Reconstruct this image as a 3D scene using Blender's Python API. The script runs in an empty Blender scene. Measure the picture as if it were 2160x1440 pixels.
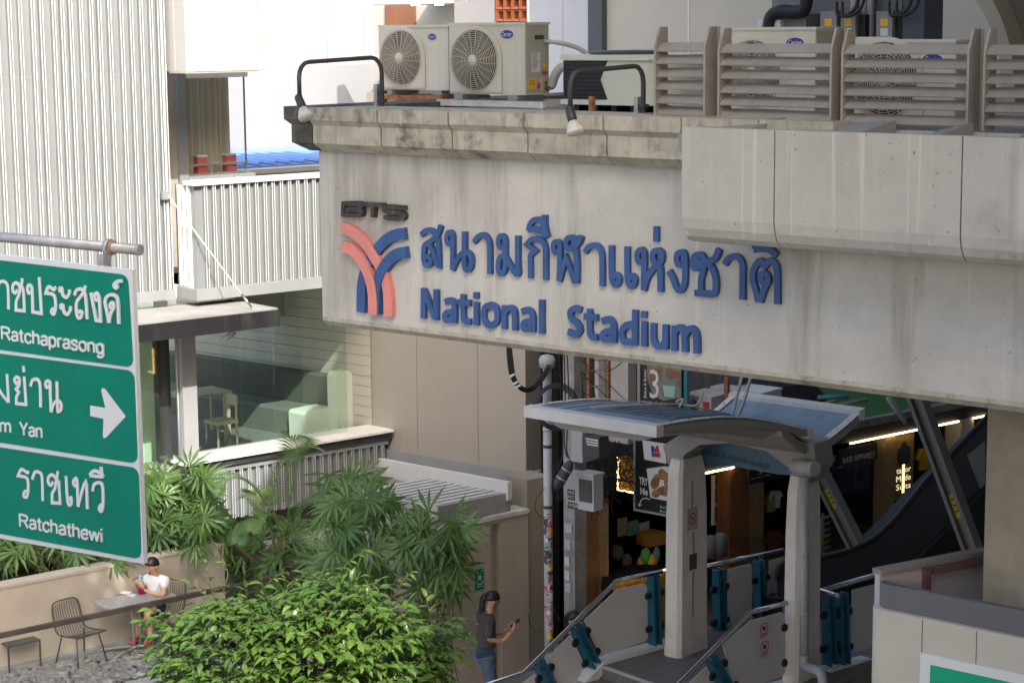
import bpy, math, random
from mathutils import Vector, Matrix, noise as mnoise
random.seed(7)
R = math.radians
sc = bpy.context.scene
COL = sc.collection

# ------------------------------------------------------------------ camera
FPX, CX, CY = 4300.0, 1080.0, 720.0          # focal length and centre in photo pixels (2160 x 1440)
CAMZ, PITCH, ROLL = 9.1, R(8.9), 0.009
CO = Vector((0, 0, CAMZ))
cF = Vector((0, math.cos(PITCH), -math.sin(PITCH)))
_R0 = Vector((1, 0, 0)); _U0 = Vector((0, math.sin(PITCH), math.cos(PITCH)))
cR = _R0*math.cos(ROLL) - _U0*math.sin(ROLL)
cU = _U0*math.cos(ROLL) + _R0*math.sin(ROLL)
cam = bpy.data.cameras.new('camera'); camo = bpy.data.objects.new('camera', cam); COL.objects.link(camo)
cam.sensor_width = 36; cam.sensor_fit = 'HORIZONTAL'; cam.lens = FPX/2160*36
cam.clip_start = 0.1; cam.clip_end = 600
mm = Matrix((cR, cU, -cF)).transposed().to_4x4(); mm.translation = CO
camo.matrix_world = mm
sc.camera = camo

# ------------------------------------------------------------------ sky, sun, exposure
SUN_H = Vector((0.30, -0.954)).normalized(); SUN_EL = R(42)
SUN = Vector((SUN_H.x*math.cos(SUN_EL), SUN_H.y*math.cos(SUN_EL), math.sin(SUN_EL)))
w = bpy.data.worlds.new('World'); sc.world = w; w.use_nodes = True
nt = w.node_tree
sky = nt.nodes.new('ShaderNodeTexSky'); sky.sky_type = 'NISHITA'; sky.sun_disc = False
sky.sun_elevation = SUN_EL; sky.sun_rotation = math.atan2(SUN_H.x, SUN_H.y)
sky.air_density = 0.8; sky.dust_density = 6.0; sky.ozone_density = 0.3
bg = nt.nodes['Background']; nt.links.new(sky.outputs[0], bg.inputs[0]); bg.inputs[1].default_value = 0.15
sl = bpy.data.lights.new('sun', 'SUN'); slo = bpy.data.objects.new('sun', sl); COL.objects.link(slo)
sl.energy = 2.0; sl.angle = R(0.5); sl.color = (1, 0.98, 0.94)
slo.rotation_euler = SUN.to_track_quat('Z', 'Y').to_euler(); slo.location = (0, 0, 40)
sc.view_settings.view_transform = 'Standard'; sc.view_settings.look = 'None'
sc.view_settings.exposure = 1.7; sc.view_settings.gamma = 1; sc.view_settings.use_curve_mapping = False
sc.cycles.max_bounces = 8; sc.cycles.transparent_max_bounces = 12

# ------------------------------------------------------------------ projection helpers (survey of the place from the photograph)
def ray(px, py):
    return cF*FPX + cR*(px-CX) + cU*(CY-py)
def P_d(px, py, y):                       # point on the ray at world Y = y
    d = ray(px, py); return CO + d*(y/d.y)
def P_z(px, py, z):                       # point on the ray at height z
    d = ray(px, py); return CO + d*((z-CAMZ)/d.z)
class Frame:                              # s along the wall, t out of it, z up
    def __init__(self, o, es, ez=None):
        self.es = Vector(es).normalized()
        self.ez = Vector(ez) if ez is not None else Vector((0, 0, 1))
        self.et = self.es.cross(self.ez).normalized()
        self.o = Vector(o)
        if ez is None: self.o.z = 0
    def w(self, s, t, z): return self.o + self.es*s + self.et*t + self.ez*z
    def at(self, px, py, t=0.0):
        d = ray(px, py); p0 = self.o + self.et*t
        k = (p0-CO).dot(self.et)/d.dot(self.et); p = CO + d*k - self.o
        return p.dot(self.es), p.dot(self.ez)
    def s(self, px, py, t=0.0): return self.at(px, py, t)[0]
    def z(self, px, py, t=0.0): return self.at(px, py, t)[1]
    def loc(self, p): p = Vector(p)-self.o; return p.dot(self.es), p.dot(self.et), p.dot(self.ez)
    def atz(self, px, py, z): l = self.loc(P_z(px, py, z)); return l[0], l[1]
def hdir(px, py=60):
    d = ray(px, py); d.z = 0; return d.normalized()
U1 = hdir(6370, 0); U2 = hdir(-4000, 95)
def FA(px, py, y): return Frame(P_d(px, py, y), U1)
def FBm(px, py, y): return Frame(P_d(px, py, y), -U2)

# ------------------------------------------------------------------ mesh builder
class MB:
    def __init__(self, F=None): self.v = []; self.f = []; self.sm = []; self.F = F
    def W(self, s, t, z):
        return self.F.w(s, t, z) if self.F else Vector((s, t, z))
    def face(self, pts, smooth=False):
        n = len(self.v); self.v += [Vector(p) for p in pts]; self.f.append(tuple(range(n, n+len(pts)))); self.sm.append(smooth)
    def box(self, s0, s1, t0, t1, z0, z1):
        if s0 > s1: s0, s1 = s1, s0
        if t0 > t1: t0, t1 = t1, t0
        if z0 > z1: z0, z1 = z1, z0
        n = len(self.v)
        for s in (s0, s1):
            for t in (t0, t1):
                for z in (z0, z1): self.v.append(self.W(s, t, z))
        for q in ((0,1,3,2),(4,6,7,5),(0,4,5,1),(2,3,7,6),(0,2,6,4),(1,5,7,3)):
            self.f.append(tuple(n+i for i in q)); self.sm.append(False)
        return self
    def loft(self, rings, closed=True, cap=True, smooth=False):
        n = len(self.v); k = len(rings[0])
        for r in rings: self.v += [Vector(p) for p in r]
        for i in range(len(rings)-1):
            for j in range(k if closed else k-1):
                j2 = (j+1) % k
                self.f.append((n+i*k+j, n+i*k+j2, n+(i+1)*k+j2, n+(i+1)*k+j)); self.sm.append(smooth)
        if cap and closed:
            self.f.append(tuple(n+j for j in reversed(range(k)))); self.sm.append(False)
            self.f.append(tuple(n+(len(rings)-1)*k+j for j in range(k))); self.sm.append(False)
        return self
    def prism_t(self, poly, t0, t1):      # poly in (s, z)
        return self.loft([[self.W(s, t, z) for s, z in poly] for t in (t0, t1)])
    def prism_s(self, poly, s0, s1, smooth=False):      # poly in (t, z)
        return self.loft([[self.W(s, t, z) for t, z in poly] for s in (s0, s1)], smooth=smooth)
    def prism_z(self, poly, z0, z1):      # poly in (s, t)
        return self.loft([[self.W(s, t, z) for s, t in poly] for z in (z0, z1)])
    def tube(self, pts, r, n=6, cap=True):
        pts = [Vector(p) for p in pts]; rs = r if isinstance(r, (list, tuple)) else [r]*len(pts)
        rings = []; up = None
        for i, p in enumerate(pts):
            d = (pts[min(i+1, len(pts)-1)] - pts[max(i-1, 0)]).normalized()
            if up is None:
                up = Vector((0, 0, 1)) if abs(d.z) < .9 else Vector((1, 0, 0))
            a = (up - d*up.dot(d)).normalized(); up = a; b = d.cross(a)
            rings.append([p + (a*math.cos(2*math.pi*j/n) + b*math.sin(2*math.pi*j/n))*rs[i] for j in range(n)])
        return self.loft(rings, True, cap, True)
    def lathe(self, c, prof, n=16, axis=(0, 0, 1), cap=True):   # prof: (r, h)
        ax = Vector(axis).normalized(); a = ax.orthogonal().normalized(); b = ax.cross(a); c = Vector(c)
        return self.loft([[c + ax*h + (a*math.cos(2*math.pi*j/n)+b*math.sin(2*math.pi*j/n))*max(r, 1e-4) for j in range(n)] for r, h in prof], True, cap, True)
    def ribbon(self, pts, wd, t0, t1, drift=0.004):    # pts in (s, z): a raised flat stroke
        n = len(pts); L = []; Rr = []
        for i in range(n):
            a = Vector(pts[max(i-1, 0)]); p = Vector(pts[i]); b = Vector(pts[min(i+1, n-1)])
            d1 = (p-a); d2 = (b-p)
            if d1.length < 1e-7: d1 = d2
            if d2.length < 1e-7: d2 = d1
            d1 = d1.normalized(); d2 = d2.normalized()
            n1 = Vector((-d1.y, d1.x)); n2 = Vector((-d2.y, d2.x)); m = n1+n2
            if m.length < .3: m = n1
            m = m.normalized(); k = 1/max(m.dot(n1), .55)
            L.append(p+m*wd/2*k); Rr.append(p-m*wd/2*k)
        rings = []
        for i in range(n):
            tt = t1 + drift*i/max(n-1, 1)
            rings.append([self.W(L[i].x, t0, L[i].y), self.W(L[i].x, tt, L[i].y), self.W(Rr[i].x, tt, Rr[i].y), self.W(Rr[i].x, t0, Rr[i].y)])
        return self.loft(rings, True, True, False)
    def mesh(self, name, base):
        m = bpy.data.meshes.new(name)
        m.from_pydata([tuple(v-base) for v in self.v], [], self.f)
        m.polygons.foreach_set('use_smooth', self.sm)
        m.update(); return m
def cr(pts, k=5):                        # Catmull-Rom through 2-D/3-D points; doubled points stay sharp
    pts = [Vector(p) for p in pts]; out = []
    for i in range(len(pts)-1):
        p1, p2 = pts[i], pts[i+1]
        if (p1-p2).length < 1e-9: continue
        p0 = pts[i-1] if i > 0 else p1
        p3 = pts[i+2] if i+2 < len(pts) else p2
        for j in range(k):
            u = j/k
            out.append(((p1*2) + (p2-p0)*u + (p0*2-p1*5+p2*4-p3)*u*u + (p1*3-p0-p2*3+p3)*u**3)*0.5)
    out.append(pts[-1]); return out

BASE = {}
def setp(o, label=None, cat=None, group=None, kind=None):
    if label: o['label'] = label
    if cat: o['category'] = cat
    if group: o['group'] = group
    if kind: o['kind'] = kind
    return o
def thing(name, label, cat, loc, group=None):
    o = bpy.data.objects.new(name, None); COL.objects.link(o); o.location = loc; o.empty_display_size = .1
    BASE[o.name] = Vector(loc); return setp(o, label, cat, group)
def obj(name, mb, m, parent=None, label=None, kind=None, recalc=True):
    if parent is not None: base = BASE[parent.name]
    else:
        xs = [v.x for v in mb.v]; ys = [v.y for v in mb.v]; zs = [v.z for v in mb.v]
        base = Vector(((min(xs)+max(xs))/2, (min(ys)+max(ys))/2, min(zs)))
    me = mb.mesh(name, base)
    for x in (m if isinstance(m, (list, tuple)) else [m]): me.materials.append(x)
    o = bpy.data.objects.new(name, me); COL.objects.link(o)
    if recalc:
        import bmesh
        b = bmesh.new(); b.from_mesh(me); bmesh.ops.recalc_face_normals(b, faces=b.faces); b.to_mesh(me); b.free()
    if parent is not None: o.parent = parent
    else: o.location = base
    BASE[o.name] = base.copy()
    if label: o['label'] = label
    if kind: o['kind'] = kind
    return o
def solo(name, mb, m, label, cat, group=None):
    return setp(obj(name, mb, m), label, cat, group)
def inst(src, parent, off, name=None):    # another child sharing src's mesh, moved by off (world metres)
    o = src.copy(); COL.objects.link(o); o.parent = parent; o.location = Vector(off); BASE[o.name] = BASE[parent.name].copy(); return o
def copy_tree(root, loc, label, rotz=None):
    r = root.copy(); COL.objects.link(r); r.location = loc; r['label'] = label; BASE[r.name] = Vector(loc)
    if rotz is not None: r.rotation_euler.z = rotz
    for c in list(root.children):
        d = c.copy(); COL.objects.link(d); d.parent = r
        for e in list(c.children):
            g = e.copy(); COL.objects.link(g); g.parent = d
    return r

# ------------------------------------------------------------------ materials
def srgb(r, g, b): return tuple(((c/255)/12.92 if c/255 <= .04045 else (((c/255)+.055)/1.055)**2.4) for c in (r, g, b))
def M(name, col, rough=.6, metal=0., var=.12, vs=2.5, streak=0., scol=None, ss=(7, 7, .5), grime=0., gcol=(.04, .037, .03), gs=1.6, gth=.56, bump=0., bs=60., spec=.4, speck=0., drip=0., dcol=(.58, .55, .48)):
    m = bpy.data.materials.new(name); m.use_nodes = True; t = m.node_tree; N = t.nodes; Lk = t.links
    p = N['Principled BSDF']; p.inputs['Roughness'].default_value = rough; p.inputs['Metallic'].default_value = metal
    p.inputs['Specular IOR Level'].default_value = spec
    c4 = (*col[:3], 1)
    if var == 0 and streak == 0 and grime == 0 and bump == 0:
        p.inputs['Base Color'].default_value = c4; return m
    tc = N.new('ShaderNodeTexCoord')
    nz = N.new('ShaderNodeTexNoise'); nz.inputs['Scale'].default_value = vs; nz.inputs['Detail'].default_value = 6; nz.inputs['Roughness'].default_value = .62
    Lk.new(tc.outputs['Object'], nz.inputs['Vector'])
    mr = N.new('ShaderNodeMapRange'); mr.inputs[1].default_value = .3; mr.inputs[2].default_value = .7
    mr.inputs[3].default_value = 1-var; mr.inputs[4].default_value = 1+var*.7
    Lk.new(nz.outputs['Fac'], mr.inputs[0])
    mx = N.new('ShaderNodeMix'); mx.data_type = 'RGBA'; mx.blend_type = 'MULTIPLY'; mx.inputs[0].default_value = 1
    mx.inputs[6].default_value = c4; Lk.new(mr.outputs[0], mx.inputs[7]); out = mx.outputs[2]
    def layer(vec_scale, detail, lo, hi, amt, colr, src):
        mp = N.new('ShaderNodeMapping'); mp.inputs['Scale'].default_value = vec_scale; Lk.new(tc.outputs['Object'], mp.inputs['Vector'])
        n2 = N.new('ShaderNodeTexNoise'); n2.inputs['Scale'].default_value = 1; n2.inputs['Detail'].default_value = detail; n2.inputs['Roughness'].default_value = .65
        Lk.new(mp.outputs[0], n2.inputs['Vector'])
        r2 = N.new('ShaderNodeMapRange'); r2.inputs[1].default_value = lo; r2.inputs[2].default_value = hi; r2.inputs[3].default_value = 0; r2.inputs[4].default_value = amt
        Lk.new(n2.outputs['Fac'], r2.inputs[0])
        x = N.new('ShaderNodeMix'); x.data_type = 'RGBA'; Lk.new(r2.outputs[0], x.inputs[0]); Lk.new(src, x.inputs[6]); x.inputs[7].default_value = (*colr, 1)
        return x.outputs[2]
    if streak > 0: out = layer(ss, 5, .52, .68, streak, scol or tuple(c*.55 for c in col[:3]), out)
    if drip > 0:
        out = layer((11, 11, .16), 4, .60, .66, drip, dcol, out); out = layer((4.3, 4.3, .12), 5, .62, .70, drip*.8, tuple(c*.62 for c in col[:3]), out)
    if grime > 0: out = layer((gs, gs, gs), 8, gth, gth+.13, grime, gcol, out)
    if speck > 0: out = layer((22, 22, 22), 2, .70, .74, speck, (.03, .028, .025), out)
    Lk.new(out, p.inputs['Base Color'])
    if bump > 0:
        nb = N.new('ShaderNodeTexNoise'); nb.inputs['Scale'].default_value = bs; nb.inputs['Detail'].default_value = 5
        Lk.new(tc.outputs['Object'], nb.inputs['Vector'])
        b = N.new('ShaderNodeBump'); b.inputs['Strength'].default_value = bump; b.inputs['Distance'].default_value = .01
        Lk.new(nb.outputs['Fac'], b.inputs['Height']); Lk.new(b.outputs[0], p.inputs['Normal'])
    return m
def Em(name, col, strength):
    m = bpy.data.materials.new(name); m.use_nodes = True; N = m.node_tree.nodes; N.clear()
    e = N.new('ShaderNodeEmission'); o = N.new('ShaderNodeOutputMaterial'); e.inputs[0].default_value = (*col, 1); e.inputs[1].default_value = strength
    m.node_tree.links.new(e.outputs[0], o.inputs[0]); return m
def Glass(name, tint, refl=.10):
    m = bpy.data.materials.new(name); m.use_nodes = True; N = m.node_tree.nodes; L = m.node_tree.links; N.clear()
    t = N.new('ShaderNodeBsdfTransparent'); t.inputs[0].default_value = (*tint, 1)
    g = N.new('ShaderNodeBsdfGlossy'); g.inputs['Roughness'].default_value = .03
    fr = N.new('ShaderNodeFresnel'); fr.inputs[0].default_value = 1.5
    ad = N.new('ShaderNodeMath'); ad.operation = 'ADD'; ad.inputs[1].default_value = refl-.04; L.new(fr.outputs[0], ad.inputs[0])
    ge = N.new('ShaderNodeNewGeometry'); iv = N.new('ShaderNodeMath'); iv.operation = 'SUBTRACT'; iv.inputs[0].default_value = 1; L.new(ge.outputs['Backfacing'], iv.inputs[1])
    mu = N.new('ShaderNodeMath'); mu.operation = 'MULTIPLY'; L.new(ad.outputs[0], mu.inputs[0]); L.new(iv.outputs[0], mu.inputs[1])
    x = N.new('ShaderNodeMixShader'); o = N.new('ShaderNodeOutputMaterial')
    L.new(mu.outputs[0], x.inputs[0]); L.new(t.outputs[0], x.inputs[1]); L.new(g.outputs[0], x.inputs[2]); L.new(x.outputs[0], o.inputs[0]); return m
def Leaf(name, col, trans=.35, rough=.4):
    m = bpy.data.materials.new(name); m.use_nodes = True; N = m.node_tree.nodes; L = m.node_tree.links
    p = N['Principled BSDF']; p.inputs['Roughness'].default_value = rough
    oi = N.new('ShaderNodeObjectInfo'); geo = N.new('ShaderNodeNewGeometry')
    tc = N.new('ShaderNodeTexCoord'); nz = N.new('ShaderNodeTexNoise'); nz.inputs['Scale'].default_value = 3.0
    L.new(tc.outputs['Object'], nz.inputs['Vector'])
    a = N.new('ShaderNodeMath'); a.operation = 'ADD'; L.new(geo.outputs['Random Per Island'], a.inputs[0]); L.new(oi.outputs['Random'], a.inputs[1])
    b = N.new('ShaderNodeMath'); b.operation = 'ADD'; L.new(a.outputs[0], b.inputs[0]); L.new(nz.outputs['Fac'], b.inputs[1])
    mr = N.new('ShaderNodeMapRange'); mr.inputs[1].default_value = .5; mr.inputs[2].default_value = 2.4; L.new(b.outputs[0], mr.inputs[0])
    cr_ = N.new('ShaderNodeMix'); cr_.data_type = 'RGBA'; L.new(mr.outputs[0], cr_.inputs[0])
    cr_.inputs[6].default_value = (col[0]*.55, col[1]*.68, col[2]*.7, 1); cr_.inputs[7].default_value = (min(col[0]*1.6, .9), min(col[1]*1.35, .9), col[2]*1.1, 1)
    L.new(cr_.outputs[2], p.inputs['Base Color'])
    t = N.new('ShaderNodeBsdfTranslucent'); L.new(cr_.outputs[2], t.inputs[0])
    x = N.new('ShaderNodeMixShader'); x.inputs[0].default_value = trans
    L.new(p.outputs[0], x.inputs[1]); L.new(t.outputs[0], x.inputs[2]); L.new(x.outputs[0], N['Material Output'].inputs[0]); return m

m_beam = M('beam concrete', (.468, .458, .42), .85, var=.26, vs=.75, streak=.75, scol=(.25, .225, .185), ss=(2.4, 2.4, .22), drip=.65, bump=.15, bs=40, speck=.5)
m_cap = M('weathered cap concrete', (.42, .395, .325), .9, var=.22, vs=5, streak=.55, scol=(.17, .15, .12), ss=(13, 13, 1.6), grime=.75, gs=2.4, gth=.57, bump=.3, bs=50)
m_capdark = M('blackened cap concrete', (.085, .08, .068), .9, var=.5, vs=6, streak=.4, scol=(.3, .28, .24), ss=(9, 9, 1), bump=.3)
m_trough = M('planter concrete', (.42, .41, .37), .85, var=.14, vs=1.6, streak=.25, scol=(.52, .5, .44), ss=(9, 9, .6), drip=.6, grime=.4, gs=1.6, gcol=(.22, .2, .165), bump=.2, speck=.7)
m_conc = M('plain concrete', (.36, .34, .30), .88, var=.18, vs=2, streak=.3, bump=.2)
m_greyc = M('grey painted concrete', (.26, .27, .27), .8, var=.1, vs=1.5, streak=.2, bump=.1)
m_column = M('streaked column concrete', (.33, .29, .215), .88, var=.2, vs=3, streak=.35, scol=(.5, .46, .37), ss=(9, 9, .9), bump=.2)  # paler upright streaks mixed over the base tone
m_white = M('white wall paint', (.78, .77, .73), .6, var=.03, vs=1)
m_clad = M('pale metal cladding', (.20, .214, .214), .45, var=.07, vs=1.2, streak=.3, scol=(.22, .215, .20), ss=(8, 8, .25), spec=.5)
m_coping = M('cream coping', (.55, .53, .49), .5, var=.06)
m_beige = M('beige composite panel', (.36, .32, .265), .5, var=.07, vs=.8, streak=.18, scol=(.29, .255, .21), ss=(4, 4, .2))
m_beigedk = M('darker side panel', (.20, .175, .15), .6, var=.06)  # beige panel tone taken darker for the side face
m_taupe = M('taupe render wall', (.40, .355, .295), .85, var=.12, vs=1.5, streak=.3, scol=(.30, .265, .215), ss=(4, 4, .4), bump=.08)
m_groove = M('cream weatherboard', (.47, .445, .38), .7, var=.06, vs=2)
m_sofalit = M('sunlit end upholstery', (.62, .66, .58), .9, var=.05)  # pale tone puts the sunlight on the sofa end into its colour
m_dark = M('charcoal metal', (.045, .042, .045), .5, var=.2, streak=.25, scol=(.16, .15, .15), ss=(3, 3, .4))
m_awn = M('black awning fascia', (.018, .017, .02), .5, var=.2, streak=.35, scol=(.09, .085, .085), ss=(2.5, 2.5, .3))
m_black = M('black', (.012, .012, .013), .5, var=.2)
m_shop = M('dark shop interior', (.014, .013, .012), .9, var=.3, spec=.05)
m_blackgl = M('gloss black panel', (.045, .048, .052), .25, var=.1)
m_steel = M('polished steel', (.62, .62, .63), .18, 1, var=.1)
m_galv = M('galvanised steel', (.42, .42, .44), .5, .6, var=.2, vs=9, grime=.25, gcol=(.25, .12, .05), gs=7)
m_rust = M('rusty steel', (.30, .13, .06), .85, var=.5, vs=12)
m_greymetal = M('grey painted steel', (.27, .265, .255), .55, var=.12, vs=5, streak=.2)
m_louvre = M('dusty grey louvre paint', (.30, .28, .25), .65, var=.15, vs=6, streak=.2, ss=(8, 8, 2), bump=.08)
m_blue = M('faded blue acrylic', (.032, .085, .24), .5, var=.22, vs=5, bump=.03)
m_coral = M('faded coral acrylic', (.62, .22, .19), .5, var=.12, vs=4)
m_blk_letter = M('weathered black letter', (.05, .046, .042), .8, var=.5, vs=14, grime=.5, gs=9, gcol=(.3, .28, .25))
m_green = M('road sign green', (.0, .20, .135), .55, var=.10, vs=3, spec=.15, streak=.2, scol=(.01, .15, .10), ss=(5, 5, .6))
m_signw = M('reflective white sheeting', (.62, .65, .66), .4, var=.03)
m_acbody = M('cream condenser casing', (.54, .525, .45), .5, var=.07, vs=2, streak=.18, scol=(.36, .31, .23), ss=(14, 14, .5))
m_acbody2 = M('grey green condenser casing', (.52, .555, .47), .5, var=.05, vs=2, streak=.12)
m_acside = M('darker condenser side', (.36, .35, .29), .6, var=.1)  # casing tone taken darker for the side faces
m_grill = M('cream wire grille', (.50, .46, .37), .55, var=.2)
m_acblue = M('navy badge', (.035, .03, .22), .4, var=0)
m_label = M('white label', (.6, .62, .64), .5, var=.1, vs=30)
m_yellow = M('yellow label', (.75, .42, .02), .5, var=.06)
m_red = M('red', (.5, .03, .04), .5, var=.1)
m_glass = Glass('green tinted glass', (.90, .955, .91), .10)
m_glassc = Glass('clear glass', (.97, .985, .975), .04)
m_canblue = M('blue grey canopy sheet', (.20, .29, .37), .45, var=.16, vs=4, streak=.2, scol=(.34, .38, .42), ss=(3, 3, 3))
m_canwhite = M('off white canopy trim', (.60, .60, .57), .5, var=.08, vs=6)
m_cangrey = M('grey canopy steel', (.26, .245, .22), .6, var=.1)
m_brace = M('dark grey brace steel', (.13, .125, .118), .55, var=.12, vs=5)
m_colm = M('cream painted column', (.66, .62, .54), .6, var=.1, vs=4, streak=.2)
m_teal = M('teal painted steel', (.012, .10, .155), .45, var=.18, vs=6)
m_panelg = M('frosted grey panel', (.49, .48, .465), .35, var=.04, vs=2)
m_stone = M('dark stair stone', (.14, .125, .115), .7, var=.25, vs=9, bump=.1)
m_wood = M('orange brown timber', (.20, .085, .032), .5, var=.25, vs=4, streak=.3, scol=(.1, .04, .015), ss=(14, 14, .6))
m_woods = M('pale timber slat', (.26, .17, .09), .55, var=.2, vs=5)
m_turf = M('artificial turf', (.035, .14, .03), .95, var=.35, vs=14, bump=.9, bs=120)
m_pebble = M('grey pebble', (.21, .20, .19), .7, var=.5, vs=11)
m_ground = M('grey pavement', (.24, .23, .215), .9, var=.2, vs=1.3, bump=.1)
m_blueroof = M('blue roof sheet', (.16, .32, .70), .4, var=.08)
m_skin = M('skin', (.42, .23, .15), .5, var=.05)
m_hair = M('black hair', (.012, .01, .009), .45, var=.2)
m_tee = M('charcoal polo cloth', (.055, .05, .058), .9, var=.1)
m_jean = M('blue denim', (.07, .10, .15), .9, var=.3, vs=8)
m_shirtw = M('white jersey cloth', (.70, .72, .75), .8, var=.06)
m_navy = M('navy cloth', (.015, .018, .035), .8, var=.1)
m_pinkred = M('crimson paper cup', (.45, .015, .07), .5, var=.1)
m_phone = M('pale blue phone case', (.25, .45, .52), .3, var=0)
m_ledw = Em('warm light strip', (1, .72, .38), 5.0)
m_ledy = Em('amber light tube', (1, .62, .2), 4.0)
m_screenw = M('white plastic', (.55, .55, .53), .4, var=.05)
m_terra = M('terracotta block', (.52, .19, .085), .8, var=.12)
m_paleblue = M('pale blue render', (.46, .48, .52), .85, var=.04, vs=2, bump=.1, bs=15)
m_lilac = M('pale lilac grey wall', (.50, .485, .48), .8, var=.03)
m_bgbeige = M('beige background wall', (.44, .42, .365), .7, var=.05, vs=.6)
m_slate = M('slate grey column', (.075, .085, .10), .6, var=.08)
m_pvc = M('grey pvc pipe', (.40, .40, .40), .45, var=.08)
m_cable = M('black cable', (.02, .019, .02), .6, var=.2)
m_bark = M('brown bark', (.12, .085, .055), .9, var=.3, vs=8, bump=.5)
m_cane = M('green brown cane', (.10, .10, .04), .8, var=.4, vs=14)
lf_tree = Leaf('bright tree leaf', (.108, .212, .042), .40, .36)
lf_rhap = Leaf('palm fan leaf', (.075, .16, .04), .32, .36)
lf_areca = Leaf('feather palm leaf', (.14, .26, .09), .35, .4)
# ================================================================== STATION: beam, cap, deck, planter trough
B = FBm(677, 500, 19.5)
zb = B.z(683, 686); zt = B.z(677, 312); zct = B.z(650, 226, .23)
station = thing('station_building', 'stained concrete station concourse beam carrying blue letters and the rooftop condensers', 'station', B.w(0, 0, zb))
mb = MB(B); mb.prism_s([(.004, zb+.085), (.004, zb+.05), (-.05, zb), (-.4, zb), (-.4, zct-.06), (0, zct-.06), (0, zb+.088)], 0, 10.5)
o = obj('beam_wall', mb, [m_beam, m_cap], station)
for i in (0, 1, 6): o.data.polygons[i].material_index = 1
mb = MB(B); mb.box(.05, 11, -6.2, -.4, zct-.50, zct-.06); obj('deck_slab', mb, m_conc, station)
mb = MB(B)
for s_ in (3.5, 7.5): mb.box(s_, s_+.4, -6.2, -.4, zb+.1, zct-.5)
obj('cross_beam', mb, m_conc, station)
prof = [(-.34, 0), (.23, 0), (.23, -.12), (.18, -.17), (.18, -.34), (.06, -.42), (0, -.42), (0, -.05), (-.34, -.05)]
prof = [(t, zct+z) for t, z in prof]
js = [B.s(x, 240, .23) for x in (650, 795, 945, 1105, 1272, 1437, 1600, 1760)]
mb = MB(B)
mb.loft([[B.w(js[0]-.008, t, z) for t, z in prof], [B.w(-t, t, z) for t, z in prof], [B.w(-t, -4.0, z) for t, z in prof]])
obj('cap_corner', mb, m_capdark, station, label='blackened cap corner piece')
for a, b in zip(js[:-1], js[1:]):
    mb = MB(B); mb.prism_s([(t, z+random.uniform(-.004, .004)) for t, z in prof], a+.008, b-.008); obj('cap_segment', mb, m_cap, station)
mb = MB(B); mb.box(-.1, js[-1], -.1, .03, zct-.38, zct-.03); obj('cap_joint_mortar', mb, m_capdark, station)
# planter trough hung in front of the beam
zk0 = B.z(1470, 510, .6); zk1 = B.z(1450, 269, .75)
tr = [(.75, zk1), (.75, zk0+.20), (.735, zk0+.12), (.70, zk0+.055), (.65, zk0+.015), (.58, zk0), (.012, zk0), (.012, zk0+.2), (.65, zk0+.2), (.65, zk1)]
ks = [B.s(x, 400, .75) for x in (1437, 1633, 2028)] + [9.0, 12.5]
for a, b in zip(ks[:-1], ks[1:]):
    mb = MB(B); mb.prism_s(tr, a+.006, b-.006); obj('trough_segment', mb, m_trough, station)
for x0, x1 in ((1445, 1600), (1665, 1835), (1930, 2000), (2120, 2260)):
    a = B.s(x0, 262, .4); b = B.s(x1, 262, .4); mb = MB(B)
    mb.loft([[B.w(a, .02, zk1-.2), B.w(a, .02, zk1+.0), B.w(a+.1, .63, zk1-.06), B.w(a+.1, .63, zk1-.2)],
             [B.w(b, .02, zk1-.2), B.w(b, .02, zk1+.06), B.w(b-.1, .63, zk1-.06), B.w(b-.1, .63, zk1-.2)]])
    obj('trough_gusset', mb, m_greyc, station)
# soffit conduit tray under the beam
mb = MB(B); mb.box(B.s(1560, 810, -.5), B.s(1850, 850, -.5), -.8, -.45, zb-.05, zb+.02); obj('soffit_tray', mb, m_greymetal, station)
# support column at the right
mb = MB(B); c0 = B.s(2080, 1000, -1.2)
mb.box(c0, c0+1.3, -2.4, -1.2, -.1, zb+.3); obj('support_column', mb, m_column, station)

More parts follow.
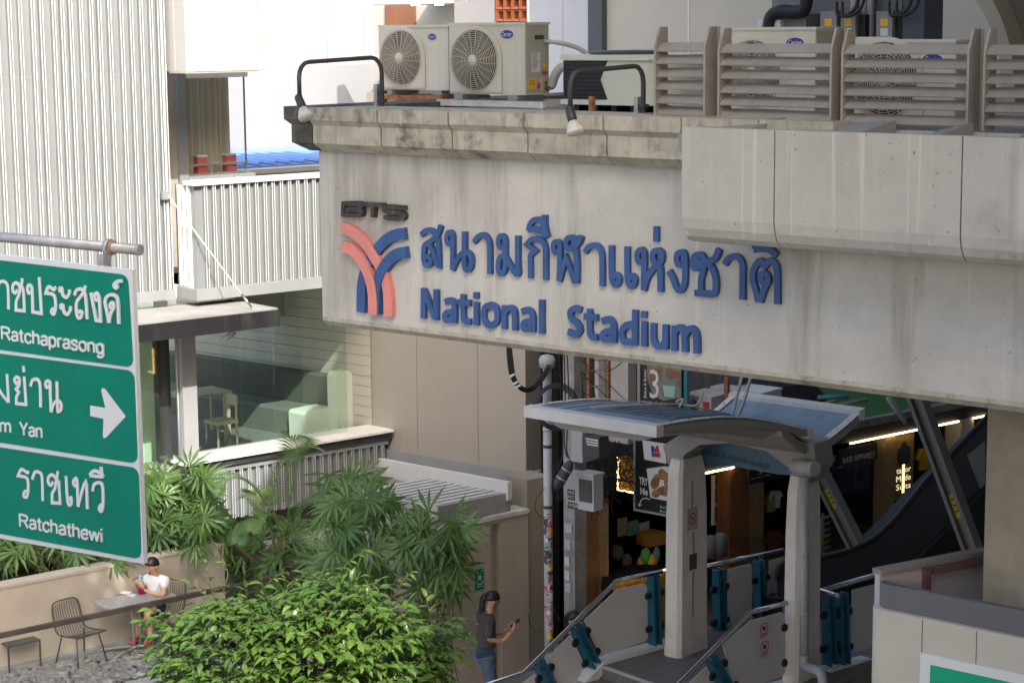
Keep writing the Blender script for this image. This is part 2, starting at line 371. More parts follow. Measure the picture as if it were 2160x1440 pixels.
# ------------------------------------------------------------------ raised lettering on the beam
def letters(root, name, zoomf, glyphs, wd, t1, mat, z0=0.0, k=5, lab=None):
    for gi, strokes in enumerate(glyphs):
        mb = MB(B); tt = t1
        for st in strokes:
            p = [B.at(*zoomf(*q), t1) for q in st]
            mb.ribbon(cr(p, k) if len(p) > 2 else p, wd, z0, tt); tt += .0045
        obj(name, mb, mat, root)
Z1 = lambda x, y: (880+x/5.4, 440+y/5.4)
Z2 = lambda x, y: (1260+x/5.4, 460+y/5.4)
Z3 = lambda x, y: (870+x/3.484, 590+y/3.484)
Z4 = lambda x, y: (700+x/5.144, 410+y/5.144)
th = thing('thai_lettering', 'raised blue Thai letters in the upper line on the concrete beam', 'sign', B.w(2, 0, B.z(1200, 600)))
thai1 = [
 [[(38,302),(90,255),(150,250),(205,290),(232,360),(240,480),(245,685)], [(262,192),(250,245),(215,320),(150,372),(85,420),(72,500),(75,590),(100,645),(140,632),(155,585),(130,545),(95,560)], [(135,400),(190,520),(228,645)]],
 [[(385,400),(345,400),(330,345),(342,285),(370,272),(395,300),(400,400),(400,560),(398,698)], [(398,698),(440,600),(490,530),(545,495),(600,530),(616,600),(600,680),(565,698),(540,665),(535,590),(535,450),(535,262)]],
 [[(640,385),(680,330),(740,300),(790,330),(818,400),(822,560),(822,745)]],
 [[(985,440),(940,440),(922,390),(928,335),(955,312),(988,335),(998,400),(998,540),(1000,640),(985,715),(945,738),(922,690),(925,600),(950,550),(998,540)], [(998,540),(1060,650),(1110,730),(1145,742),(1148,700),(1143,600),(1143,308)]],
 [[(1285,795),(1283,600),(1285,535),(1335,480),(1335,480),(1245,408),(1245,408),(1290,360),(1350,345),(1420,375),(1455,450),(1458,600),(1458,812)]],
 [[(1262,255),(1280,180),(1330,130),(1385,130),(1430,180),(1450,240)], [(1262,245),(1340,235),(1410,262),(1475,318)], [(1448,72),(1452,200),(1480,322)]],
 [[(1610,500),(1565,498),(1548,450),(1552,400),(1585,378),(1618,400),(1622,480),(1618,700),(1613,826)], [(1613,826),(1650,690),(1695,565),(1695,565),(1745,690),(1795,845)], [(1815,848),(1818,650),(1812,520),(1800,440),(1800,370),(1770,335),(1725,335),(1698,375),(1705,435),(1740,458),(1795,435)], [(1800,432),(1845,380),(1868,312)]],
 [[(1905,500),(1945,440),(2005,418),(2060,440),(2095,510),(2103,640),(2103,885)]],
]
letters(th, 'letter', Z1, thai1, .050, .034, m_blue)
thai2 = [
 [[(155,312),(155,600),(165,705),(200,760),(235,735),(240,680),(212,650),(180,668)]],
 [[(333,325),(335,615),(345,720),(380,775),(415,750),(422,695),(395,662),(362,680)]],
 [[(515,500),(472,498),(450,450),(455,395),(487,365),(522,382),(530,440),(528,640),(525,822)], [(525,822),(560,690),(620,590),(690,530),(728,480),(728,400),(690,372),(645,385),(630,440),(650,505),(692,532),(715,600),(718,840)]],
 [[(665,95),(665,268)]],
 [[(960,535),(915,525),(897,470),(907,415),(942,392),(982,402),(995,470),(996,620),(985,760),(940,822),(895,785),(860,690),(810,600)]],
 [[(1110,490),(1148,500),(1150,545),(1112,572),(1082,530),(1090,460),(1140,418),(1195,435),(1212,520),(1200,610),(1177,700),(1175,850)], [(1105,852),(1180,856),(1320,862),(1345,790),(1342,680),(1312,580),(1260,515),(1225,470)], [(1245,512),(1330,465),(1362,420),(1385,352)]],
 [[(1445,530),(1490,460),(1560,438),(1620,465),(1648,540),(1650,700),(1648,930)]],
 [[(1825,955),(1800,830),(1765,700),(1775,590),(1820,510),(1860,490),(1905,545),(1905,545),(1955,490),(2010,510),(2040,580),(2045,750),(2045,980)], [(1850,955),(1900,800),(1942,720),(1932,655),(1895,630),(1862,660),(1865,710),(1900,738)]],
 [[(1785,350),(1810,270),(1880,230),(1960,250),(2010,320)], [(1780,362),(1880,350),(1980,372),(2040,432)]],
]
letters(th, 'letter', Z2, thai2, .053, .034, m_blue)
en = thing('english_lettering', 'raised blue words National Stadium in the lower line on the concrete beam', 'sign', B.w(2, 0, B.z(1200, 700)))
eng = [
 [[(77,62),(77,285)], [(172,72),(172,295)], [(84,80),(165,280)]],
 [[(235,165),(268,152),(300,168),(306,220),(306,318)], [(304,232),(255,240),(236,268),(250,295),(304,280)]],
 [[(368,108),(370,260),(385,302),(425,310)], [(330,165),(425,172)]],
 [[(463,92),(463,140)]], [[(466,165),(466,335)]],
 [[(570,184),(530,205),(520,255),(530,310),(570,335),(612,312),(620,260),(610,206),(570,184)]],
 [[(672,188),(672,362)], [(672,250),(700,210),(735,215),(750,255),(752,372)]],
 [[(800,235),(838,222),(872,242),(882,290),(882,385)], [(880,300),(832,308),(812,335),(830,362),(880,345)]],
 [[(945,147),(947,396)]],
 [[(1236,225),(1195,210),(1158,235),(1165,285),(1212,325),(1228,370),(1195,402),(1140,382)]],
 [[(1298,215),(1300,375),(1318,418),(1356,424)], [(1258,270),(1358,280)]],
 [[(1388,305),(1432,290),(1466,312),(1478,365),(1478,462)], [(1475,378),(1420,382),(1394,412),(1415,438),(1475,425)]],
 [[(1632,222),(1632,482)], [(1632,345),(1580,330),(1544,365),(1540,420),(1562,455),(1632,450)]],
 [[(1697,232),(1697,280)]], [[(1700,308),(1700,490)]],
 [[(1768,320),(1768,430),(1788,480),(1828,485),(1856,455)], [(1858,330),(1858,510)]],
 [[(1922,338),(1922,522)], [(1922,385),(1955,352),(1990,370),(2000,420),(2002,530)], [(2002,405),(2038,360),(2076,378),(2088,430),(2090,540)]],
]
letters(en, 'letter', Z3, eng, .056, .034, m_blue)
em = thing('transit_emblem', 'coral and blue crossing band emblem below the black BTS letters on the beam', 'emblem', B.w(.5, 0, B.z(790, 660)))
bands = [('blue_band', m_blue, [(795,425),(690,440),(600,485),(510,570),(420,700),(350,850),(318,1000),(313,1280)], .040),
         ('coral_band', m_coral, [(97,365),(200,395),(320,490),(430,640),(530,820),(590,1000),(606,1150),(606,1320)], .050),
         ('blue_band', m_blue, [(798,630),(690,655),(590,740),(515,870),(478,1010),(467,1150),(467,1300)], .060),
         ('coral_band', m_coral, [(105,570),(190,592),(290,690),(370,830),(420,990),(440,1150),(441,1303)], .070)]
for nme, mt, pts, t1 in bands:
    mb = MB(B); mb.ribbon(cr([B.at(*Z4(*q), t1) for q in pts], 7), .108, 0, t1, .003); obj(nme, mb, mt, em)
bts = [[[(118,80),(118,240)], [(118,100),(290,100),(318,125),(290,160),(150,160)], [(150,168),(300,172),(318,205),(290,225),(118,222)]],
       [[(330,108),(560,122)], [(442,130),(442,250)]],
       [[(785,150),(600,135),(562,160),(590,188),(740,205),(775,235),(740,265),(560,250)]]]
letters(em, 'letter', Z4, bts, .042, .05, m_blk_letter, k=4)

# ================================================================== text helper (built-in font, flat print)
def textmesh(body, shear=0., offset=0.):
    c = bpy.data.curves.new('t', 'FONT'); c.body = body; c.size = 1; c.shear = shear; c.offset = offset; c.resolution_u = 2
    o = bpy.data.objects.new('t', c); COL.objects.link(o); bpy.context.view_layer.update()
    me = bpy.data.meshes.new_from_object(o.evaluated_get(bpy.context.evaluated_depsgraph_get()))
    vs = [v.co.copy() for v in me.vertices]; fs = [tuple(p.vertices) for p in me.polygons]
    bpy.data.objects.remove(o); bpy.data.curves.remove(c); bpy.data.meshes.remove(me)
    return vs, fs
def text_on(F, name, body, s0, s1, z0, z1, t, mat, parent, shear=0., rise=0., offset=0., rot90=False, back=None):
    vs, fs = textmesh(body, shear, offset)
    if not vs: return None
    if rot90: vs = [Vector((-v.y, v.x, 0)) for v in vs]
    x0 = min(v.x for v in vs); x1 = max(v.x for v in vs); y0 = min(v.y for v in vs); y1 = max(v.y for v in vs)
    mb = MB(F)
    for f in fs:
        mb.face([F.w(s0+(vs[i].x-x0)/(x1-x0)*(s1-s0), t, z0+(vs[i].y-y0)/(y1-y0)*(z1-z0)+rise*(vs[i].x-x0)/(x1-x0)) for i in f])
    return obj(name, mb, mat, parent, recalc=False)
def ell(F, cs, cz, rs, rz, t, n=24):
    return [F.w(cs+rs*math.cos(2*math.pi*i/n), t, cz+rz*math.sin(2*math.pi*i/n)) for i in range(n)]

# ================================================================== rooftop condensers
def condenser(name, label, tf, px, fan, badge, D, body=m_acbody, group=None):
    (x0, y0, x1, y1) = px                        # top left and bottom right of the front in the photograph
    s0 = B.s(x0, y1, tf); s1 = B.s(x1, y1, tf); z0 = B.z((x0+x1)/2, y1, tf); z1 = B.z((x0+x1)/2, y0, tf)
    F = Frame(B.w(s0, tf, 0), B.es); W = s1-s0; H = z1-z0
    root = thing(name, label, 'air conditioner', F.w(W/2, -D/2, z0), group)
    mb = MB(F); mb.box(0, W, -D, 0, z0+.03, z1-.025); obj('casing', mb, body, root)
    mb = MB(F); mb.box(-.012, W+.012, -D-.01, .012, z1-.025, z1); obj('top_cover', mb, body, root)
    mb = MB(F); mb.box(W, W+.004, -D+.01, -.02, z0+.05, z1-.04); obj('side_panel', mb, m_acside, root)
    for a in (.08, W-.2):
        mb = MB(F); mb.box(a, a+.12, -D-.02, .03, z0-.02, z0+.028); obj('foot', mb, m_greymetal, root)
    fx, fz = B.at(fan[0], fan[1], tf); fx -= s0; r = fan[2]
    # raised surround with a quarter round upper corner
    poly = [(fx-r-.03, z0+.05), (fx-r-.03, fz+r+.035)]
    for i in range(9):
        a = R(90-i*90/8); poly.append((fx+.02+(r+.03)*math.cos(a), fz-.0+(r+.035)*math.sin(a)))
    poly += [(fx+.05+r, z0+.05)]
    mb = MB(F); mb.prism_t(poly, .001, .018); obj('fan_surround', mb, body, root)
    mb = MB(F); mb.lathe(F.w(fx, .0185, fz), [(0, 0), (r*.97, 0)], 28, F.et, cap=False); obj('fan_well', mb, m_black, root)
    for i in range(3):
        a0 = i*2.094+.4; mb = MB(F); pp = []
        for u in range(6):
            a = a0+u*.17; pp.append(((fx+r*.25*math.cos(a), fz+r*.25*math.sin(a)), (fx+r*.92*math.cos(a+.25), fz+r*.92*math.sin(a+.25))))
        for u in range(5):
            mb.face([F.w(pp[u][0][0], .021, pp[u][0][1]), F.w(pp[u+1][0][0], .021, pp[u+1][0][1]), F.w(pp[u+1][1][0], .021, pp[u+1][1][1]), F.w(pp[u][1][0], .021, pp[u][1][1])])
        obj('fan_blade', mb, m_dark, root)
    mb = MB(F)
    for i in range(13):
        rr = r*(.22+.78*i/12); n = 30
        pts = [F.w(fx+rr*math.cos(2*math.pi*j/n), .03+.02*(1-(rr/r)**2), fz+rr*math.sin(2*math.pi*j/n)) for j in range(n+1)]
        mb.tube(pts, .0042, 4, False)
    for j in range(20):
        a = 2*math.pi*j/20
        mb.tube([F.w(fx+r*.15*math.cos(a), .05, fz+r*.15*math.sin(a)), F.w(fx+r*.6*math.cos(a+.12), .042, fz+r*.6*math.sin(a+.12)), F.w(fx+r*math.cos(a+.2), .03, fz+r*math.sin(a+.2))], .0038, 4, False)
    obj('fan_grille', mb, m_grill, root)
    mb = MB(F); mb.lathe(F.w(fx, .045, fz), [(0, .012), (.05, .010), (.055, 0)], 18, F.et); obj('fan_hub', mb, body, root)
    bx, bz = B.at(badge[0], badge[1], tf); bx -= s0; bw, bh = badge[2], badge[3]
    mb = MB(F); mb.loft([ell(F, bx, bz, bw, bh, t) for t in (.001, .006)]); bd = obj('badge', mb, m_signw, root)
    mb = MB(F); mb.loft([ell(F, bx, bz, bw*.93, bh*.88, t) for t in (.0065, .0085)]); obj('badge_field', mb, m_acblue, bd)
    text_on(F, 'badge_lettering', 'Carrier', bx-bw*.72, bx+bw*.74, bz-bh*.42, bz+bh*.5, .0095, m_signw, bd, shear=.25)
    return root, F, W, D, z0, z1
c1 = condenser('air_conditioner', 'cream condenser with rusty rail, furthest along the parapet beside the lamp arm', -1.95, (802, 53, 947, 196), (848, 122, .285), (912, 78, .062, .036), .36)
c2 = condenser('air_conditioner', 'cream condenser with stickers on its side, standing on a white angle frame', -1.5, (949, 48, 1108, 206), (1003, 127, .30), (1070, 73, .088, .048), .36)
c3 = condenser('air_conditioner', 'cream condenser behind the louvre screen with its badge fully visible above the slats', -1.35, (1547, 58, 1718, 243), (1590, 155, .29), (1678, 90, .095, .047), .36)
c4 = condenser('air_conditioner', 'cream condenser behind the louvre screen with its badge half hidden by slats', -1.15, (1801, 84, 2012, 262), (1868, 168, .31), (1968, 126, .10, .05), .3)
# stickers, valves and pipes of the second condenser (right-hand side face)
root, F, W, D, z0, z1 = c2
def side(mb, u0, u1, v0, v1, e=.0055):            # u: 0 front .. 1 back, v: 0 bottom .. 1 top
    t0, t1 = -D*u0, -D*u1; a, b = z0+(z1-z0)*v0, z0+(z1-z0)*v1
    mb.loft([[F.w(W+x, t0, a), F.w(W+x, t1, a), F.w(W+x, t1, b), F.w(W+x, t0, b)] for x in (.004, e)])
for nm, u, mt in (('spec_label', (.25, .62, .34, .60), m_label), ('yellow_label', (.12, .42, .12, .26), m_yellow), ('red_label', (.68, .95, .305, .345), m_red),
                  ('vent_slot', (.40, .78, .77, .83), m_dark), ('warning_label', (.72, .9, .38, .45), m_yellow), ('small_label', (.5, .62, .12, .19), m_red)):
    mb = MB(F); side(mb, *u); o = obj(nm, mb, mt, root)
side_F = Frame(F.w(W+.0062, 0, 0), -F.et)
for ln, v in (('A-8E', .19), ('Polic', .225)):
    text_on(side_F, 'label_lettering', ln, D*.16, D*.38, z0+(z1-z0)*(v-.014), z0+(z1-z0)*(v+.016), .0008, m_navy, root)
mb = MB(F)
for i in range(8):
    side(mb, .3, .3+random.uniform(.12, .28), .575-i*.028, .583-i*.028, .0068)
obj('label_print', mb, m_dark, root)
mb = MB(F); side(mb, .62, .96, .08, .26, .02); obj('valve_plate', mb, m_acside, root)
mb = MB(F)
for v in (.12, .19): mb.lathe(F.w(W+.02, -D*.8, z0+(z1-z0)*v), [(.02, 0), (.02, .05), (.012, .06), (.012, .09)], 8, F.es)
obj('valve', mb, M('brass', (.3, .2, .08), .4, .8), root)
pz = B.z(1155, 88, -1.75)
mb = MB(); mb.tube(cr([F.w(W+.01, -D*.8, pz), F.w(W+.16, -D*.85, pz-.01), F.w(W+.3, -D-.1, pz-.07), F.w(W+.38, -D-.2, pz-.17)], 6), .022, 8)
solo('conduit', mb, m_pvc, 'grey flexible conduit arching from the stickered condenser to the rounded condenser', 'conduit')
mb = MB(); q = z0+(z1-z0)*.15; mb.tube(cr([F.w(W+.09, -D*.8, q), F.w(W+.17, -D*.8, q+.15), F.w(W+.28, -D*.9, q+.2), F.w(W+.6, -D*.9, q+.2)], 5), .045, 8)
solo('insulated_pipe', mb, m_pvc, 'grey insulated pipe bent between the stickered condenser and the rounded condenser', 'pipe')

def stand(label, tf, px0, px1, zt_, D, rail, leg_m):
    s0 = B.s(px0, 210, tf); s1 = B.s(px1, 210, tf); zd = zct-.06
    root = thing('condenser_stand', label, 'stand', B.w((s0+s1)/2, tf-D/2, zd))
    for t in (tf+.05, tf-D): 
        mb = MB(B); mb.box(s0, s1, t, t+.05, zt_-.06, zt_); obj('rail', mb, rail, root)
    for s in (s0+.01, s1-.06):
        mb = MB(B); mb.box(s, s+.05, tf-D+.05, tf+.05, zt_-.055, zt_-.005); obj('cross_rail', mb, rail, root)
        for t in (tf+.05, tf-D):
            mb = MB(B); mb.box(s, s+.05, t+.001, t+.045, zd, zt_-.061); obj('leg', mb, leg_m, root)
    for k in (.3, .7):
        mb = MB(B); mb.box(s0+(s1-s0)*k, s0+(s1-s0)*k+.06, tf-D+.08, tf-D+.14, zd, zt_-.061); obj('rubber_pad', mb, m_black, root)
stand('rusty rail frame under the furthest cream condenser', -1.95, 806, 946, c1[4]-.022, .36, m_rust, m_galv)
stand('white angle iron frame under the stickered condenser', -1.45, 935, 1160, c2[4]-.022, .5, M('white angle iron', (.5, .5, .48), .6, var=.25, vs=9, grime=.3, gs=6, gcol=(.2, .1, .05)), m_galv)
stand('grey rail frame under the condenser with the fully visible badge', -1.35, 1547, 1770, c3[4]-.022, .36, m_greymetal, m_galv)
stand('grey rail frame under the condenser with the half hidden badge', -1.15, 1801, 2050, c4[4]-.022, .3, m_greymetal, m_galv)

# rounded condenser with exposed black coil
tq = -1.25; s0 = B.s(1186, 215, tq); sm = B.s(1275, 215, tq); s1 = B.s(1392, 215, tq); q0 = B.z(1280, 222, tq); q1 = B.z(1250, 116, tq)
rt = thing('air_conditioner', 'rounded grey green condenser with exposed black coil between the cream condenser and louvre screen', 'air conditioner', B.w((s0+s1)/2, tq-.35, q0))
def plan(e=0, a0=0):
    p = [(s0-e, tq+e), (sm, tq+e)]
    for i in range(9):
        a = R(90-i*90/8); p.append((s1-.42+(.42+e)*math.cos(a), tq-.42+(.42+e)*math.sin(a)))
    return p + [(s1+e, tq-.85-e), (s0-e, tq-.85-e)]
mb = MB(B); mb.prism_z(plan(-.02), q0+.04, q1-.045); obj('casing', mb, m_acbody2, rt)
mb = MB(B); mb.prism_z(plan(.012), q1-.05, q1); obj('top_rim', mb, m_acbody2, rt)
mb = MB(B); mb.prism_z(plan(.012), q0, q0+.045); obj('base_rim', mb, m_acbody2, rt)
mb = MB(B); mb.prism_t([(s0+.01, q0+.05), (sm+.02, q0+.05), (sm-.06, (q0+q1)/2), (sm+.02, q1-.055), (s0+.01, q1-.055)], tq-.019, tq-.008); cl = obj('coil', mb, m_black, rt)
mb = MB(B)
for i in range(9):
    z = q0+.07+(q1-q0-.15)*i/8; mb.box(s0+.01, sm+(.0 if abs(i-4) > 2 else -.05), tq-.007, tq-.004, z-.003, z+.003)
for i in range(7): s = s0+.03+(sm-s0-.12)*i/11; mb.box(s-.0018, s+.0018, tq-.0045, tq-.0025, q0+.05, q1-.06)
obj('coil_wire', mb, m_dark, cl)
mb = MB(B); mb.lathe(B.w((s0+s1)/2-.1, tq-.4, q1), [(.36, 0), (.36, .02), (.3, .035), (0, .04)], 24); obj('top_fan', mb, m_dark, rt)
mb = MB(B)
for i in range(4): mb.box(s0+.1+i*.22, s0+.16+i*.22, tq-.6, tq-.05, zct-.06, q0-.002)
obj('foot', mb, m_black, rt)

# louvre screens
def louvre(label, xl, xr, ys, ytop, ybot, tl=-.12):
    a = B.s(xl, 200, tl); b = B.s(xr, 200, tl); z0 = zct-.05; zt_ = B.z(xl, ytop, tl)
    root = thing('louvre_screen', label, 'louvre screen', B.w((a+b)/2, tl, z0))
    for s in (a, b):
        mb = MB(B); mb.loft([[B.w(x, tl+.10, z0), B.w(x, tl+.10, zt_-.16), B.w(x, tl+.03, zt_), B.w(x, tl-.07, zt_), B.w(x, tl-.07, z0)] for x in ((s-.010, s+.010))])
        mb.box(s-.0301 if s == a else s+.0301, s, tl-.08, tl-.07, z0, zt_)
        obj('post', mb, m_louvre, root)
    for y in ys:
        zz = B.z(xl+12, y+10, tl+.05); mb = MB(B); dz = random.uniform(-.006, .006)
        mb.loft([[B.w(s, tl+.0, zz+.032+e), B.w(s, tl+.008, zz+.038+e), B.w(s, tl+.098, zz-.028+e), B.w(s, tl+.092, zz-.037+e)] for s, e in ((a+.011, 0), (b-.011, dz))])
        o = obj('slat', mb, m_louvre, root)
    for z in (z0+.22, z0+.55):
        mb = MB(B); mb.box(a-.06, a-.0105, tl-.05, tl-.03, z, z+.012); obj('bracket', mb, m_louvre, root)
    return root
louvre('narrowest grey louvre screen next to the rounded condenser', 1396, 1500, (90, 116, 144, 170, 199, 224), 57, 245)
louvre('grey louvre screen in front of the condenser with the fully visible badge', 1530, 1766, (93, 119, 147, 177, 203, 230), 60, 262)
louvre('grey louvre screen in front of the condenser with the half hidden badge', 1790, 2054, (95, 123, 153, 182, 210, 240), 62, 275)
louvre('grey louvre screen cut by the photo edge beside the curved concrete', 2088, 2330, (96, 127, 157, 186, 217, 245), 62, 280)

# gooseneck floodlights over the parapet
def goose(label, pa, ytop, pb, tb, lampdir, xmid):
    sa, za = B.at(pa[0], pa[1], -.28); sb, zb_ = B.at(pb[0], pb[1], tb); ztop = B.z(pa[0], ytop, -.2)
    root = thing('floodlight', label, 'floodlight', B.w(sa, -.28, zct))
    pts = [B.w(sa, -.28, zct-.1), B.w(sa, -.28, za), B.w(sa, -.28, ztop-.14)]
    for i in range(1, 5):
        a = R(i*22.5); pts.append(B.w(sa+(sb-sa)*.12*(1-math.cos(a)), -.28+(tb+.28)*.12*(1-math.cos(a)), ztop-.14+.14*math.sin(a)))
    for i in range(5):
        a = R(i*22.5); f = .88+.12*math.sin(a); pts.append(B.w(sa+(sb-sa)*f, -.28+(tb+.28)*f, ztop-.03-.14*(1-math.cos(a))))
    pts.append(B.w(sb, tb, zb_))
    mb = MB(); mb.tube(pts, .021, 8); obj('arm', mb, m_dark, root)
    mb = MB(B); mb.box(sa-.07, sa-.03, -.33, -.24, zct-.05, za+.12); obj('bracket', mb, m_galv, root)
    for e in (-.05, .03): mb = MB(B); mb.box(sa-.03, sa+.03, -.32, -.24, za+e, za+e+.03); obj('clamp', mb, m_dark, root)
    p = B.w(sb, tb, zb_); ax = (B.es*lampdir[0] + B.et*lampdir[1] + Vector((0, 0, lampdir[2]))).normalized()
    mb = MB(); mb.lathe(p-ax*.06, [(.02, 0), (.038, .02), (.042, .12), (.038, .14)], 12, ax); obj('lamp_holder', mb, m_dark, root)
    mb = MB(); mb.lathe(p+ax*.078, [(.03, 0), (.05, .03), (.075, .09), (.072, .115), (0, .125)], 14, ax); obj('bulb', mb, m_screenw, root)
    mb = MB(); mb.tube([p+Vector((0, 0, .0)), p+Vector((0, 0, .05))], .026, 8); obj('joint', mb, m_dark, root)
goose('gooseneck floodlight with a white bulb hung over the blackened cap corner', (806, 205), 122, (632, 212), .46, (.55, .1, -.8), 0)
goose('gooseneck floodlight with a white bulb hung in front of the rounded condenser', (1357, 235), 140, (1203, 236), .46, (.35, .1, -.8), 0)
mb = MB(B); s = B.s(1243, 225, -.35); mb.box(s, s+.045, -.38, -.34, zct-.05, zct+.13); solo('iron_stub', mb, m_rust, 'short rusty iron stub standing on the deck below the rounded condenser', 'stub')
# ================================================================== GROUND AND BLOCKING STRUCTURE
mb = MB(); mb.face([(-150, -60, 0), (150, -60, 0), (150, 300, 0), (-150, 300, 0)]); obj('ground', mb, m_ground, kind='structure')
# unseen viaduct slab: outline and notch cut to shade the station, sun the tree
VZ = 15.0
mb = MB(); mb.prism_z([(.75, 10.2), (.6, 13.2), (1.45, 21.3), (1.1, 25), (1.1, 33), (26, 33), (26, -30), (-9, -30), (-9, 2.4), (3.4, 2.4), (3.4, 8.0)], VZ, VZ+1.4)
setp(obj('viaduct_shade_slab', mb, m_conc, kind='structure'))

# unseen block added to shut skylight out of the covered street
sw = thing('skylight_blocker', 'tall plain concrete block added unseen beyond the right edge to shut out skylight', 'building', (9, 20, 0))
WG = Frame((3.9, 10.5, 0), (.245, 1, 0))
mb = MB(); q = [(6.2, 12.4), (6.2+.262*26, 38), (24, 38), (24, 12.4)]
mb.prism_z(q, 0, VZ-.01); obj('wall', mb, m_conc, sw)
# walkway deck the photograph is taken from
fb_ = thing('footbridge', 'concrete footbridge deck and parapet under the viewer', 'bridge', (2, 0, 0))
mb = MB(); mb.box(-7, 22, -5, 1.6, 7.0, 7.5); obj('deck', mb, m_conc, fb_)
mb = MB(); mb.box(-7, 22, 1.4, 1.6, 7.5, 8.3); obj('parapet', mb, m_conc, fb_)

# ================================================================== BACKGROUND BUILDINGS above the roof deck
T = -10.0
def wallrect(mb, x0, y0, x1, y1, t, d=.2, zlow=None, F=None):
    F = F or B; s0 = F.s(x0, (y0+y1)/2, t); s1 = F.s(x1, (y0+y1)/2, t); z1 = F.z((x0+x1)/2, y0, t); z0 = zlow if zlow is not None else F.z((x0+x1)/2, y1, t)
    mb.box(s0, s1, t-d, t, z0, z1); return s0, s1, z0, z1
bb = thing('background_building', 'shaded building of pale panels behind the roof deck, with terracotta vent blocks', 'building', B.w(5, T, 0))
def bgw(name, x0, x1, mt, t=T, y0=-60, zlow=5.5, label=None):
    mb = MB(B); r = wallrect(mb, x0, y0, x1, 200, t, .2, zlow); return obj(name, mb, mt, bb, label=label), r
bgw('wall_panel', 959, 1043.5, m_lilac, label='lilac grey wall panel')
bgw('wall_panel', 1043.5, 1111, m_lilac, y0=52)
bgw('wall_panel', 1111.5, 1117.5, m_white, T+.02)
bgw('wall_panel', 1118, 1187, m_paleblue, label='pale blue wall panel')
bgw('wall_panel', 1188, 1240, m_paleblue)
bgw('column', 1240.5, 1269.5, m_slate, T+.12, label='slate grey column')
bgw('wall_panel', 1270, 1450, m_bgbeige); bgw('wall_panel', 1453, 1720, m_bgbeige); bgw('wall_panel', 1722, 1960, m_bgbeige); bgw('wall_panel', 1962, 2400, m_bgbeige)
bgw('seam_strip', 1450.5, 1452.5, m_white, T+.015)
# terracotta ventilation blocks, a pyramid-shaped hole in each
bs0 = B.s(1045, 20, T); bs1 = B.s(1110, 20, T); n = 4; bw = (bs1-bs0)/n
bz1 = B.z(1078, 45, T)
mb = MB(B); mb.box(bs0, bs1, T-.19, T-.17, bz1, bz1+bw*4); obj('vent_backing', mb, m_dark, bb)
first = None
for r_ in range(3):
    for c_ in range(n):
        off = B.es*(bw*c_) + Vector((0, 0, bw*1.18*r_))
        if first is None:
            mb = MB(B); a, b = bs0+.004, bs0+bw-.004; z, zz = bz1, bz1+bw*1.18-.008; i = bw*.2
            O = [(a, z), (b, z), (b, zz), (a, zz)]; I = [(a+i, z+i), (b-i, z+i), (b-i, zz-i), (a+i, zz-i)]
            for k in range(4):
                k2 = (k+1) % 4
                mb.face([B.w(O[k][0], T, O[k][1]), B.w(O[k2][0], T, O[k2][1]), B.w(I[k2][0], T-.04, I[k2][1]), B.w(I[k][0], T-.04, I[k][1])])
                mb.face([B.w(I[k][0], T-.04, I[k][1]), B.w(I[k2][0], T-.04, I[k2][1]), B.w(I[k2][0], T-.16, I[k2][1]), B.w(I[k][0], T-.16, I[k][1])])
            mb.prism_t([(a+i, z+i), (b-i, z+i), (b-i, zz-i)], T-.15, T-.13)
            first = obj('vent_block', mb, m_terra, bb, recalc=False)
        else: inst(first, bb, off)
# corridor recess with a timber door and ceiling lights
rs0 = B.s(791, 40, T); rs1 = B.s(958, 40, T); rz0 = 5.5; rsl = B.s(788, 30, T-2.3); rz1 = B.z(870, 12, T-2.2)
mb = MB(B); mb.box(rsl, rs1+.3, T-2.4, T-2.2, rz0, rz1+1); obj('corridor_wall', mb, m_bgbeige, bb)
mb = MB(B); mb.box(rs1, rs1+.05, T-2.2, T-.21, rz0, rz1); obj('corridor_side', mb, m_lilac, bb)
mb = MB(B); mb.box(rs0-.7, rs1+.3, T-2.2, T, rz1, rz1+.2); cei = obj('corridor_ceiling', mb, m_white, bb)
mb = MB(B)
for x in (876, 926):
    s = B.s(x, 4, T-1.1); mb.lathe(B.w(s, T-1.1, rz1-.012), [(0, 0), (.07, 0), (.07, .012)], 12)
obj('ceiling_light', mb, Em('corridor downlight', (1, .93, .82), 45), cei)
mb = MB(B); wallrect(mb, 812, 11, 874, 60, T-2.15, .05, rz0); obj('door', mb, M('corridor timber door', (.22, .10, .05), .5, var=.15), bb, label='brown timber door')

# electrical switch boxes and conduits on a slate backboard
te = -6.0
eb = thing('switchboard', 'grey electrical switch boxes and conduits above the louvre screens', 'electrical panel', B.w(B.s(1760, 60, te), te, zct-.06))
mb = MB(B); wallrect(mb, 1628, -60, 1903, 90, te, .15, zct-.06); obj('backboard', mb, M('slate backboard', (.16, .165, .175), .7, var=.15), eb)
mb = MB(B); wallrect(mb, 1905, -60, 1950, 90, te+.25, .4, zct-.06); obj('column', mb, m_slate, eb)
mb = MB(B); wallrect(mb, 1628, 30, 1700, 90, te+.3, .29, zct-.06); obj('wall_box', mb, M('grey junction cabinet', (.2, .205, .21), .6, var=.1), eb)
for x0, y0, x1 in ((1730, 24, 1772), (1773, 24, 1812), (1848, 24, 1890)):
    mb = MB(B); r = wallrect(mb, x0, y0, x1-8, 100, te+.3, .28, zct); o = obj('switch_box', mb, M('switch box grey', (.23, .23, .235), .5, var=.1), eb)
    mb = MB(B); mb.box(r[1]+.003, r[1]+.09, te+.08, te+.24, r[3]-.35, r[3]-.04); obj('handle', mb, m_black, o)
    mb = MB(B); c = (r[0]+r[1])/2; mb.box(c-.045, c+.045, te+.301, te+.304, r[3]-.16, r[3]-.08); obj('hazard_label', mb, m_yellow, o)
    mb = MB(B); mb.box(c-.045, c+.045, te+.301, te+.304, r[3]-.26, r[3]-.18); obj('plate', mb, m_label, o)
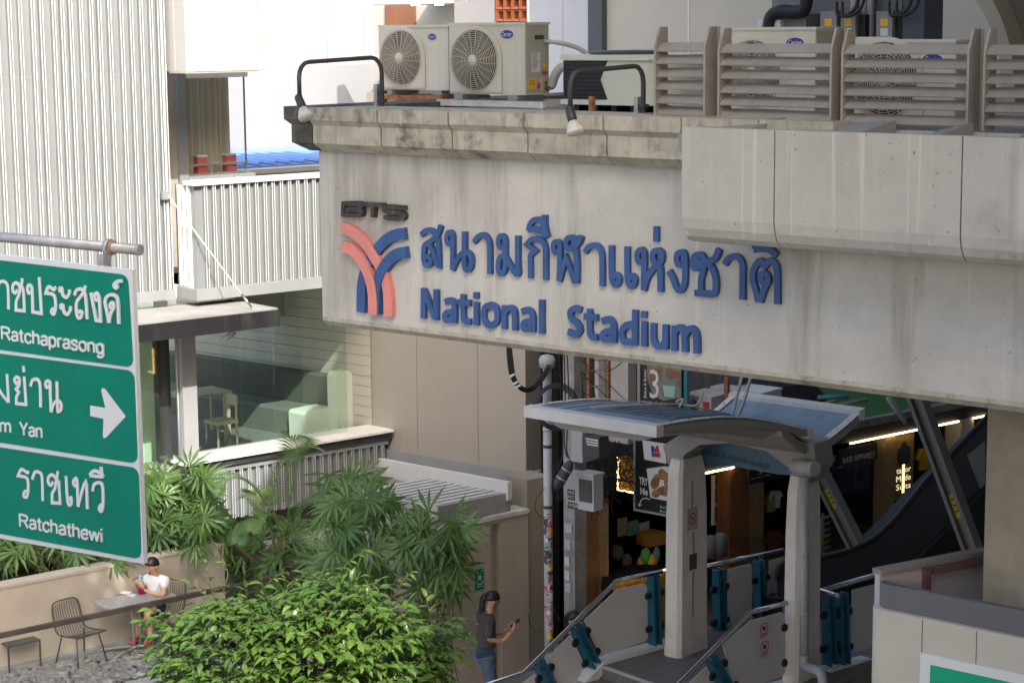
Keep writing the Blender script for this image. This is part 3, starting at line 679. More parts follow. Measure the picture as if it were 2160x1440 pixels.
for x in (1652, 1678):
    mb = MB(B); mb.box(B.s(x, 50, te)-.08, B.s(x, 50, te)+.06, te+.31, te+.4, zct, B.z(x, 42, te+.4)); obj('white_cap', mb, m_screenw, eb)
for x in (1822, 1837, 1802):
    s = B.s(x, 30, te+.12); mb = MB(B); mb.tube([B.w(s, te+.12, zct), B.w(s, te+.12, zct+2)], .045, 8); obj('conduit', mb, m_galv, eb)
s = B.s(1622, 30, te+.4); s2 = B.s(1700, 30, te+.4); z = B.z(1650, 26, te+.4)
mb = MB(); mb.tube(cr([B.w(s, te+.4, zct), B.w(s, te+.4, z-.15), B.w(s+.12, te+.4, z), B.w(s2-.1, te+.4, z), B.w(s2, te+.4, z+.1), B.w(s2+.02, te+.4, z+.7)], 5), .075, 10); obj('insulated_duct', mb, m_black, eb)
for k in range(4):
    a = random.uniform(1690, 1900); s = B.s(a, 10, te+.3); mb = MB(); z = zct+.95
    mb.tube(cr([B.w(s, te+.3, z), B.w(s+.1, te+.42, z-.15), B.w(s+.3, te+.4, z-.05), B.w(s+.35, te+.35, z+.4)], 5), .018, 6); obj('cable', mb, m_cable, eb)
# curved concrete stair soffit at the far right
tc_ = -4.2
mb = MB(B); arc = [(1990, -70), (2045, -15), (2078, 35), (2100, 90), (2112, 160), (2118, 300)]
inn = [(2050, -70), (2085, -15), (2110, 35), (2128, 90), (2138, 160), (2144, 300)]
A_ = [B.at(*q, tc_) for q in cr(arc, 5)]; I_ = [B.at(*q, tc_) for q in cr(inn, 5)]
mb.loft([[B.w(a[0], tc_, a[1]), B.w(i[0], tc_, i[1]), B.w(i[0], tc_-.8, i[1]), B.w(a[0], tc_-.8, a[1])] for a, i in zip(A_, I_)], smooth=False)
ca = thing('concrete_arch', 'curved concrete arch rising behind the last louvre screen', 'arch', B.w(A_[0][0], tc_, zct-.06))
obj('arch_rib', mb, M('arch concrete', (.33, .30, .245), .8, var=.1), ca)
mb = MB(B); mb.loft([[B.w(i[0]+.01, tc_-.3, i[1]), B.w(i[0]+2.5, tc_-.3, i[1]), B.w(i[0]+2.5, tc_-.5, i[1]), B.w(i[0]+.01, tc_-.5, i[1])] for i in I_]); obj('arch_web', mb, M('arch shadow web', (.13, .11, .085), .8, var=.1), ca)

# ================================================================== CAFE BUILDING at the left (ribbed metal cladding, green glass)
A = FA(785, 930, 33.0)
cafe = thing('cafe_building', 'pale ribbed metal building with green tinted glass dining room, balcony and black awning', 'building', A.w(-4, 0, 0))
# --- ribbed cladding sheets
m_rib_glint = M('seam glint tone', (.55, .56, .555), .4, var=.03)  # whiter rib caps: the bright glints along the seams are put into the colour
def rib_faces(F, s, wd, dp, t, z0, z1):
    pr = [(0, 0), (wd-.062, 0), (wd-.060, dp), (wd-.048, dp), (wd-.047, dp*.62), (wd-.020, dp*.62), (wd-.019, dp), (wd-.006, dp), (wd-.005, 0), (wd, 0)]
    mb = MB(F); mb.loft([[F.w(s+a, t+b, z) for a, b in pr] for z in (z0, z1)], closed=False, cap=False); return mb
def clad(F, parent, s0, s1, t, z0, z1, wavg=.163, dp=.07, vary=.18):
    widths = [wavg*(1-vary), wavg, wavg*(1+vary)]; src = {}
    s = s0; rnd = random.Random(int(abs(s0*100)))
    while s < s1-.05:
        k = rnd.randrange(3); wd = widths[k]
        if s+wd > s1: wd = s1-s; k = 9
        if k not in src or k == 9:
            o = obj('cladding_sheet', rib_faces(F, s, wd, dp, t, z0, z1), [m_clad, m_rib_glint], parent, recalc=False); src[k] = (o, s)
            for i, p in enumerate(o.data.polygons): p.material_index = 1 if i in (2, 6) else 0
        else:
            o0, sb = src[k]; inst(o0, parent, F.es*(s-sb))
        s += wd
# tall wall
zl = A.z(330, 612, 0); sL = A.s(-160, 300, 0); sR = A.s(352, 300, 0)
mb = MB(A); mb.box(sL, sR, -.4, -.002, zl, 10.2); tw = obj('tall_wall', mb, m_clad, cafe)
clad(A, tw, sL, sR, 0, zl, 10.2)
mb = MB(A); mb.box(sL, A.s(371, 612, .1), -.3, .10, A.z(330, 646, .1), zl-.002); obj('ledge', mb, m_greyc, cafe)
mb = MB(A)
for y, i0 in ((161, 0), (398, 0)):
    z = A.z(150, y, 0); mb.box(sL, sR, .0, .003, z-.006, z+.006)
obj('lap_joint', mb, m_greyc, tw)
# balcony
tb = .45; sB0 = A.s(412, 500, tb); sB1 = A.s(705, 500, tb)+.6; zB1 = A.z(520, 382, tb); zB0 = A.z(540, 596, tb); zB00 = A.z(540, 620, tb)
mb = MB(A); mb.box(sB0+.02, sB1, tb-.14, tb-.002, zB0, zB1-.02); bal = obj('balcony', mb, m_clad, cafe)
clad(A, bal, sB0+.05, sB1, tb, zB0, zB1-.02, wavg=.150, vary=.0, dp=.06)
mb = MB(A); mb.box(sB0-.06, sB1, tb-.22, tb+.08, zB1-.018, zB1+.05); obj('balcony_coping', mb, m_coping, bal)
mb = MB(A); mb.box(sB0-.06, sB1, -.3, tb+.09, zB00, zB0-.003); obj('balcony_ledge', mb, m_greyc, bal)
mb = MB(A); mb.box(sB0-.0, sB0+.02, -.1, tb, zB0, zB1-.02); obj('balcony_return', mb, m_clad, bal)
for k in range(3):
    mb = MB(A); t = .02+.14*k; mb.box(sB0-.045, sB0-.002, t, t+.05, zB0, zB1-.02); obj('return_rib', mb, m_white, bal)
mb = MB(A); mb.box(sB0-.05, sB1, -1.6, tb-.15, zB00, zB00+.2); obj('balcony_floor', mb, m_taupe, bal)
# upper white block
m_upw = M('off white wall panel', (.42, .415, .40), .6, var=.03, vs=.7)
tu = .45; zu = A.z(470, 150, tu); su = [A.s(x, 75, tu) for x in (390, 545, 690, 767, 790)]
for i in range(4):
    mb = MB(A); mb.box(su[i]+.005, su[i+1]-.005, tu-.3, tu, zu+(.0 if i < 1 else A.z(660, 141, tu)-A.z(660, 148, tu)), 10.2); obj('upper_wall_panel', mb, m_upw, cafe)
mb = MB(A); mb.box(su[0]+.012, su[3]-.01, -.6, tu-.02, zu+.06, 10.0); obj('upper_block', mb, M('joint grey', (.4, .39, .36), .8, var=0), cafe)
mb = MB(A); mb.box(su[0]+.0, su[0]+.012, -.5, tu-.31, zu, 10.2); obj('upper_side', mb, m_upw, cafe)
mb = MB(A); mb.box(su[0], A.s(562, 148, tu), tu-.5, tu-.01, zu-.025, zu-.003); obj('soffit_trim', mb, m_taupe, cafe)
# loggia wall, pilaster and corner window with a curtain
zf = zB00+.2; tl_ = -1.3
ls_ = lambda x, y=280: A.s(x, y, tl_)
mb = MB(A); mb.box(ls_(325), ls_(373), tl_-.2, tl_-.01, zf, zu+.3); obj('loggia_wall', mb, m_taupe, cafe)
mb = MB(A); mb.box(ls_(373), ls_(392), tl_-.2, tl_+.06, zf, zu+.3); obj('pilaster', mb, m_greyc, cafe)
w0, w1, w2 = ls_(391), ls_(502), ls_(520); wz0 = A.z(450, 362, tl_); wz1 = A.z(450, 164, tl_)
mb = MB(A); mb.box(w0, w2+.1, tl_-.25, tl_+.08, wz0-.16, wz0-.05); win = obj('window', mb, m_greyc, cafe)
mb = MB(A); mb.box(w0, w2+.02, tl_-.2, tl_+.05, wz1, wz1+.11); obj('window_head', mb, m_white, win)
mb = MB(A); mb.box(w0, w2, tl_-.012, tl_, wz0, wz1); obj('pane', mb, m_glassc, win)
mb = MB(A); mb.box(w2-.014, w2, tl_-.05, tl_-.013, wz0, wz1); obj('corner_edge', mb, m_greymetal, win)
for zz in (wz0-.048, wz0+.10):
    mb = MB(A); mb.box(w0, w2, tl_-.02, tl_+.01, zz, zz+.03); obj('glazing_bar', mb, m_greyc, win)
mb = MB(A); mb.box(w0, w2+.1, tl_-.3, tl_-.26, zf, wz0-.16); obj('loggia_low_wall', mb, m_taupe, cafe)
mb = MB(A); n = 90
mb.loft([[A.w(w0+(w1-w0)*i/n, tl_-.24+.05*math.sin(i*.62)+.025*math.sin(i*.23), z) for i in range(n+1)] for z in (wz0-.1, wz1+.1)], closed=False, cap=False, smooth=True)
obj('curtain', mb, M('olive curtain', (.55, .51, .41), .9, var=.05), cafe, recalc=False)
for x in (421, 482):
    s = A.s(x, 345, tl_-.12); z = wz0+.0
    f = setp(obj('red_box', MB(A).box(s-.09, s+.09, tl_-.16, tl_-.02, z-.02, z+.24), M('salmon red card %d' % x, (.55, .12, .11), .6, var=.06)), 'red carton with white rim on the window ledge, ' + ('nearest the pilaster' if x == 421 else 'at the glass corner'), 'box', 'red cartons in the loggia window')
    obj('rim', MB(A).box(s-.095, s+.095, tl_-.165, tl_-.015, z+.2405, z+.27), m_label, f)
# low parapet on the right of the loggia, blue roof and white wall further back
tp = -1.7
far = thing('rear_building', 'sunlit white rear building wall above a blue sheet roof', 'building', A.w(0, -5, 0))
mb = MB(A); mb.box(A.s(468, 240, -5), A.s(800, 240, -5), -5.3, -5, 3, zu+2); obj('wall', mb, M('rear wall white', (.30, .30, .298), .7, var=.02), far)
bl = thing('blue_roof', 'bright blue corrugated sheet roof seen between the window and the concrete beam', 'roof', A.w(A.s(590, 330, -3), -3.2, 4))
bz0 = A.z(590, 345, -2.3); bz1 = A.z(590, 312, -4.9)
ss0 = A.s(480, 330, -2.3); ss1 = A.s(760, 330, -2.3)+1.2
mb = MB(A); mb.loft([[A.w(s, -2.3, bz0-.02), A.w(s, -4.95, bz1-.02), A.w(s, -4.95, bz1-.1), A.w(s, -2.3, bz0-.1)] for s in (ss0, ss1)]); obj('roof_base', mb, m_blueroof, bl)
s = ss0; f0 = None
while s < ss1:
    if f0 is None:
        mb = MB(A); mb.loft([[A.w(s, -2.3, bz0), A.w(s+.03, -2.3, bz0+.05), A.w(s+.09, -2.3, bz0+.05), A.w(s+.12, -2.3, bz0)], [A.w(s, -4.0, bz0+(bz1-bz0)*.6), A.w(s+.03, -4.0, bz0+(bz1-bz0)*.6+.05), A.w(s+.09, -4.0, bz0+(bz1-bz0)*.6+.05), A.w(s+.12, -4.0, bz0+(bz1-bz0)*.6)]]); f0 = obj('roof_rib', mb, m_blueroof, bl)
    else: inst(f0, bl, A.es*(s-ss0))
    s += .30
mb = MB(A); mb.box(w2+.12, sB1+2, -2.2, -2.0, zf-1, A.z(590, 364, -2)); obj('parapet', mb, m_taupe, cafe)
mb = MB(A); mb.box(w2-.0, sB1+2, -2.28, -1.93, A.z(590, 364, -2)+.003, A.z(590, 354, -2)); obj('parapet_coping', mb, m_coping, cafe)

# --- awning slab with its stay cable
zs = A.z(360, 646, .1)
ax0, at1 = A.atz(560, 651, zs); at1 = A.atz(590, 651, zs)[1]; ax1 = A.atz(590, 651, zs)[0]
mb = MB(A); mb.box(sL, ax1, .11, at1, zs-.26, zs-.012); aw = obj('awning', mb, m_awn, cafe)
mb = MB(A); mb.box(sL, ax1-.02, .11, at1-.02, zs-.011, zs+.012); obj('awning_top', mb, M('light grey awning top', (.27, .265, .25), .8, var=.2, vs=2), aw)  # top sheet much paler than the fascia
mb = MB(A)
for x in (418, 505, 560): mb.box(A.s(x, 690, at1), A.s(x, 690, at1)+.008, at1+.001, at1+.003, zs-.26, zs-.012)
obj('fascia_joint', mb, m_black, aw)
sc0 = A.at(352, 412, .08); mb = MB(A); mb.box(sc0[0]-.1, sc0[0]+.03, .062, .13, sc0[1]-.06, sc0[1]+.06)
st = thing('stay_cable', 'white stay cable running from the ribbed wall down to the awning corner', 'cable', A.w(sc0[0], .1, sc0[1])); obj('wall_bracket', mb, m_galv, st)
sc1 = A.at(535, 652, at1-.12)
mb = MB(); mb.tube([A.w(sc0[0], .12, sc0[1]), A.w(sc1[0], at1-.12, zs+.0)], .010, 6); obj('cable', mb, m_screenw, st)
p0 = A.w(sc0[0], .12, sc0[1]); p1 = A.w(sc1[0], at1-.12, zs)
mb = MB(); mb.tube([p0.lerp(p1, .86), p0.lerp(p1, .98)], .02, 6); obj('turnbuckle', mb, m_steel, st)
cmx, cmt = A.atz(548, 706, zs-.27)
cc = thing('camera_dome', 'small white security camera hanging under the awning corner', 'security camera', A.w(cmx, at1-.3, zs-.27))
mb = MB(A); mb.box(cmx-.12, cmx+.12, at1-.4, at1-.2, zs-.30, zs-.262); obj('mount', mb, m_screenw, cc)
mb = MB(); p = A.w(cmx, at1-.3, zs-.33); mb.tube([p+Vector((.05, 0, .02)), p+Vector((-.12, -.08, -.11))], .045, 10); obj('camera_body', mb, m_screenw, cc)

# --- dining room behind the glass
zfl = 2.36; tg = .18
gs0, gs1 = A.s(300, 850, tg), A.s(731, 760, tg); zg1 = zB00; zg0 = A.z(560, 945, tg)
mb = MB(A); mb.box(gs0-3, .6, -5.5, tg-.05, zfl-.25, zfl); obj('dining_floor', mb, M('grey dining floor', (.22, .23, .22), .35, var=.08), cafe)
mb = MB(A); mb.box(gs0-3, .6, -2.3, -.05, zg1+.0, zg1+.2); obj('dining_ceiling', mb, m_white, cafe)
mb = MB(A); mb.box(gs0-3, .6, -5.7, -5.5, zfl, zfl+.9); obj('dining_rear_wall', mb, m_taupe, cafe)
W_ = Frame(A.w(0, 0, 0), -U2)            # grooved wall: runs away to the left from the inner corner
zz = zg1; k = 0
gw = obj('grooved_wall', MB(W_).box(-5.2, .02, -.2, -.02, 1.0, zB0+.2), M('board joint', (.18, .17, .14), .9, var=0), cafe)
z = 1.5; fb = None
while z < zB0:
    if fb is None: fb = obj('board', MB(W_).box(-5.2, .0, -.019, 0, z, z+.162), m_groove, gw)
    else: inst(fb, gw, (0, 0, z-1.5))
    z += .17
panes = [gs0, A.s(417, 800, tg), A.s(578, 800, tg), gs1]
for i in range(3):
    mb = MB(A); mb.box(panes[i]+.004, panes[i+1]-.004, tg-.015, tg, zg0, zg1); obj('glass_pane', mb, m_glass, cafe)
# sill
sl0 = A.s(392, 975, .62); mb = MB(A); zs0 = A.atz(392, 975, 0)[0]
zsl = A.z(600, 944, .55)
mb = MB(A); mb.box(sl0, .05, -.1, .55, zsl-.035, zsl); obj('sill', mb, m_white, cafe)
mb = MB(A); mb.box(sl0, .04, -.1, .50, zsl-.15, zsl-.037); obj('dark_band', mb, m_dark, cafe)
mb = MB(A); mb.box(sl0-.0, .0, -.1, .46, zsl-.24, zsl-.152); obj('grey_beam', mb, m_greyc, cafe)
mb = MB(A); mb.box(sl0-.1, -.08, .2, .40, 1.55, zsl-.242); lw = obj('low_wall', mb, m_clad, cafe)
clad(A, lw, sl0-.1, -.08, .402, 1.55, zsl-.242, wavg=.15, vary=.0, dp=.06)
mb = MB(A); mb.box(gs0-3, sl0-.1, -.1, .30, 1.7, A.z(330, 985, .3)); obj('grey_beam', mb, m_greyc, cafe)
mb = MB(A); mb.box(gs0-3, .0, -.3, -.2, -.2, zfl-.26); obj('base_wall', mb, m_taupe, cafe)
mb = MB(A); mb.box(gs0-3, sl0-.1, .1, .2, .0, 1.69); obj('low_wall', mb, m_clad, cafe)
# column, fin and dark mullion in front of the glass
f0, f1 = A.s(387, 860, .5), A.s(417, 860, .5)
mb = MB(A); mb.box(f0, f1, .30, .5, zsl-.03, zs-.262); obj('fin_column', mb, M('pale grey fin', (.36, .36, .36), .5, var=.04), cafe)
mb = MB(A); mb.box(f0-.22, f0-.02, .02, .17, zg0-.2, zg1); obj('dark_mullion', mb, m_dark, cafe)
mb = MB(A); mb.tube([A.w(f0-.03, .40, zsl), A.w(f0-.03, .40, zs-.262)], .012, 6); obj('white_pipe', mb, m_screenw, cafe)
# pale green partition on the left
mb = MB(A); mb.box(gs0-3, f0+.3, -.62, -.52, zfl, zg1); obj('green_partition', mb, M('pale green partition', (.50, .62, .46), .8, var=.04), cafe)
# banquette sofa along the grooved wall
so = thing('banquette_sofa', 'long upholstered banquette with tall back and end arm in a sunlit tone inside the dining room', 'sofa', W_.w(-2.5, .4, zfl))
sa = -.72; zb1 = zfl+.98
mb = MB(W_); mb.prism_s([(.02, zfl), (.26, zfl), (.24, zb1-.03), (.18, zb1), (.08, zb1), (.02, zb1-.03)], -4.9, sa); obj('backrest', mb, M('dark olive upholstery', (.10, .105, .09), .9, var=.1), so)
mb = MB(W_); mb.prism_s([(.265, zfl), (.75, zfl), (.76, zfl+.40), (.72, zfl+.45), (.265, zfl+.45)], -4.9, sa-.35); obj('seat', mb, M('grey green seat', (.16, .17, .15), .9, var=.1), so)
mb = MB(W_); mb.prism_s([(.265, zfl), (.86, zfl), (.87, zfl+.42), (.82, zfl+.47), (.265, zfl+.47)], sa-.34, sa+.05); obj('seat_end', mb, m_sofalit, so, label='seat block at the sofa end with sunlight in its colour')
mb = MB(W_); mb.prism_s([(.0, zfl), (.35, zfl), (.36, zb1+.02), (.30, zb1+.10), (.08, zb1+.10), (.0, zb1+.04)], sa+.06, sa+.28); obj('end_arm', mb, m_sofalit, so, label='upholstered end arm with sunlight in its colour')
# dining table and chair behind the glass
zt_ = zfl+.74; ts, tt = A.atz(448, 822, zt_)
tab = thing('dining_table', 'pale timber dining table behind the glass beside the white fin', 'table', A.w(ts, tt, zfl))
mpale = M('pale timber', (.55, .48, .33), .5, var=.08)
mb = MB(A); mb.box(ts-.75, ts+.2, tt-.35, tt+.3, zt_-.035, zt_); obj('tabletop', mb, mpale, tab)
for a in (-.7, .12):
    for b in (-.3, .22): mb = MB(A); mb.box(ts+a, ts+a+.05, tt+b, tt+b+.05, zfl, zt_-.036); obj('leg', mb, mpale, tab)
cs, ct = A.atz(468, 945, zfl)
ch = thing('dining_chair', 'pale timber chair with curved top rail behind the glass', 'chair', A.w(cs, ct, zfl))
mb = MB(A); mb.box(cs-.2, cs+.2, ct-.2, ct+.2, zfl+.42, zfl+.47); obj('seat', mb, mpale, ch)
for a, b, h in ((-.19, -.19, .42), (-.19, .16, .42), (.16, -.19, .86), (.16, .16, .86)):
    mb = MB(A); mb.tube([A.w(cs+a+.02, ct+b+.02, zfl), A.w(cs+a+.02+(.05 if h > .5 else 0)*0, ct+b+.02, zfl+h)], .02, 6); obj('leg', mb, mpale, ch)
mb = MB(A); mb.loft([[A.w(cs+.17+.05*math.sin(math.pi*i/6)+e, ct-.2+.4*i/6, zfl+.68+f) for e, f in ((0, 0), (.025, 0), (.025, .18), (0, .18))] for i in range(7)]); obj('top_rail', mb, mpale, ch)

# ================================================================== BEIGE PANEL BUILDING and the louvred roof
bp = thing('beige_panel_building', 'shaded beige building of large flat panels over a grey concrete base', 'building', W_.w(2, 0, 0))
e0, e1, e2, e3 = .02, W_.s(880, 850), W_.s(1008, 860), W_.s(1109, 870)
zbp = W_.z(950, 968)
for a, b in ((e0, e1), (e1, e2), (e2, e3)):
    mb = MB(W_); mb.box(a+.006, b-.006, -.1, 0, zbp, 8.0); obj('wall_panel', mb, m_beige, bp)
mb = MB(W_); mb.box(.02, e3-.003, -1.2, -.102, .5, 8); obj('core', mb, m_dark, bp)
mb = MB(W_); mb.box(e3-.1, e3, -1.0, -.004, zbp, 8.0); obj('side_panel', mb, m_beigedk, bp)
mb = MB(W_); mb.box(-.0, e3+.10, -1.0, .06, W_.z(950, 1003)-.05, zbp-.004); obj('base_band', mb, m_greyc, bp)
mb = MB(W_); mb.box(-.0, e3+.05, -.8, .02, 0, W_.z(950, 1003)-.055); obj('base_wall', mb, m_conc, bp)

G = FA(1050, 1085, 27.5)                 # wall the woman stands by
gz = G.z(1050, 1085)
m_lou = M('light grey slat', (.46, .47, .46), .55, var=.1)
zr = 2.64
lr = thing('louvre_roof', 'grey louvred roof over the passage in front of the beige building', 'roof', P_z(940, 1040, zr-.2))
p00 = P_z(925, 1068, zr); p10 = P_z(1083, 1040, zr); p01 = P_z(782, 1012, zr); p11 = P_z(1068, 1035, zr)
la = G.loc(p00); lb = G.loc(p10); dB = Vector(U2)
Ln = (lb[0]-la[0]); depth_ = 1.5
mb = MB(G); mb.box(la[0], lb[0], la[1]-.08, la[1], zr-.26, zr); obj('front_fascia', mb, m_greymetal, lr)
LFm = Frame(G.w(la[0], la[1], 0), U2)
mb = MB(); 
def Q(u, v, z): return G.w(la[0]+Ln*u, la[1], 0) + dB*(depth_*v) + Vector((0, 0, z))
mb.loft([[Q(0, .02, zr-.24), Q(0, .02, zr-.01), Q(0.03, .02, zr-.01), Q(.03, .02, zr-.24)], [Q(0, 1, zr-.24), Q(0, 1, zr-.01), Q(.03, 1, zr-.01), Q(.03, 1, zr-.24)]]); obj('side_fascia', mb, m_coping, lr)
mb = MB(); mb.loft([[Q(1.0, -.02, zr-.1), Q(1.0, -.02, zr+.16), Q(.94, -.02, zr+.16), Q(.94, -.02, zr-.1)], [Q(1.0, 1.65, zr-.1), Q(1.0, 1.65, zr+.16), Q(.94, 1.65, zr+.16), Q(.94, 1.65, zr-.1)]]); obj('gutter', mb, m_coping, lr)
for i in range(10):
    v = .07+.9*i/9; mb = MB(); e = .034/depth_
    mb.loft([[Q(u, v-e, zr-.03), Q(u, v+e, zr-.03), Q(u, v+e, zr+.015), Q(u, v-e, zr+.012)] for u in (.035, .935)]); obj('slat', mb, m_lou, lr)
mb = MB(); mb.loft([[Q(.03, .03, zr-.08), Q(.93, .03, zr-.08), Q(.93, 1, zr-.08), Q(.03, 1, zr-.08)], [Q(.03, .03, zr-.06), Q(.93, .03, zr-.06), Q(.93, 1, zr-.06), Q(.03, 1, zr-.06)]]); obj('ceiling', mb, m_dark, lr)  # dark sheet close under the slats, painting the gaps as shade
for u, v in ((.05, .04), (.05, .95)):
    p = Q(u, v, 0); mb = MB(); mb.tube([p, p+Vector((0, 0, zr-.3))], .045, 8); obj('post', mb, m_greymetal, lr)

# wall of the woman, with niche
ww = thing('passage_wall', 'taupe rendered wall with a tall narrow niche behind the standing woman', 'wall', G.w(0, 0, 0))
n0, n1 = G.s(1036, 1180), G.s(1056, 1180); g0 = G.s(930, 1100); g1 = G.s(1114, 1100); nz1 = G.z(1046, 1104)
mb = MB(G); mb.box(g0, n0, -.25, 0, 0, gz-.06); mb.box(n1, g1, -.25, 0, 0, gz-.06); mb.box(n0, n1, -.25, 0, nz1, gz-.06); mb.box(n0, n1, -.25, -.12, 0, nz1); obj('wall_face', mb, m_taupe, ww)
mb = MB(G); mb.box(g0, g1, -.30, .03, gz-.058, gz); obj('coping', mb, M('stained pale coping', (.55, .54, .5), .8, var=.25, vs=6), ww)
g2 = G.s(1152, 1100, -.15)
mb = MB(G); mb.box(g1+.008, g2, -.5, -.03, 0, G.z(1130, 1010)); obj('end_pier', mb, M('dark taupe render', (.27, .235, .19), .85, var=.12, bump=.08), ww)
# assembly point sign
a0, a1 = G.s(1001, 1220), G.s(1020, 1220); y0, y1 = G.z(1010, 1242), G.z(1010, 1199)
sg = thing('assembly_sign', 'small green sign with white figures on the taupe wall behind the woman', 'sign', G.w((a0+a1)/2, .01, y0))
mb = MB(G); mb.box(a0, a1, .002, .012, y0, y1); obj('plate', mb, m_green, sg)
mb = MB(G)
ce = (a0+a1)/2; q = (a1-a0); zc = y0+(y1-y0)*.62
for dx in (-.06, .06):
    mb.face(ell(G, ce+dx*q*1.6, zc+.035, .012, .012, .0135, 8)); mb.box(ce+dx*q*1.6-.01, ce+dx*q*1.6+.01, .0122, .0135, zc-.045, zc+.02)
for sx in (-1, 1):
    for sz in (-1, 1): mb.face([G.w(ce+sx*q*.38, .0135, zc+sz*.085), G.w(ce+sx*q*.38-sx*.03, .0135, zc+sz*.085), G.w(ce+sx*q*.38, .0135, zc+sz*.085-sz*.03)])
mb.box(a0+.01, a1-.01, .0122, .0135, y0+(y1-y0)*.30, y0+(y1-y0)*.31)
obj('pictogram', mb, m_label, sg)
for i in range(2):
    mb = MB(G); mb.box(a0+.03, a1-.03, .0122, .0135, y0+.035+.03*i, y0+.045+.03*i); obj('print_line', mb, m_label, sg)
# ================================================================== ROAD SIGN in front, at the left
_p0 = P_d(285, 870, 9.6)
_e1 = -(ray(-6545, -111)).normalized(); _ez = (Vector((0, 0, 1)) - _e1*_e1.z).normalized()
SG = Frame(_p0, _e1, _ez)
rs = thing('road_sign', 'large green direction sign with white Thai and Latin place names and an arrow', 'road sign', SG.w(-1, 0, -.8))
def pxpoly(F, pts, t): return [F.at(x, y, t) for x, y in pts]
a = pxpoly(SG, [(-260, 508), (278, 570), (303, 1189), (-260, 1088)], 0)
mb = MB(SG); mb.prism_t(a, -.03, 0); obj('backing_plate', mb, m_signw, rs)
mb = MB(SG)
for i in range(22):
    y = 592+i*27; s, z = SG.at(279+(y-570)*.04, y, -.03); mb.box(s, s+.022, -.03, -.02, z-.004, z+.004)
obj('rivet_tab', mb, m_dark, rs)
def rounded(q, r=.05):                      # q: tl, tr, br, bl in (s, z); the right-hand corners are rounded
    tl, tr, br, bl = [Vector(v) for v in q]; out = [tl]
    for c, p, n in ((tr, tl, br), (br, tr, bl)):
        u = (p-c).normalized(); v = (n-c).normalized()
        for k in range(7):
            f = k/6; out.append(c + u*r*(1-f)**2 + v*r*f**2)
    return [tuple(v) for v in out] + [tuple(bl)]
for q in ([(-258, 519), (270, 580), (281.5, 775), (-258, 703)], [(-258, 712), (283, 782), (290.5, 977.5), (-258, 893)], [(-258, 904), (292.5, 987), (298, 1179), (-258, 1078)]):
    mb = MB(SG); mb.prism_t(rounded(pxpoly(SG, q, .002)), .0005, .003); obj('green_panel', mb, m_green, rs)
S7 = lambda x, y: (x/4.5, 540+y/4.5)
S8 = lambda x, y: (x/4.234, 860+y/4.234)
def prints(zf, glyphs, wd, name='thai_print'):
    mb = MB(SG); tt = .0046
    for g in glyphs:
        p = [SG.at(*zf(*q), .005) for q in g]; mb.ribbon(cr(p, 4) if len(p) > 2 else p, wd, .0031, tt, .0006); tt += .0007
    obj(name, mb, m_signw, rs)
PW = .0165
prints(S7, [[(-20,300),(-5,250),(30,240),(62,262),(76,325),(80,506)], [(-95,300),(-80,250),(-50,235),(-40,300),(-38,470)],
  [(165,322),(145,350),(122,330),(122,280),(145,255),(172,265),(190,310),(178,375),(155,430),(152,512),(152,512),(232,520),(232,520),(224,350),(208,288)], [(198,300),(208,250),(212,212)],
  [(295,340),(272,350),(262,310),(272,278),(297,285),(307,340),(313,530),(313,530),(395,545),(395,545),(374,200)],
  [(530,292),(512,318),(462,292),(437,352),(437,352),(500,362),(525,400),(530,500),(512,550),(490,530),(505,500),(530,515)],
  [(592,330),(572,330),(572,305),(590,310),(600,370),(635,392),(660,355),(662,318)], [(602,490),(582,490),(582,465),(600,470),(610,530),(645,552),(670,515),(672,475)],
  [(712,372),(730,325),(770,312),(805,345),(820,420),(832,598)], [(815,282),(800,340),(765,390),(732,440),(730,520),(745,580),(772,582),(785,545),(765,522),(745,540)],
  [(868,345),(918,608),(918,608),(960,615),(960,615),(952,470),(945,390),(920,352),(905,378),(918,415),(942,410)],
  [(1040,632),(1020,520),(1003,430),(1030,378),(1080,366),(1118,398),(1128,480),(1134,642)], [(1042,632),(1060,540),(1088,490),(1082,445),(1058,450),(1056,485),(1082,492)],
  [(1108,302),(1090,285),(1095,262),(1115,265),(1120,295),(1100,305)], [(1098,262),(1125,238),(1165,235)]], PW)
prints(S7, [[(-75,1190),(-70,1240),(-45,1300),(-20,1250),(10,1300),(78,1385)], [(65,1118),(82,1390)],
  [(175,1190),(155,1210),(138,1172),(160,1148),(185,1170),(180,1230),(152,1262),(180,1290),(158,1330),(156,1398),(156,1398),(248,1408),(248,1408),(230,1142)],
  [(222,1042),(228,1102)], [(290,1235),(310,1178),(350,1168),(378,1205),(385,1300),(388,1435)],
  [(470,1232),(445,1245),(435,1210),(450,1185),(475,1200),(480,1300),(488,1478)], [(488,1478),(512,1405),(550,1372),(580,1400),(582,1450),(560,1472),(550,1440),(543,1188)]], PW)
prints(S8, [[(250,560),(242,578),(190,548),(160,605),(160,605),(225,618),(248,650),(250,750),(235,795),(210,785),(222,745),(250,752)],
  [(287,638),(310,575),(350,575),(375,620),(381,830)],
  [(475,658),(452,690),(430,660),(438,612),(470,598),(502,640),(490,720),(466,765),(466,845),(466,845),(538,850),(538,850),(525,645)], [(508,640),(518,565)],
  [(592,608),(602,800),(618,865),(640,850),(635,800),(610,818)],
  [(695,695),(672,695),(657,665),(670,635),(690,652),(700,880)], [(700,880),(768,655),(783,900)],
  [(832,742),(845,682),(888,666),(920,702),(923,870),(910,920),(890,900),(905,865),(930,878)],
  [(805,598),(840,562),(890,575),(918,612),(805,600)], [(905,525),(917,615)]], PW)
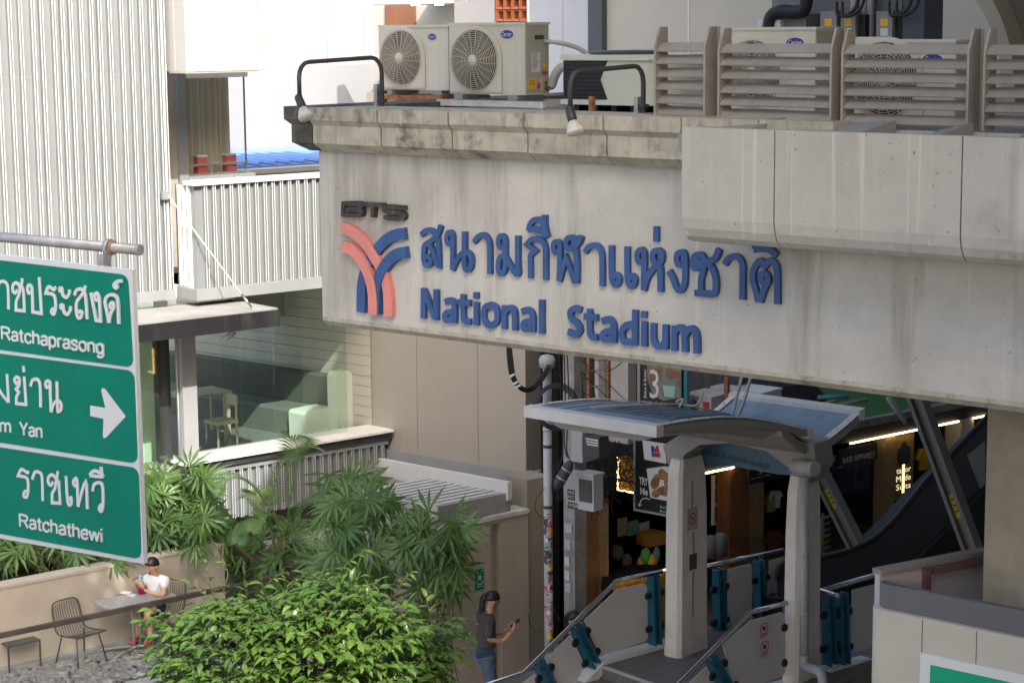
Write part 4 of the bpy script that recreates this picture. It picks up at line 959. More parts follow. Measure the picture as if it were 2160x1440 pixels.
SF = {'R': (.62, [[(0,0),(0,1)], [(0,.95),(.33,.95),(.52,.87),(.56,.73),(.5,.58),(.33,.5),(0,.5)], [(.32,.5),(.58,0)]]),
 'a': (.52, [[(.06,.55),(.14,.67),(.27,.7),(.42,.62),(.45,.45),(.46,0)], [(.45,.42),(.2,.37),(.06,.28),(.06,.1),(.2,.02),(.36,.08),(.45,.22)]]),
 't': (.32, [[(.14,.93),(.14,.16),(.19,.04),(.31,.03)], [(0,.67),(.3,.67)]]),
 'c': (.50, [[(.46,.52),(.38,.66),(.24,.7),(.08,.58),(.04,.35),(.08,.12),(.24,0),(.38,.05),(.46,.2)]]),
 'h': (.52, [[(.05,0),(.05,1)], [(.05,.5),(.15,.66),(.29,.7),(.42,.62),(.45,.45),(.45,0)]]),
 'p': (.54, [[(.05,-.3),(.05,.72)], [(.05,.5),(.14,.67),(.28,.7),(.44,.58),(.48,.35),(.44,.12),(.28,0),(.12,.04),(.05,.18)]]),
 'r': (.32, [[(.05,0),(.05,.72)], [(.05,.45),(.1,.62),(.2,.69),(.31,.67)]]),
 's': (.47, [[(.42,.54),(.34,.67),(.22,.7),(.08,.64),(.06,.5),(.16,.4),(.32,.34),(.42,.22),(.38,.06),(.22,0),(.08,.04),(.03,.16)]]),
 'o': (.55, [[(.27,.7),(.09,.6),(.04,.35),(.09,.1),(.27,0),(.44,.1),(.5,.35),(.44,.6),(.27,.7)]]),
 'n': (.52, [[(.05,0),(.05,.72)], [(.05,.5),(.15,.66),(.29,.7),(.42,.62),(.45,.45),(.45,0)]]),
 'g': (.54, [[(.46,.72),(.46,-.08),(.4,-.24),(.24,-.29),(.07,-.2)], [(.46,.5),(.36,.67),(.22,.7),(.07,.58),(.04,.35),(.07,.12),(.22,0),(.36,.04),(.46,.2)]]),
 'S': (.62, [[(.55,.78),(.45,.93),(.28,.97),(.1,.88),(.07,.7),(.2,.56),(.42,.46),(.56,.32),(.52,.1),(.3,.01),(.1,.06),(.02,.22)]]),
 'm': (.82, [[(.05,0),(.05,.72)], [(.05,.5),(.14,.66),(.25,.7),(.37,.62),(.4,.45),(.4,0)], [(.4,.45),(.48,.64),(.6,.7),(.72,.62),(.75,.45),(.75,0)]]),
 'Y': (.64, [[(0,1),(.3,.45)], [(.6,1),(.3,.45)], [(.3,.47),(.3,0)]]),
 'e': (.53, [[(.05,.37),(.48,.37)], [(.48,.39),(.43,.6),(.27,.7),(.1,.6),(.04,.35),(.1,.1),(.27,0),(.42,.07),(.47,.17)]]),
 'w': (.72, [[(0,.7),(.17,0)], [(.17,0),(.35,.68)], [(.35,.68),(.53,0)], [(.53,0),(.7,.7)]]),
 'i': (.2, [[(.06,0),(.06,.7)], [(.06,.86),(.06,1)]]), ' ': (.35, [])}
def latin(body, pl, pr, cap_px, name='latin_print'):      # pl, pr: baseline ends in the photograph
    a = Vector(SG.at(*pl, .005)); b = Vector(SG.at(*pr, .005)); up = Vector(SG.at(pl[0]-cap_px*.04, pl[1]-cap_px, .005))-a
    tot = sum(SF[c][0]+.07 for c in body)-.07; u = (b-a)/tot; mb = MB(SG); x = 0; tt = .0046
    for c in body:
        for st in SF[c][1]:
            p = [a+u*(x+q[0])+up*q[1] for q in st]
            mb.ribbon(cr(p, 4) if len(p) > 2 else p, .0112, .0031, tt, .0006); tt += .0003
        x += SF[c][0]+.07
    obj(name, mb, m_signw, rs)
latin('Ratchaprasong', (4, 715), (221, 746), 27)
latin('Yan', (42.5, 916.5), (90, 923), 27); latin('Sam', (-38, 907), (24, 912), 27)
latin('Ratchathewi', (42, 1110), (220, 1143), 27)
mb = MB(SG); mb.prism_t(pxpoly(SG, [(190,855),(222,860),(213,822),(216,818),(221,820),(265,878),(224,922),(219,924),(217,920),(218,883),(190,877)], .005), .0031, .0045); obj('arrow', mb, m_signw, rs)
# gantry pipe with clamp
pt = .10
q0 = SG.at(-300, 472, -pt); q1 = SG.at(292, 527, -pt)
gp = thing('sign_gantry', 'galvanised pipe arm with a rusty clamp above the green road sign', 'pipe', SG.w(q1[0], -pt, q1[1]))
mb = MB(); mb.tube([SG.w(q0[0], -pt, q0[1]), SG.w(q1[0], -pt, q1[1])], .026, 16); obj('pipe', mb, m_galv, gp)
mb = MB(); mb.tube([SG.w(q1[0], -pt, q1[1]), SG.w(q1[0]+.012, -pt, q1[1]-.0005)], .028, 16); obj('end_cap', mb, m_galv, gp)
q2 = SG.at(230, 522, -pt); d = (SG.w(q1[0], -pt, q1[1])-SG.w(q0[0], -pt, q0[1])).normalized(); c = SG.w(q2[0], -pt, q2[1])
mb = MB(); mb.tube([c-d*.012, c+d*.012], .043, 8); obj('clamp_ring', mb, m_galv, gp)
mb = MB(); mb.tube([c+d*.013, c+d*.03], .034, 12); obj('clamp_collar', mb, M('rusty collar', (.30, .2, .14), .8, var=.5, vs=30), gp)
mb = MB(SG); mb.box(q2[0]-.02, q2[0]+.022, -.09, -.032, q2[1]-.16, q2[1]-.03); obj('hanger', mb, m_galv, gp)
mb = MB(); mb.lathe(SG.w(q2[0]+.004, -.032, q2[1]-.085), [(.008, 0), (.008, .012), (0, .014)], 8, SG.et); obj('bolt', mb, m_rust, gp)
mb = MB(); mb.tube([SG.w(q0[0]-1.5, -pt, -8), SG.w(q0[0]-1.5, -pt, q1[1]+.2)], .09, 12); mb.tube([SG.w(q0[0]-1.5, -pt, q0[1]), SG.w(q0[0], -pt, q0[1])], .026, 12); obj('mast', mb, m_galv, gp)

# ================================================================== UTILITY POLE, boxes and cables
PZ = 25.9
def pw(px, py, y=PZ): return P_d(px, py, y)
pb = P_d(1158, 1420, PZ); px_, py_ = pb.x, pb.y; ptop = pw(1158, 758).z
up = thing('utility_pole', 'grey round utility pole wrapped in stickers in front of the shops', 'pole', (px_, py_, 0))
mb = MB(); mb.tube([(px_, py_, 0), (px_, py_, ptop)], [.058, .056], 14); obj('shaft', mb, m_pvc, up)
for y in (905, 940, 1068):
    z = pw(1158, y).z; mb = MB(); mb.tube([(px_, py_, z-.02), (px_, py_, z+.02)], .062, 14); obj('band', mb, m_dark if y != 905 else m_pvc, up)
mb = MB(); mb.lathe((px_, py_, ptop), [(.10, -.1), (.11, .0), (.08, .05), (0, .07)], 12); obj('cap', mb, m_pvc, up)
stm = [M('sticker %d' % i, c, .5, var=.35, vs=40) for i, c in enumerate([(.6, .6, .6), (.5, .03, .04), (.06, .10, .22), (.6, .45, .06), (.05, .05, .06), (.25, .45, .42), (.4, .2, .35), (.45, .45, .5)])]
rnd = random.Random(3)
zhi, zlo = pw(1158, 1086).z, pw(1158, 1345).z
for i in range(60):
    z = zhi-(zhi-zlo)*i/59+rnd.uniform(-.02, .02); a0 = rnd.uniform(-2.9, -1.2); da = rnd.uniform(.7, 1.5); h = rnd.uniform(.05, .11); r = .0585+.0006*(i % 5)
    mb = MB(); pts = [a0+da*k/4 for k in range(5)]
    mb.loft([[(px_+r*math.cos(a), py_+r*math.sin(a), zz) for a in pts] for zz in (z-h/2, z+h/2)], closed=False, cap=False)
    o = obj('sticker', mb, rnd.choice(stm), up, recalc=False)
    mb = MB(); r2 = r+.0008
    for k in range(rnd.randrange(1, 4)):
        aa = a0+da*(.15+.2*k); zz = z-h*.25+h*.22*k*.8
        mb.loft([[(px_+r2*math.cos(a), py_+r2*math.sin(a), q) for a in (aa, aa+da*.2, aa+da*.4)] for q in (zz-h*.07, zz+h*.09)], closed=False, cap=False)
    obj('sticker_print', mb, rnd.choice(stm[:1]+stm[4:5]+stm[1:2]), o, recalc=False)
def cable(label, pts, r, depth=25.8, mat=None, name='cable', group=None):
    mb = MB(); mb.tube(cr([P_d(p[0], p[1], p[2] if len(p) > 2 else depth) for p in pts], 6), r, 5)
    return solo(name, mb, mat or m_cable, label, 'cable', group)
hl = thing('cable_bundle', 'thick black cable bundle looping from under the beam to the pole top', 'cable', pw(1100, 800))
for k in range(4):
    e = k*3; mb = MB(); mb.tube(cr([P_d(1070+e*.6, 700, 25.5), P_d(1071+e, 752, 25.5), P_d(1078+e, 795+e*.2, 25.5), P_d(1100+e*.5, 823-e*.6, 25.6), P_d(1125, 822-e, 25.7), P_d(1150-e*.4, 795-e, 25.75), P_d(1160-e*.5, 770, 25.8)], 6), .013, 6); obj('strand', mb, m_cable, hl)
mb = MB()
for x, y in ((1079, 792), (1086, 808), (1091, 815)): mb.tube([P_d(x-4, y+3, 25.44), P_d(x+7, y-3, 25.44)], .017, 6)
obj('tie', mb, m_label, hl)
cl_ = thing('cable_coil', 'purple black ring of spare cable hung on the pole above the canopy', 'cable', pw(1170, 900))
for k in range(5):
    r1, r2 = 38+k*2.2, 40+k*2.5; mb = MB()
    mb.tube([P_d(1172+k*.8+r1*math.cos(R(a)), 858+r2*math.sin(R(a)), 25.72+.01*k) for a in range(0, 361, 15)], .008, 5); obj('turn', mb, M('violet black cable', (.035, .025, .045), .5, var=.2), cl_)
sp = thing('splice_closure', 'black cylindrical cable splice with steel bands slung beside the pole', 'cable splice', pw(1190, 1000))
a = P_d(1176, 1022, 25.6); b = P_d(1206, 972, 25.6); d = (b-a).normalized()
mb = MB(); mb.lathe(a, [(.03, -.06), (.06, 0), (.075, .03), (.075, .28), (.06, .31), (.03, .36)], 12, d); obj('housing', mb, m_dark, sp)
for h in (.09, .22): mb = MB(); mb.lathe(a, [(.078, h), (.08, h+.02)], 12, d); obj('steel_band', mb, m_galv, sp)
for i, pts in enumerate(([(1190,745),(1192,850),(1190,930),(1196,965)], [(1196,745),(1200,850),(1195,940),(1201,968)], [(1180,745),(1183,840),(1186,960),(1168,1000),(1166,1032),(1180,1030)], [(1176,1025),(1164,1032),(1170,985),(1188,965)],
                          [(1150,1028),(1135,1045),(1128,1070),(1140,1088),(1152,1089)], [(1143,1388-60),(1130,1330),(1118,1315),(1115,1295)], [(1168,1280),(1176,1300),(1186,1312)])):
    cable(('cable dropping beside the pole to the splice closure', 'second cable dropping to the splice closure', 'cable looping under the splice closure', 'short loop of cable at the lower end of the splice closure', 'thin wire loop from the wall edge to the pole above the stickers', 'thin wire hanging from the taupe wall towards the pole', 'short black lead at the foot of the stickered pole')[i], pts, .009 if i < 3 else .005, 25.65)
for i, (x0, y0, x1, y1, sag) in enumerate(((1170, 785, 1275, 850, 6), (1215, 750, 1320, 845, -4), (1205, 760, 1300, 855, 5), (1180, 775, 1240, 800, 3), (1235, 850, 1180, 740, 2), (1250, 760, 1330, 750, 4), (1280, 785, 1330, 745, 4), (1222, 742, 1232, 860, 3), (1228, 742, 1260, 850, 8))):
    cable('thin overhead wire behind the blue canopy, ' + ('starting at the pole cap', 'crossing the rusty ladder', 'sagging to the canopy edge', 'nearest the cable coil', 'rising steeply to the beam', 'nearly level under the beam', 'short and bent near the billboard', 'hanging straight down', 'slanting past the ladder rail')[i], [(x0, y0), ((x0+x1)/2+sag*.3, (y0+y1)/2+sag), (x1, y1)], .006, 26.6, group='wires above the canopy')
rr = random.Random(11)
tg_ = MB()
for i in range(60):
    x = rr.uniform(1225, 1340); y = rr.uniform(925, 1000); p = [(x, y), (x+rr.uniform(-25, 25), y+rr.uniform(10, 45)), (x+rr.uniform(-40, 50), y+rr.uniform(15, 80)), (x+rr.uniform(-30, 60), y+rr.uniform(-5, 60))]
    tg_.tube(cr([P_d(a, b, 27+rr.uniform(-.15, .15)) for a, b in p], 5), .006, 4)
for i in range(30):
    x = rr.uniform(1215, 1290); y = rr.uniform(985, 1050); p = [(x, y), (x+rr.uniform(-15, 15), y+20), (x+rr.uniform(-20, 20), y+rr.uniform(30, 60))]
    tg_.tube(cr([P_d(a, b, 27) for a, b in p], 4), .007, 4)
o = solo('tangled_wires', tg_, m_cable, 'dense tangle of thin black wires under the canopy edge', 'cables'); o['kind'] = 'stuff'
def pbox(root, name, x0, y0, x1, y1, depth, d, mat, F=None, label=None):
    F = F or Frame(P_d(x0, (y0+y1)/2, depth), -U2); s1 = F.s(x1, (y0+y1)/2); z1 = F.z((x0+x1)/2, y0); z0 = F.z((x0+x1)/2, y1)
    mb = MB(F); mb.box(0, s1, -d, 0, z0, z1); return obj(name, mb, mat, root, label=label), F, s1, z0, z1
# junction box in front of the shops
jb = thing('junction_box', 'grey wall box with black and white stickers and a dark door pane beside the pole', 'junction box', P_d(1222, 1076, 25.9))
o, F, s1, z0, z1 = pbox(jb, 'box', 1218, 1003, 1252, 1076, 25.8, .2, m_pvc)
FL = Frame(F.w(0, 0, 0), -U1); 
mb = MB(F); mb.box(.03, s1-.02, .001, .006, z0+.11, z1-.05); obj('door_pane', mb, m_dark, jb)
mb = MB(F); mb.box(-.0, s1+.01, -.22, .02, z1, z1+.03); obj('lid', mb, m_pvc, jb)
sF = Frame(F.w(0, 0, 0), U1)   # left cheek of the box, seen beside its front
mb = MB(F); wl = F.s(1192, 1040)
mb.box(wl, -.002, -.2, -.02, z0+.02, z1-.0); obj('box_side', mb, m_pvc, jb)
for y0, y1, x0, x1, tx in ((1031, 1053, 1195, 1211, ('VEAS', 'EVICT')), (1058, 1071, 1196, 1217, ('VOYDER',))):
    a, b = F.s(x0, y0), F.s(x1, y0); zz0, zz1 = F.z(x0, y1), F.z(x0, y0)
    mb = MB(F); mb.box(a, b, -.019, -.016, zz0, zz1); st_ = obj('box_sticker', mb, m_black, jb); n_ = len(tx)
    for k, tt in enumerate(tx):
        h = (zz1-zz0)/(n_+.3); text_on(F, 'sticker_lettering', tt, a+.008, b-.008, zz1-h*(k+1)+h*.02, zz1-h*k-h*.25, -.0145, m_label, st_)
bx = thing('meter_box', 'black square meter box with faint white print in the wire tangle', 'meter box', P_d(1245, 962, 26.3))
o, F, s1, z0, z1 = pbox(bx, 'box', 1228, 920, 1264, 964, 26.3, .2, m_blackgl)
for k in range(3): mb = MB(F); mb.box(.06+.01*k, s1-.02, .001, .003, z1-.05-.035*k, z1-.03-.035*k); obj('print_line', mb, m_label, bx)
mb = MB(F); mb.box(F.s(1203, 940), -.01, -.3, -.02, z0-.1, z1+.05); obj('side_cabinet', mb, m_pvc, bx)
cp = thing('concrete_post', 'weathered square concrete post behind the stickered pole', 'post', P_d(1203, 1330, 26.4))
pbox(cp, 'shaft', 1189, 745, 1212, 1400, 26.6, .25, M('pale concrete post', (.33, .31, .285), .9, var=.3, vs=5, streak=.4), label=None)
for y in (1115, 1150, 1185, 1215, 1240):
    f = Frame(P_d(1189, y, 26.58), -U2); mb = MB(f); z = f.z(1195, y); mb.box(.02, .1+.02*(y % 3), .0, .004, z-.05, z+.08); obj('bill_remnant', mb, stm[(y//5) % 3 and 7 or 0], cp)
# rusty ladder frame against the wall behind
ld = thing('rusty_ladder', 'rusty steel ladder frame with teal rungs behind the canopy', 'ladder', P_d(1260, 860, 28))
for x in (1240, 1281):
    pbox(ld, 'rail', x-2.5, 740, x+2.5, 850, 27.9, .05, m_rust)
for y in (782, 815, 845):
    mb = MB(); mb.tube([P_d(1240, y+1, 27.95), P_d(1281, y-4, 27.95)], .012, 6); obj('rung', mb, m_greymetal, ld)

# back wall of the alley (dark facade pieces below the beam)
al = thing('alley_facade', 'dark rear facade with grey panels seen in the gap under the beam', 'building', P_d(1400, 900, 30.5))
for x0, x1, c in ((1140, 1178, m_shop), (1178, 1205, m_taupe), (1205, 1240, m_dark), (1240, 1262, m_lilac), (1262, 1275, m_greymetal), (1283, 1325, M('alley pale wall', (.40, .37, .34), .8, var=.1)), (1325, 1344, m_dark), (1344, 1560, m_dark), (1560, 2100, m_dark)):
    F = FBm(x0, 800, 29.4 if x0 < 1560 else 38); mb = MB(F); s1 = F.s(x1, 800); mb.box(0, s1, -.2, 0, 3.0 if 1200 < x0 < 1560 else 0, 7.6); obj('wall_panel', mb, c, al)
# rooftop condensers and poles behind the canopy
def mini_ac(label, x0, y0, x1, y1, dep, fan=True):
    r = thing('air_conditioner', label, 'air conditioner', P_d(x0, y1, dep))
    o, F, s1, z0, z1 = pbox(r, 'casing', x0, y0, x1, y1, dep, .5, m_screenw)
    mb = MB(F); mb.box(-.01, s1+.01, -.52, .012, z1+.001, z1+.03); obj('top_cover', mb, m_screenw, r)
    rad = min(s1, z1-z0)*.36; mb = MB(F); mb.lathe(F.w(s1*.38, .002, (z0+z1)/2), [(0, 0), (rad, 0), (rad, .006), (0, .006)], 16, F.et); obj('fan_grille', mb, m_dark, r)
    mb = MB(F); mb.box(s1*.72, s1*.95, .001, .006, z0+.05, z0+.18); obj('badge', mb, m_red, r)
mini_ac('small white rooftop condenser with a red badge beside the teal pipe', 1442, 838, 1500, 872, 27.6)
mini_ac('wider white rooftop condenser under the beam above the far canopy', 1500, 826, 1606, 862, 28.2)
pp = thing('teal_pipe', 'thin teal vertical pipe rising under the beam beside the billboard', 'pipe', P_d(1444, 860, 27.2)); pbox(pp, 'pipe', 1439, 780, 1449, 862, 27.2, .06, M('teal pipe paint', (.05, .25, .32), .5, var=.1))
pp = thing('rusty_pipe', 'brown rusty vertical pipe behind the far canopy wing', 'pipe', P_d(1530, 860, 27.4)); pbox(pp, 'pipe', 1527, 795, 1535, 850, 27.4, .05, m_rust)

# ------------------------------------------------------------------ billboards (flat print)
def photo_mat(name, c1, c2, c3, sc_=6):
    m = bpy.data.materials.new(name); m.use_nodes = True; N = m.node_tree.nodes; L = m.node_tree.links; p = N['Principled BSDF']; p.inputs['Roughness'].default_value = .4
    tc = N.new('ShaderNodeTexCoord'); v = N.new('ShaderNodeTexVoronoi'); v.inputs['Scale'].default_value = sc_; n = N.new('ShaderNodeTexNoise'); n.inputs['Scale'].default_value = sc_*1.6
    L.new(tc.outputs['Object'], v.inputs['Vector']); L.new(tc.outputs['Object'], n.inputs['Vector'])
    r = N.new('ShaderNodeValToRGB'); e = r.color_ramp.elements; e[0].color = (*c1, 1); e[1].color = (*c3, 1); k = r.color_ramp.elements.new(.5); k.color = (*c2, 1)
    a = N.new('ShaderNodeMath'); a.operation = 'MULTIPLY_ADD'; a.inputs[1].default_value = .8; L.new(v.outputs['Distance'], a.inputs[0]); L.new(n.outputs['Fac'], a.inputs[2])
    a.use_clamp = True; s_ = N.new('ShaderNodeMath'); s_.operation = 'SUBTRACT'; s_.inputs[1].default_value = .28; L.new(a.outputs[0], s_.inputs[0])
    L.new(s_.outputs[0], r.inputs[0]); L.new(r.outputs[0], p.inputs['Base Color']); return m
m_croiss = photo_mat('croissant print', (.30, .13, .035), (.17, .065, .02), (.42, .26, .10), 7)
m_barista = photo_mat('coffee photo print', (.10, .05, .03), (.20, .11, .07), (.15, .32, .28), 5)
m_ink = M('poster black', (.012, .012, .014), .35, var=.1); m_inkw = M('poster white', (.62, .62, .6), .4, var=0)
HB = Frame(P_d(1341, 1000, 27.0), -U2)
po = thing('cafe_poster', 'black hanging poster of croissants reading TRY Me beside the cream column', 'poster', HB.w(.5, 0, HB.z(1341, 1070)))
hs1 = HB.s(1430, 1000); hz0, hz1 = HB.z(1341, 1072), HB.z(1341, 900)
mb = MB(HB); mb.box(0, hs1, -.06, 0, hz0, hz1); obj('board', mb, m_ink, po)
mb = MB(HB); mb.box(-.03, 0, -.065, .015, hz0-.03, hz1); mb.box(.0001, hs1, -.065, .015, hz0-.03, hz0-.0001); obj('frame', mb, m_greymetal, po)
cpx = [(1364, 988), (1400, 983), (1432, 984), (1432, 1056), (1408, 1056), (1372, 1049)]
mb = MB(HB); mb.prism_t([HB.at(*q) for q in cpx], .001, .003); obj('photo_border', mb, m_inkw, po)
for cx_, cy_, a_, b_, an in ((1383, 1015, 9, 17, .3), (1398, 1000, 10, 12, -.4), (1412, 1012, 10, 18, .2), (1400, 1035, 13, 10, .6), (1420, 1035, 11, 14, -.2), (1384, 1040, 9, 9, 0)):
    pts = []
    for i in range(14):
        a = 2*math.pi*i/14; x = a_*math.cos(a)*(1+.12*math.sin(3*a)); y = b_*math.sin(a); pts.append(HB.at(cx_+x*math.cos(an)-y*math.sin(an), cy_+x*math.sin(an)+y*math.cos(an)))
    mb = MB(HB); e = .0002*len(po.children); mb.prism_t(pts, .0031, .0045+e); obj('croissant_print', mb, m_croiss, po)
for body, x0, y0, x1, y1 in (('TRY', 1349, 1005, 1367, 1021), ('Me', 1351, 1027, 1367, 1042)):
    a = HB.at(x0, y1); b = HB.at(x1, y1); text_on(HB, 'poster_lettering', body, a[0], b[0], a[1], HB.z(x0, y0), .0055, m_inkw, po, offset=.03)
for body, y0 in (('Beans &', 1064), ('Brews', 1073)):
    a = HB.at(1393, y0+6); b = HB.at(1411, y0+8); text_on(HB, 'small_lettering', body, a[0], b[0], a[1], a[1]+.03, .0055, m_inkw, po)
mb = MB(HB); mb.ribbon(cr([HB.at(*q) for q in ((1371, 1053), (1362, 1050), (1353, 1054), (1349, 1064))], 5), .012, .0005, .003); mb.prism_t([HB.at(*q) for q in ((1346, 1060), (1348, 1068), (1355, 1063), (1350, 1063))], .0005, .003); obj('curved_arrow', mb, m_inkw, po)
lb_ = thing('logo_lightbox', 'white lightbox panel with red and blue letter M above the black poster', 'sign', HB.w(.2, .03, HB.z(1360, 972)))
a = [HB.at(*q, .03) for q in ((1357, 928), (1405, 936), (1407, 977), (1361, 968))]
mb = MB(HB); mb.prism_t(a, .016, .05); obj('box', mb, m_inkw, lb_)
for nm, mt, q in (('blue_stroke', m_acblue, [((1375, 940), (1378, 963)), ((1376, 940), (1388, 963))]), ('red_stroke', m_red, [((1386, 940), (1381, 963)), ((1386, 939), (1392, 964))])):
    mb = MB(HB); tt = .053 if 'blue' in nm else .056
    for k, st in enumerate(q): mb.ribbon([HB.at(*p, .05) for p in st], .032, .0501, tt+k*.001)
    obj(nm, mb, mt, lb_)
UB = Frame(P_d(1352, 810, 27.6), -U2)
ub = thing('cafe_billboard', 'black billboard with a large white 3 and coffee photo under the beam', 'billboard', UB.w(.4, 0, UB.z(1352, 850)))
us1 = UB.s(1438, 810); uz0, uz1 = UB.z(1352, 850), UB.z(1352, 740)
mb = MB(UB); mb.box(0, us1, -.08, 0, uz0, uz1); obj('board', mb, m_ink, ub)
mb = MB(UB); mb.box(-.05, -.001, -.09, .02, uz0-.3, uz1); obj('post', mb, m_greymetal, ub)
mb = MB(UB); mb.prism_t([UB.at(*q) for q in ((1364, 740), (1437, 745), (1437, 838), (1400, 845), (1378, 835), (1366, 800))], .001, .003); obj('photo_print', mb, m_barista, ub)
for cx_, cy_, a_, b_ in ((1378, 800, 10, 16), (1420, 790, 16, 9)):
    mb = MB(UB); mb.prism_t([UB.at(cx_+a_*math.cos(i*.6283), cy_+b_*math.sin(i*.6283)) for i in range(10)], .0032, .004); obj('hand_print', mb, M('brown print', (.22, .1, .06), .4, var=.2), ub)
mb = MB(UB); mb.prism_t([UB.at(*q) for q in ((1398, 812), (1425, 815), (1422, 838), (1402, 836))], .0042, .005); obj('cup_print', mb, M('mint print', (.3, .5, .45), .4, var=.1), ub)
a = UB.at(1371, 839); b = UB.at(1390, 839); text_on(UB, 'numeral', '3', a[0], b[0], a[1], UB.z(1371, 778), .0062, m_inkw, ub)
a = UB.at(1358, 838); b = UB.at(1364, 838); text_on(UB, 'upright_lettering', 'Beans & Brews', a[0], b[0], a[1], UB.z(1358, 779), .0062, m_inkw, ub, rot90=True)
a = UB.at(1347, 849); b = UB.at(1405, 856); text_on(UB, 'small_lettering', 'Specialty Coffee', a[0]+.02, b[0], a[1]+.005, a[1]+.05, .0062, m_inkw, ub)

# ================================================================== SHOPS (A-direction facade) below the turf roof
S = FA(1500, 990, 30.0)
sh0 = S.s(1196, 1100); sh1 = S.s(2150, 880)
zle = S.z(1515, 989)
shop = thing('shop_row', 'row of dark open shops under a turf covered flat roof with warm light strips', 'building', S.w(3, 0, 0))
def cutbox(z0, z1, s0, s1, t0, t1):       # plan with the left end cut along the alley direction
    mb = MB(S); mb.prism_z([(s0-t1*.85, t1), (s1, t1), (s1, t0), (s0-t0*.85, t0)], z0, z1); return mb
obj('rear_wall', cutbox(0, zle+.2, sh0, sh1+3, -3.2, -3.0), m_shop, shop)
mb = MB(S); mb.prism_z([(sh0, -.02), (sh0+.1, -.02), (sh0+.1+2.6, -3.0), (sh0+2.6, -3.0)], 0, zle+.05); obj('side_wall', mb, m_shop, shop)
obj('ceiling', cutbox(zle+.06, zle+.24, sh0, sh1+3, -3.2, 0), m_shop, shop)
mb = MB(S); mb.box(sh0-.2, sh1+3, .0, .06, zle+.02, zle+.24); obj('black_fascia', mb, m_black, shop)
st0 = S.s(1790, 905); rt_ = thing('turf_roof', 'bright green artificial turf covering the shop roof beside the canopy', 'turf', S.w(st0+2, -1, zle+.25))
obj('turf', cutbox(zle+.242, zle+.30, S.s(1790, 900), sh1+3, -3.1, .02), m_turf, rt_)
mb = MB(S); mb.box(S.s(1560, 960), sh1+3, .021, .14, zle+.242, zle+.36); obj('roof_edge', mb, M('dirty edge concrete', (.25, .24, .22), .9, var=.5, vs=9), shop)
# light strips
for x0, x1 in ((1480, 1546), (1790, 1866), (1867, 1910), (1913, 1935), (1968, 2018), (2050, 2083)):
    a = S.s(x0, 950, .05); b = S.s(x1, 950, .05); mb = MB(S); mb.box(a, b, .065, .085, zle-.008, zle+.012); obj('light_strip', mb, m_ledw, shop)
piers = ((1536, 1573, m_wood, .25), (2020, 2046, M('cream pier', (.35, .34, .31), .6, var=.08), .3), (1862, 1882, m_woods, .2), (1226, 1256, m_wood, .3))
for x0, x1, mt, d in piers:
    mb = MB(S); mb.box(S.s(x0, 1050), S.s(x1, 1050), -d, .04, 0, zle+.02); obj('pier', mb, mt, shop)
for x0, x1, n in ((1574, 1609, 7), (1257, 1282, 5)):
    a = S.s(x0, 1100); b = S.s(x1, 1100)
    mb = MB(S); mb.box(a, b, -.2, -.03, 0, zle); obj('slat_backing', mb, m_wood, shop); f = None; w_ = (b-a)/n
    for k in range(n):
        if f is None: f = obj('timber_slat', MB(S).box(a+.006, a+w_-.012, -.029, .03, 0, zle), m_woods, shop)
        else: inst(f, shop, S.es*(w_*k))
def sbox(name, label, cat, x0, y0, x1, y1, t, d, mat, parent=None):
    a, b = S.s(x0, (y0+y1)/2, t), S.s(x1, (y0+y1)/2, t); z0, z1 = S.z((x0+x1)/2, y1, t), S.z((x0+x1)/2, y0, t)
    mb = MB(S); mb.box(a, b, t-d, t, z0, z1)
    if parent is not None: return obj(name, mb, mat, parent), a, b, z0, z1
    return solo(name, mb, mat, label, cat), a, b, z0, z1
# apparel shop sign, tailor sign, coffee sign
m_sgn = M('sign black', (.012, .012, .013), .4, var=0); m_dimw = M('dim white lettering', (.4, .4, .38), .5, var=0)
ap = thing('apparel_sign', 'black shop sign with white capitals BASS APPARELS under the light strip', 'sign', S.w(S.s(1810, 960), 0, S.z(1810, 975)))
o, a, b, z0, z1 = sbox('board', '', '', 1768, 941, 1850, 976, .05, .06, m_sgn, ap)
text_on(S, 'sign_lettering', 'BASS APPARELS', S.s(1778, 960, .05), S.s(1845, 960, .05), z0+(z1-z0)*.15, z0+(z1-z0)*.5, .052, m_dimw, ap, offset=.02)
ts_ = thing('tailor_sign', 'gold lit panel with a suited figure and words tailor made suits', 'sign', S.w(S.s(1905, 980), 0, S.z(1905, 1045)))
o, a, b, z0, z1 = sbox('board', '', '', 1884, 918, 1927, 1052, -.05, .06, M('gold board', (.20, .14, .035), .4, var=.3, vs=3), ts_)
mb = MB(S); mb.box((a+b)/2-.03, (a+b)/2+.03, -.048, -.044, z0+(z1-z0)*.1, z1-(z1-z0)*.12); obj('light_streak', mb, Em('dim gold glow', (1, .75, .4), .55), ts_)
fig = [(0, 1), (.12, .96), (.2, .8), (.42, .7), (.46, .3), (.36, .05), (.32, 0), (-.32, 0), (-.36, .05), (-.46, .3), (-.42, .7), (-.2, .8), (-.12, .96)]
mb = MB(S); mb.prism_t([((a+b)/2+u*(b-a)*.7, z0+(z1-z0)*(.55+.36*v)) for u, v in fig], -.0435, -.041); obj('suit_silhouette', mb, m_navy, ts_)
for k, wd in enumerate(('tailor', 'Made', 'Suits')):
    zz = z0+(z1-z0)*(.42-.13*k); text_on(S, 'sign_lettering', wd, a+(b-a)*.15, b-(b-a)*.15, zz, zz+(z1-z0)*.09, -.040, Em('dim lit lettering', (1, .82, .5), .35) if k == 0 else bpy.data.materials['dim lit lettering'], ts_)
co = thing('coffee_sign', 'black hanging sign with white text specialty coffee under the canopy arch', 'sign', S.w(S.s(1620, 1000), 0, S.z(1620, 1012)))
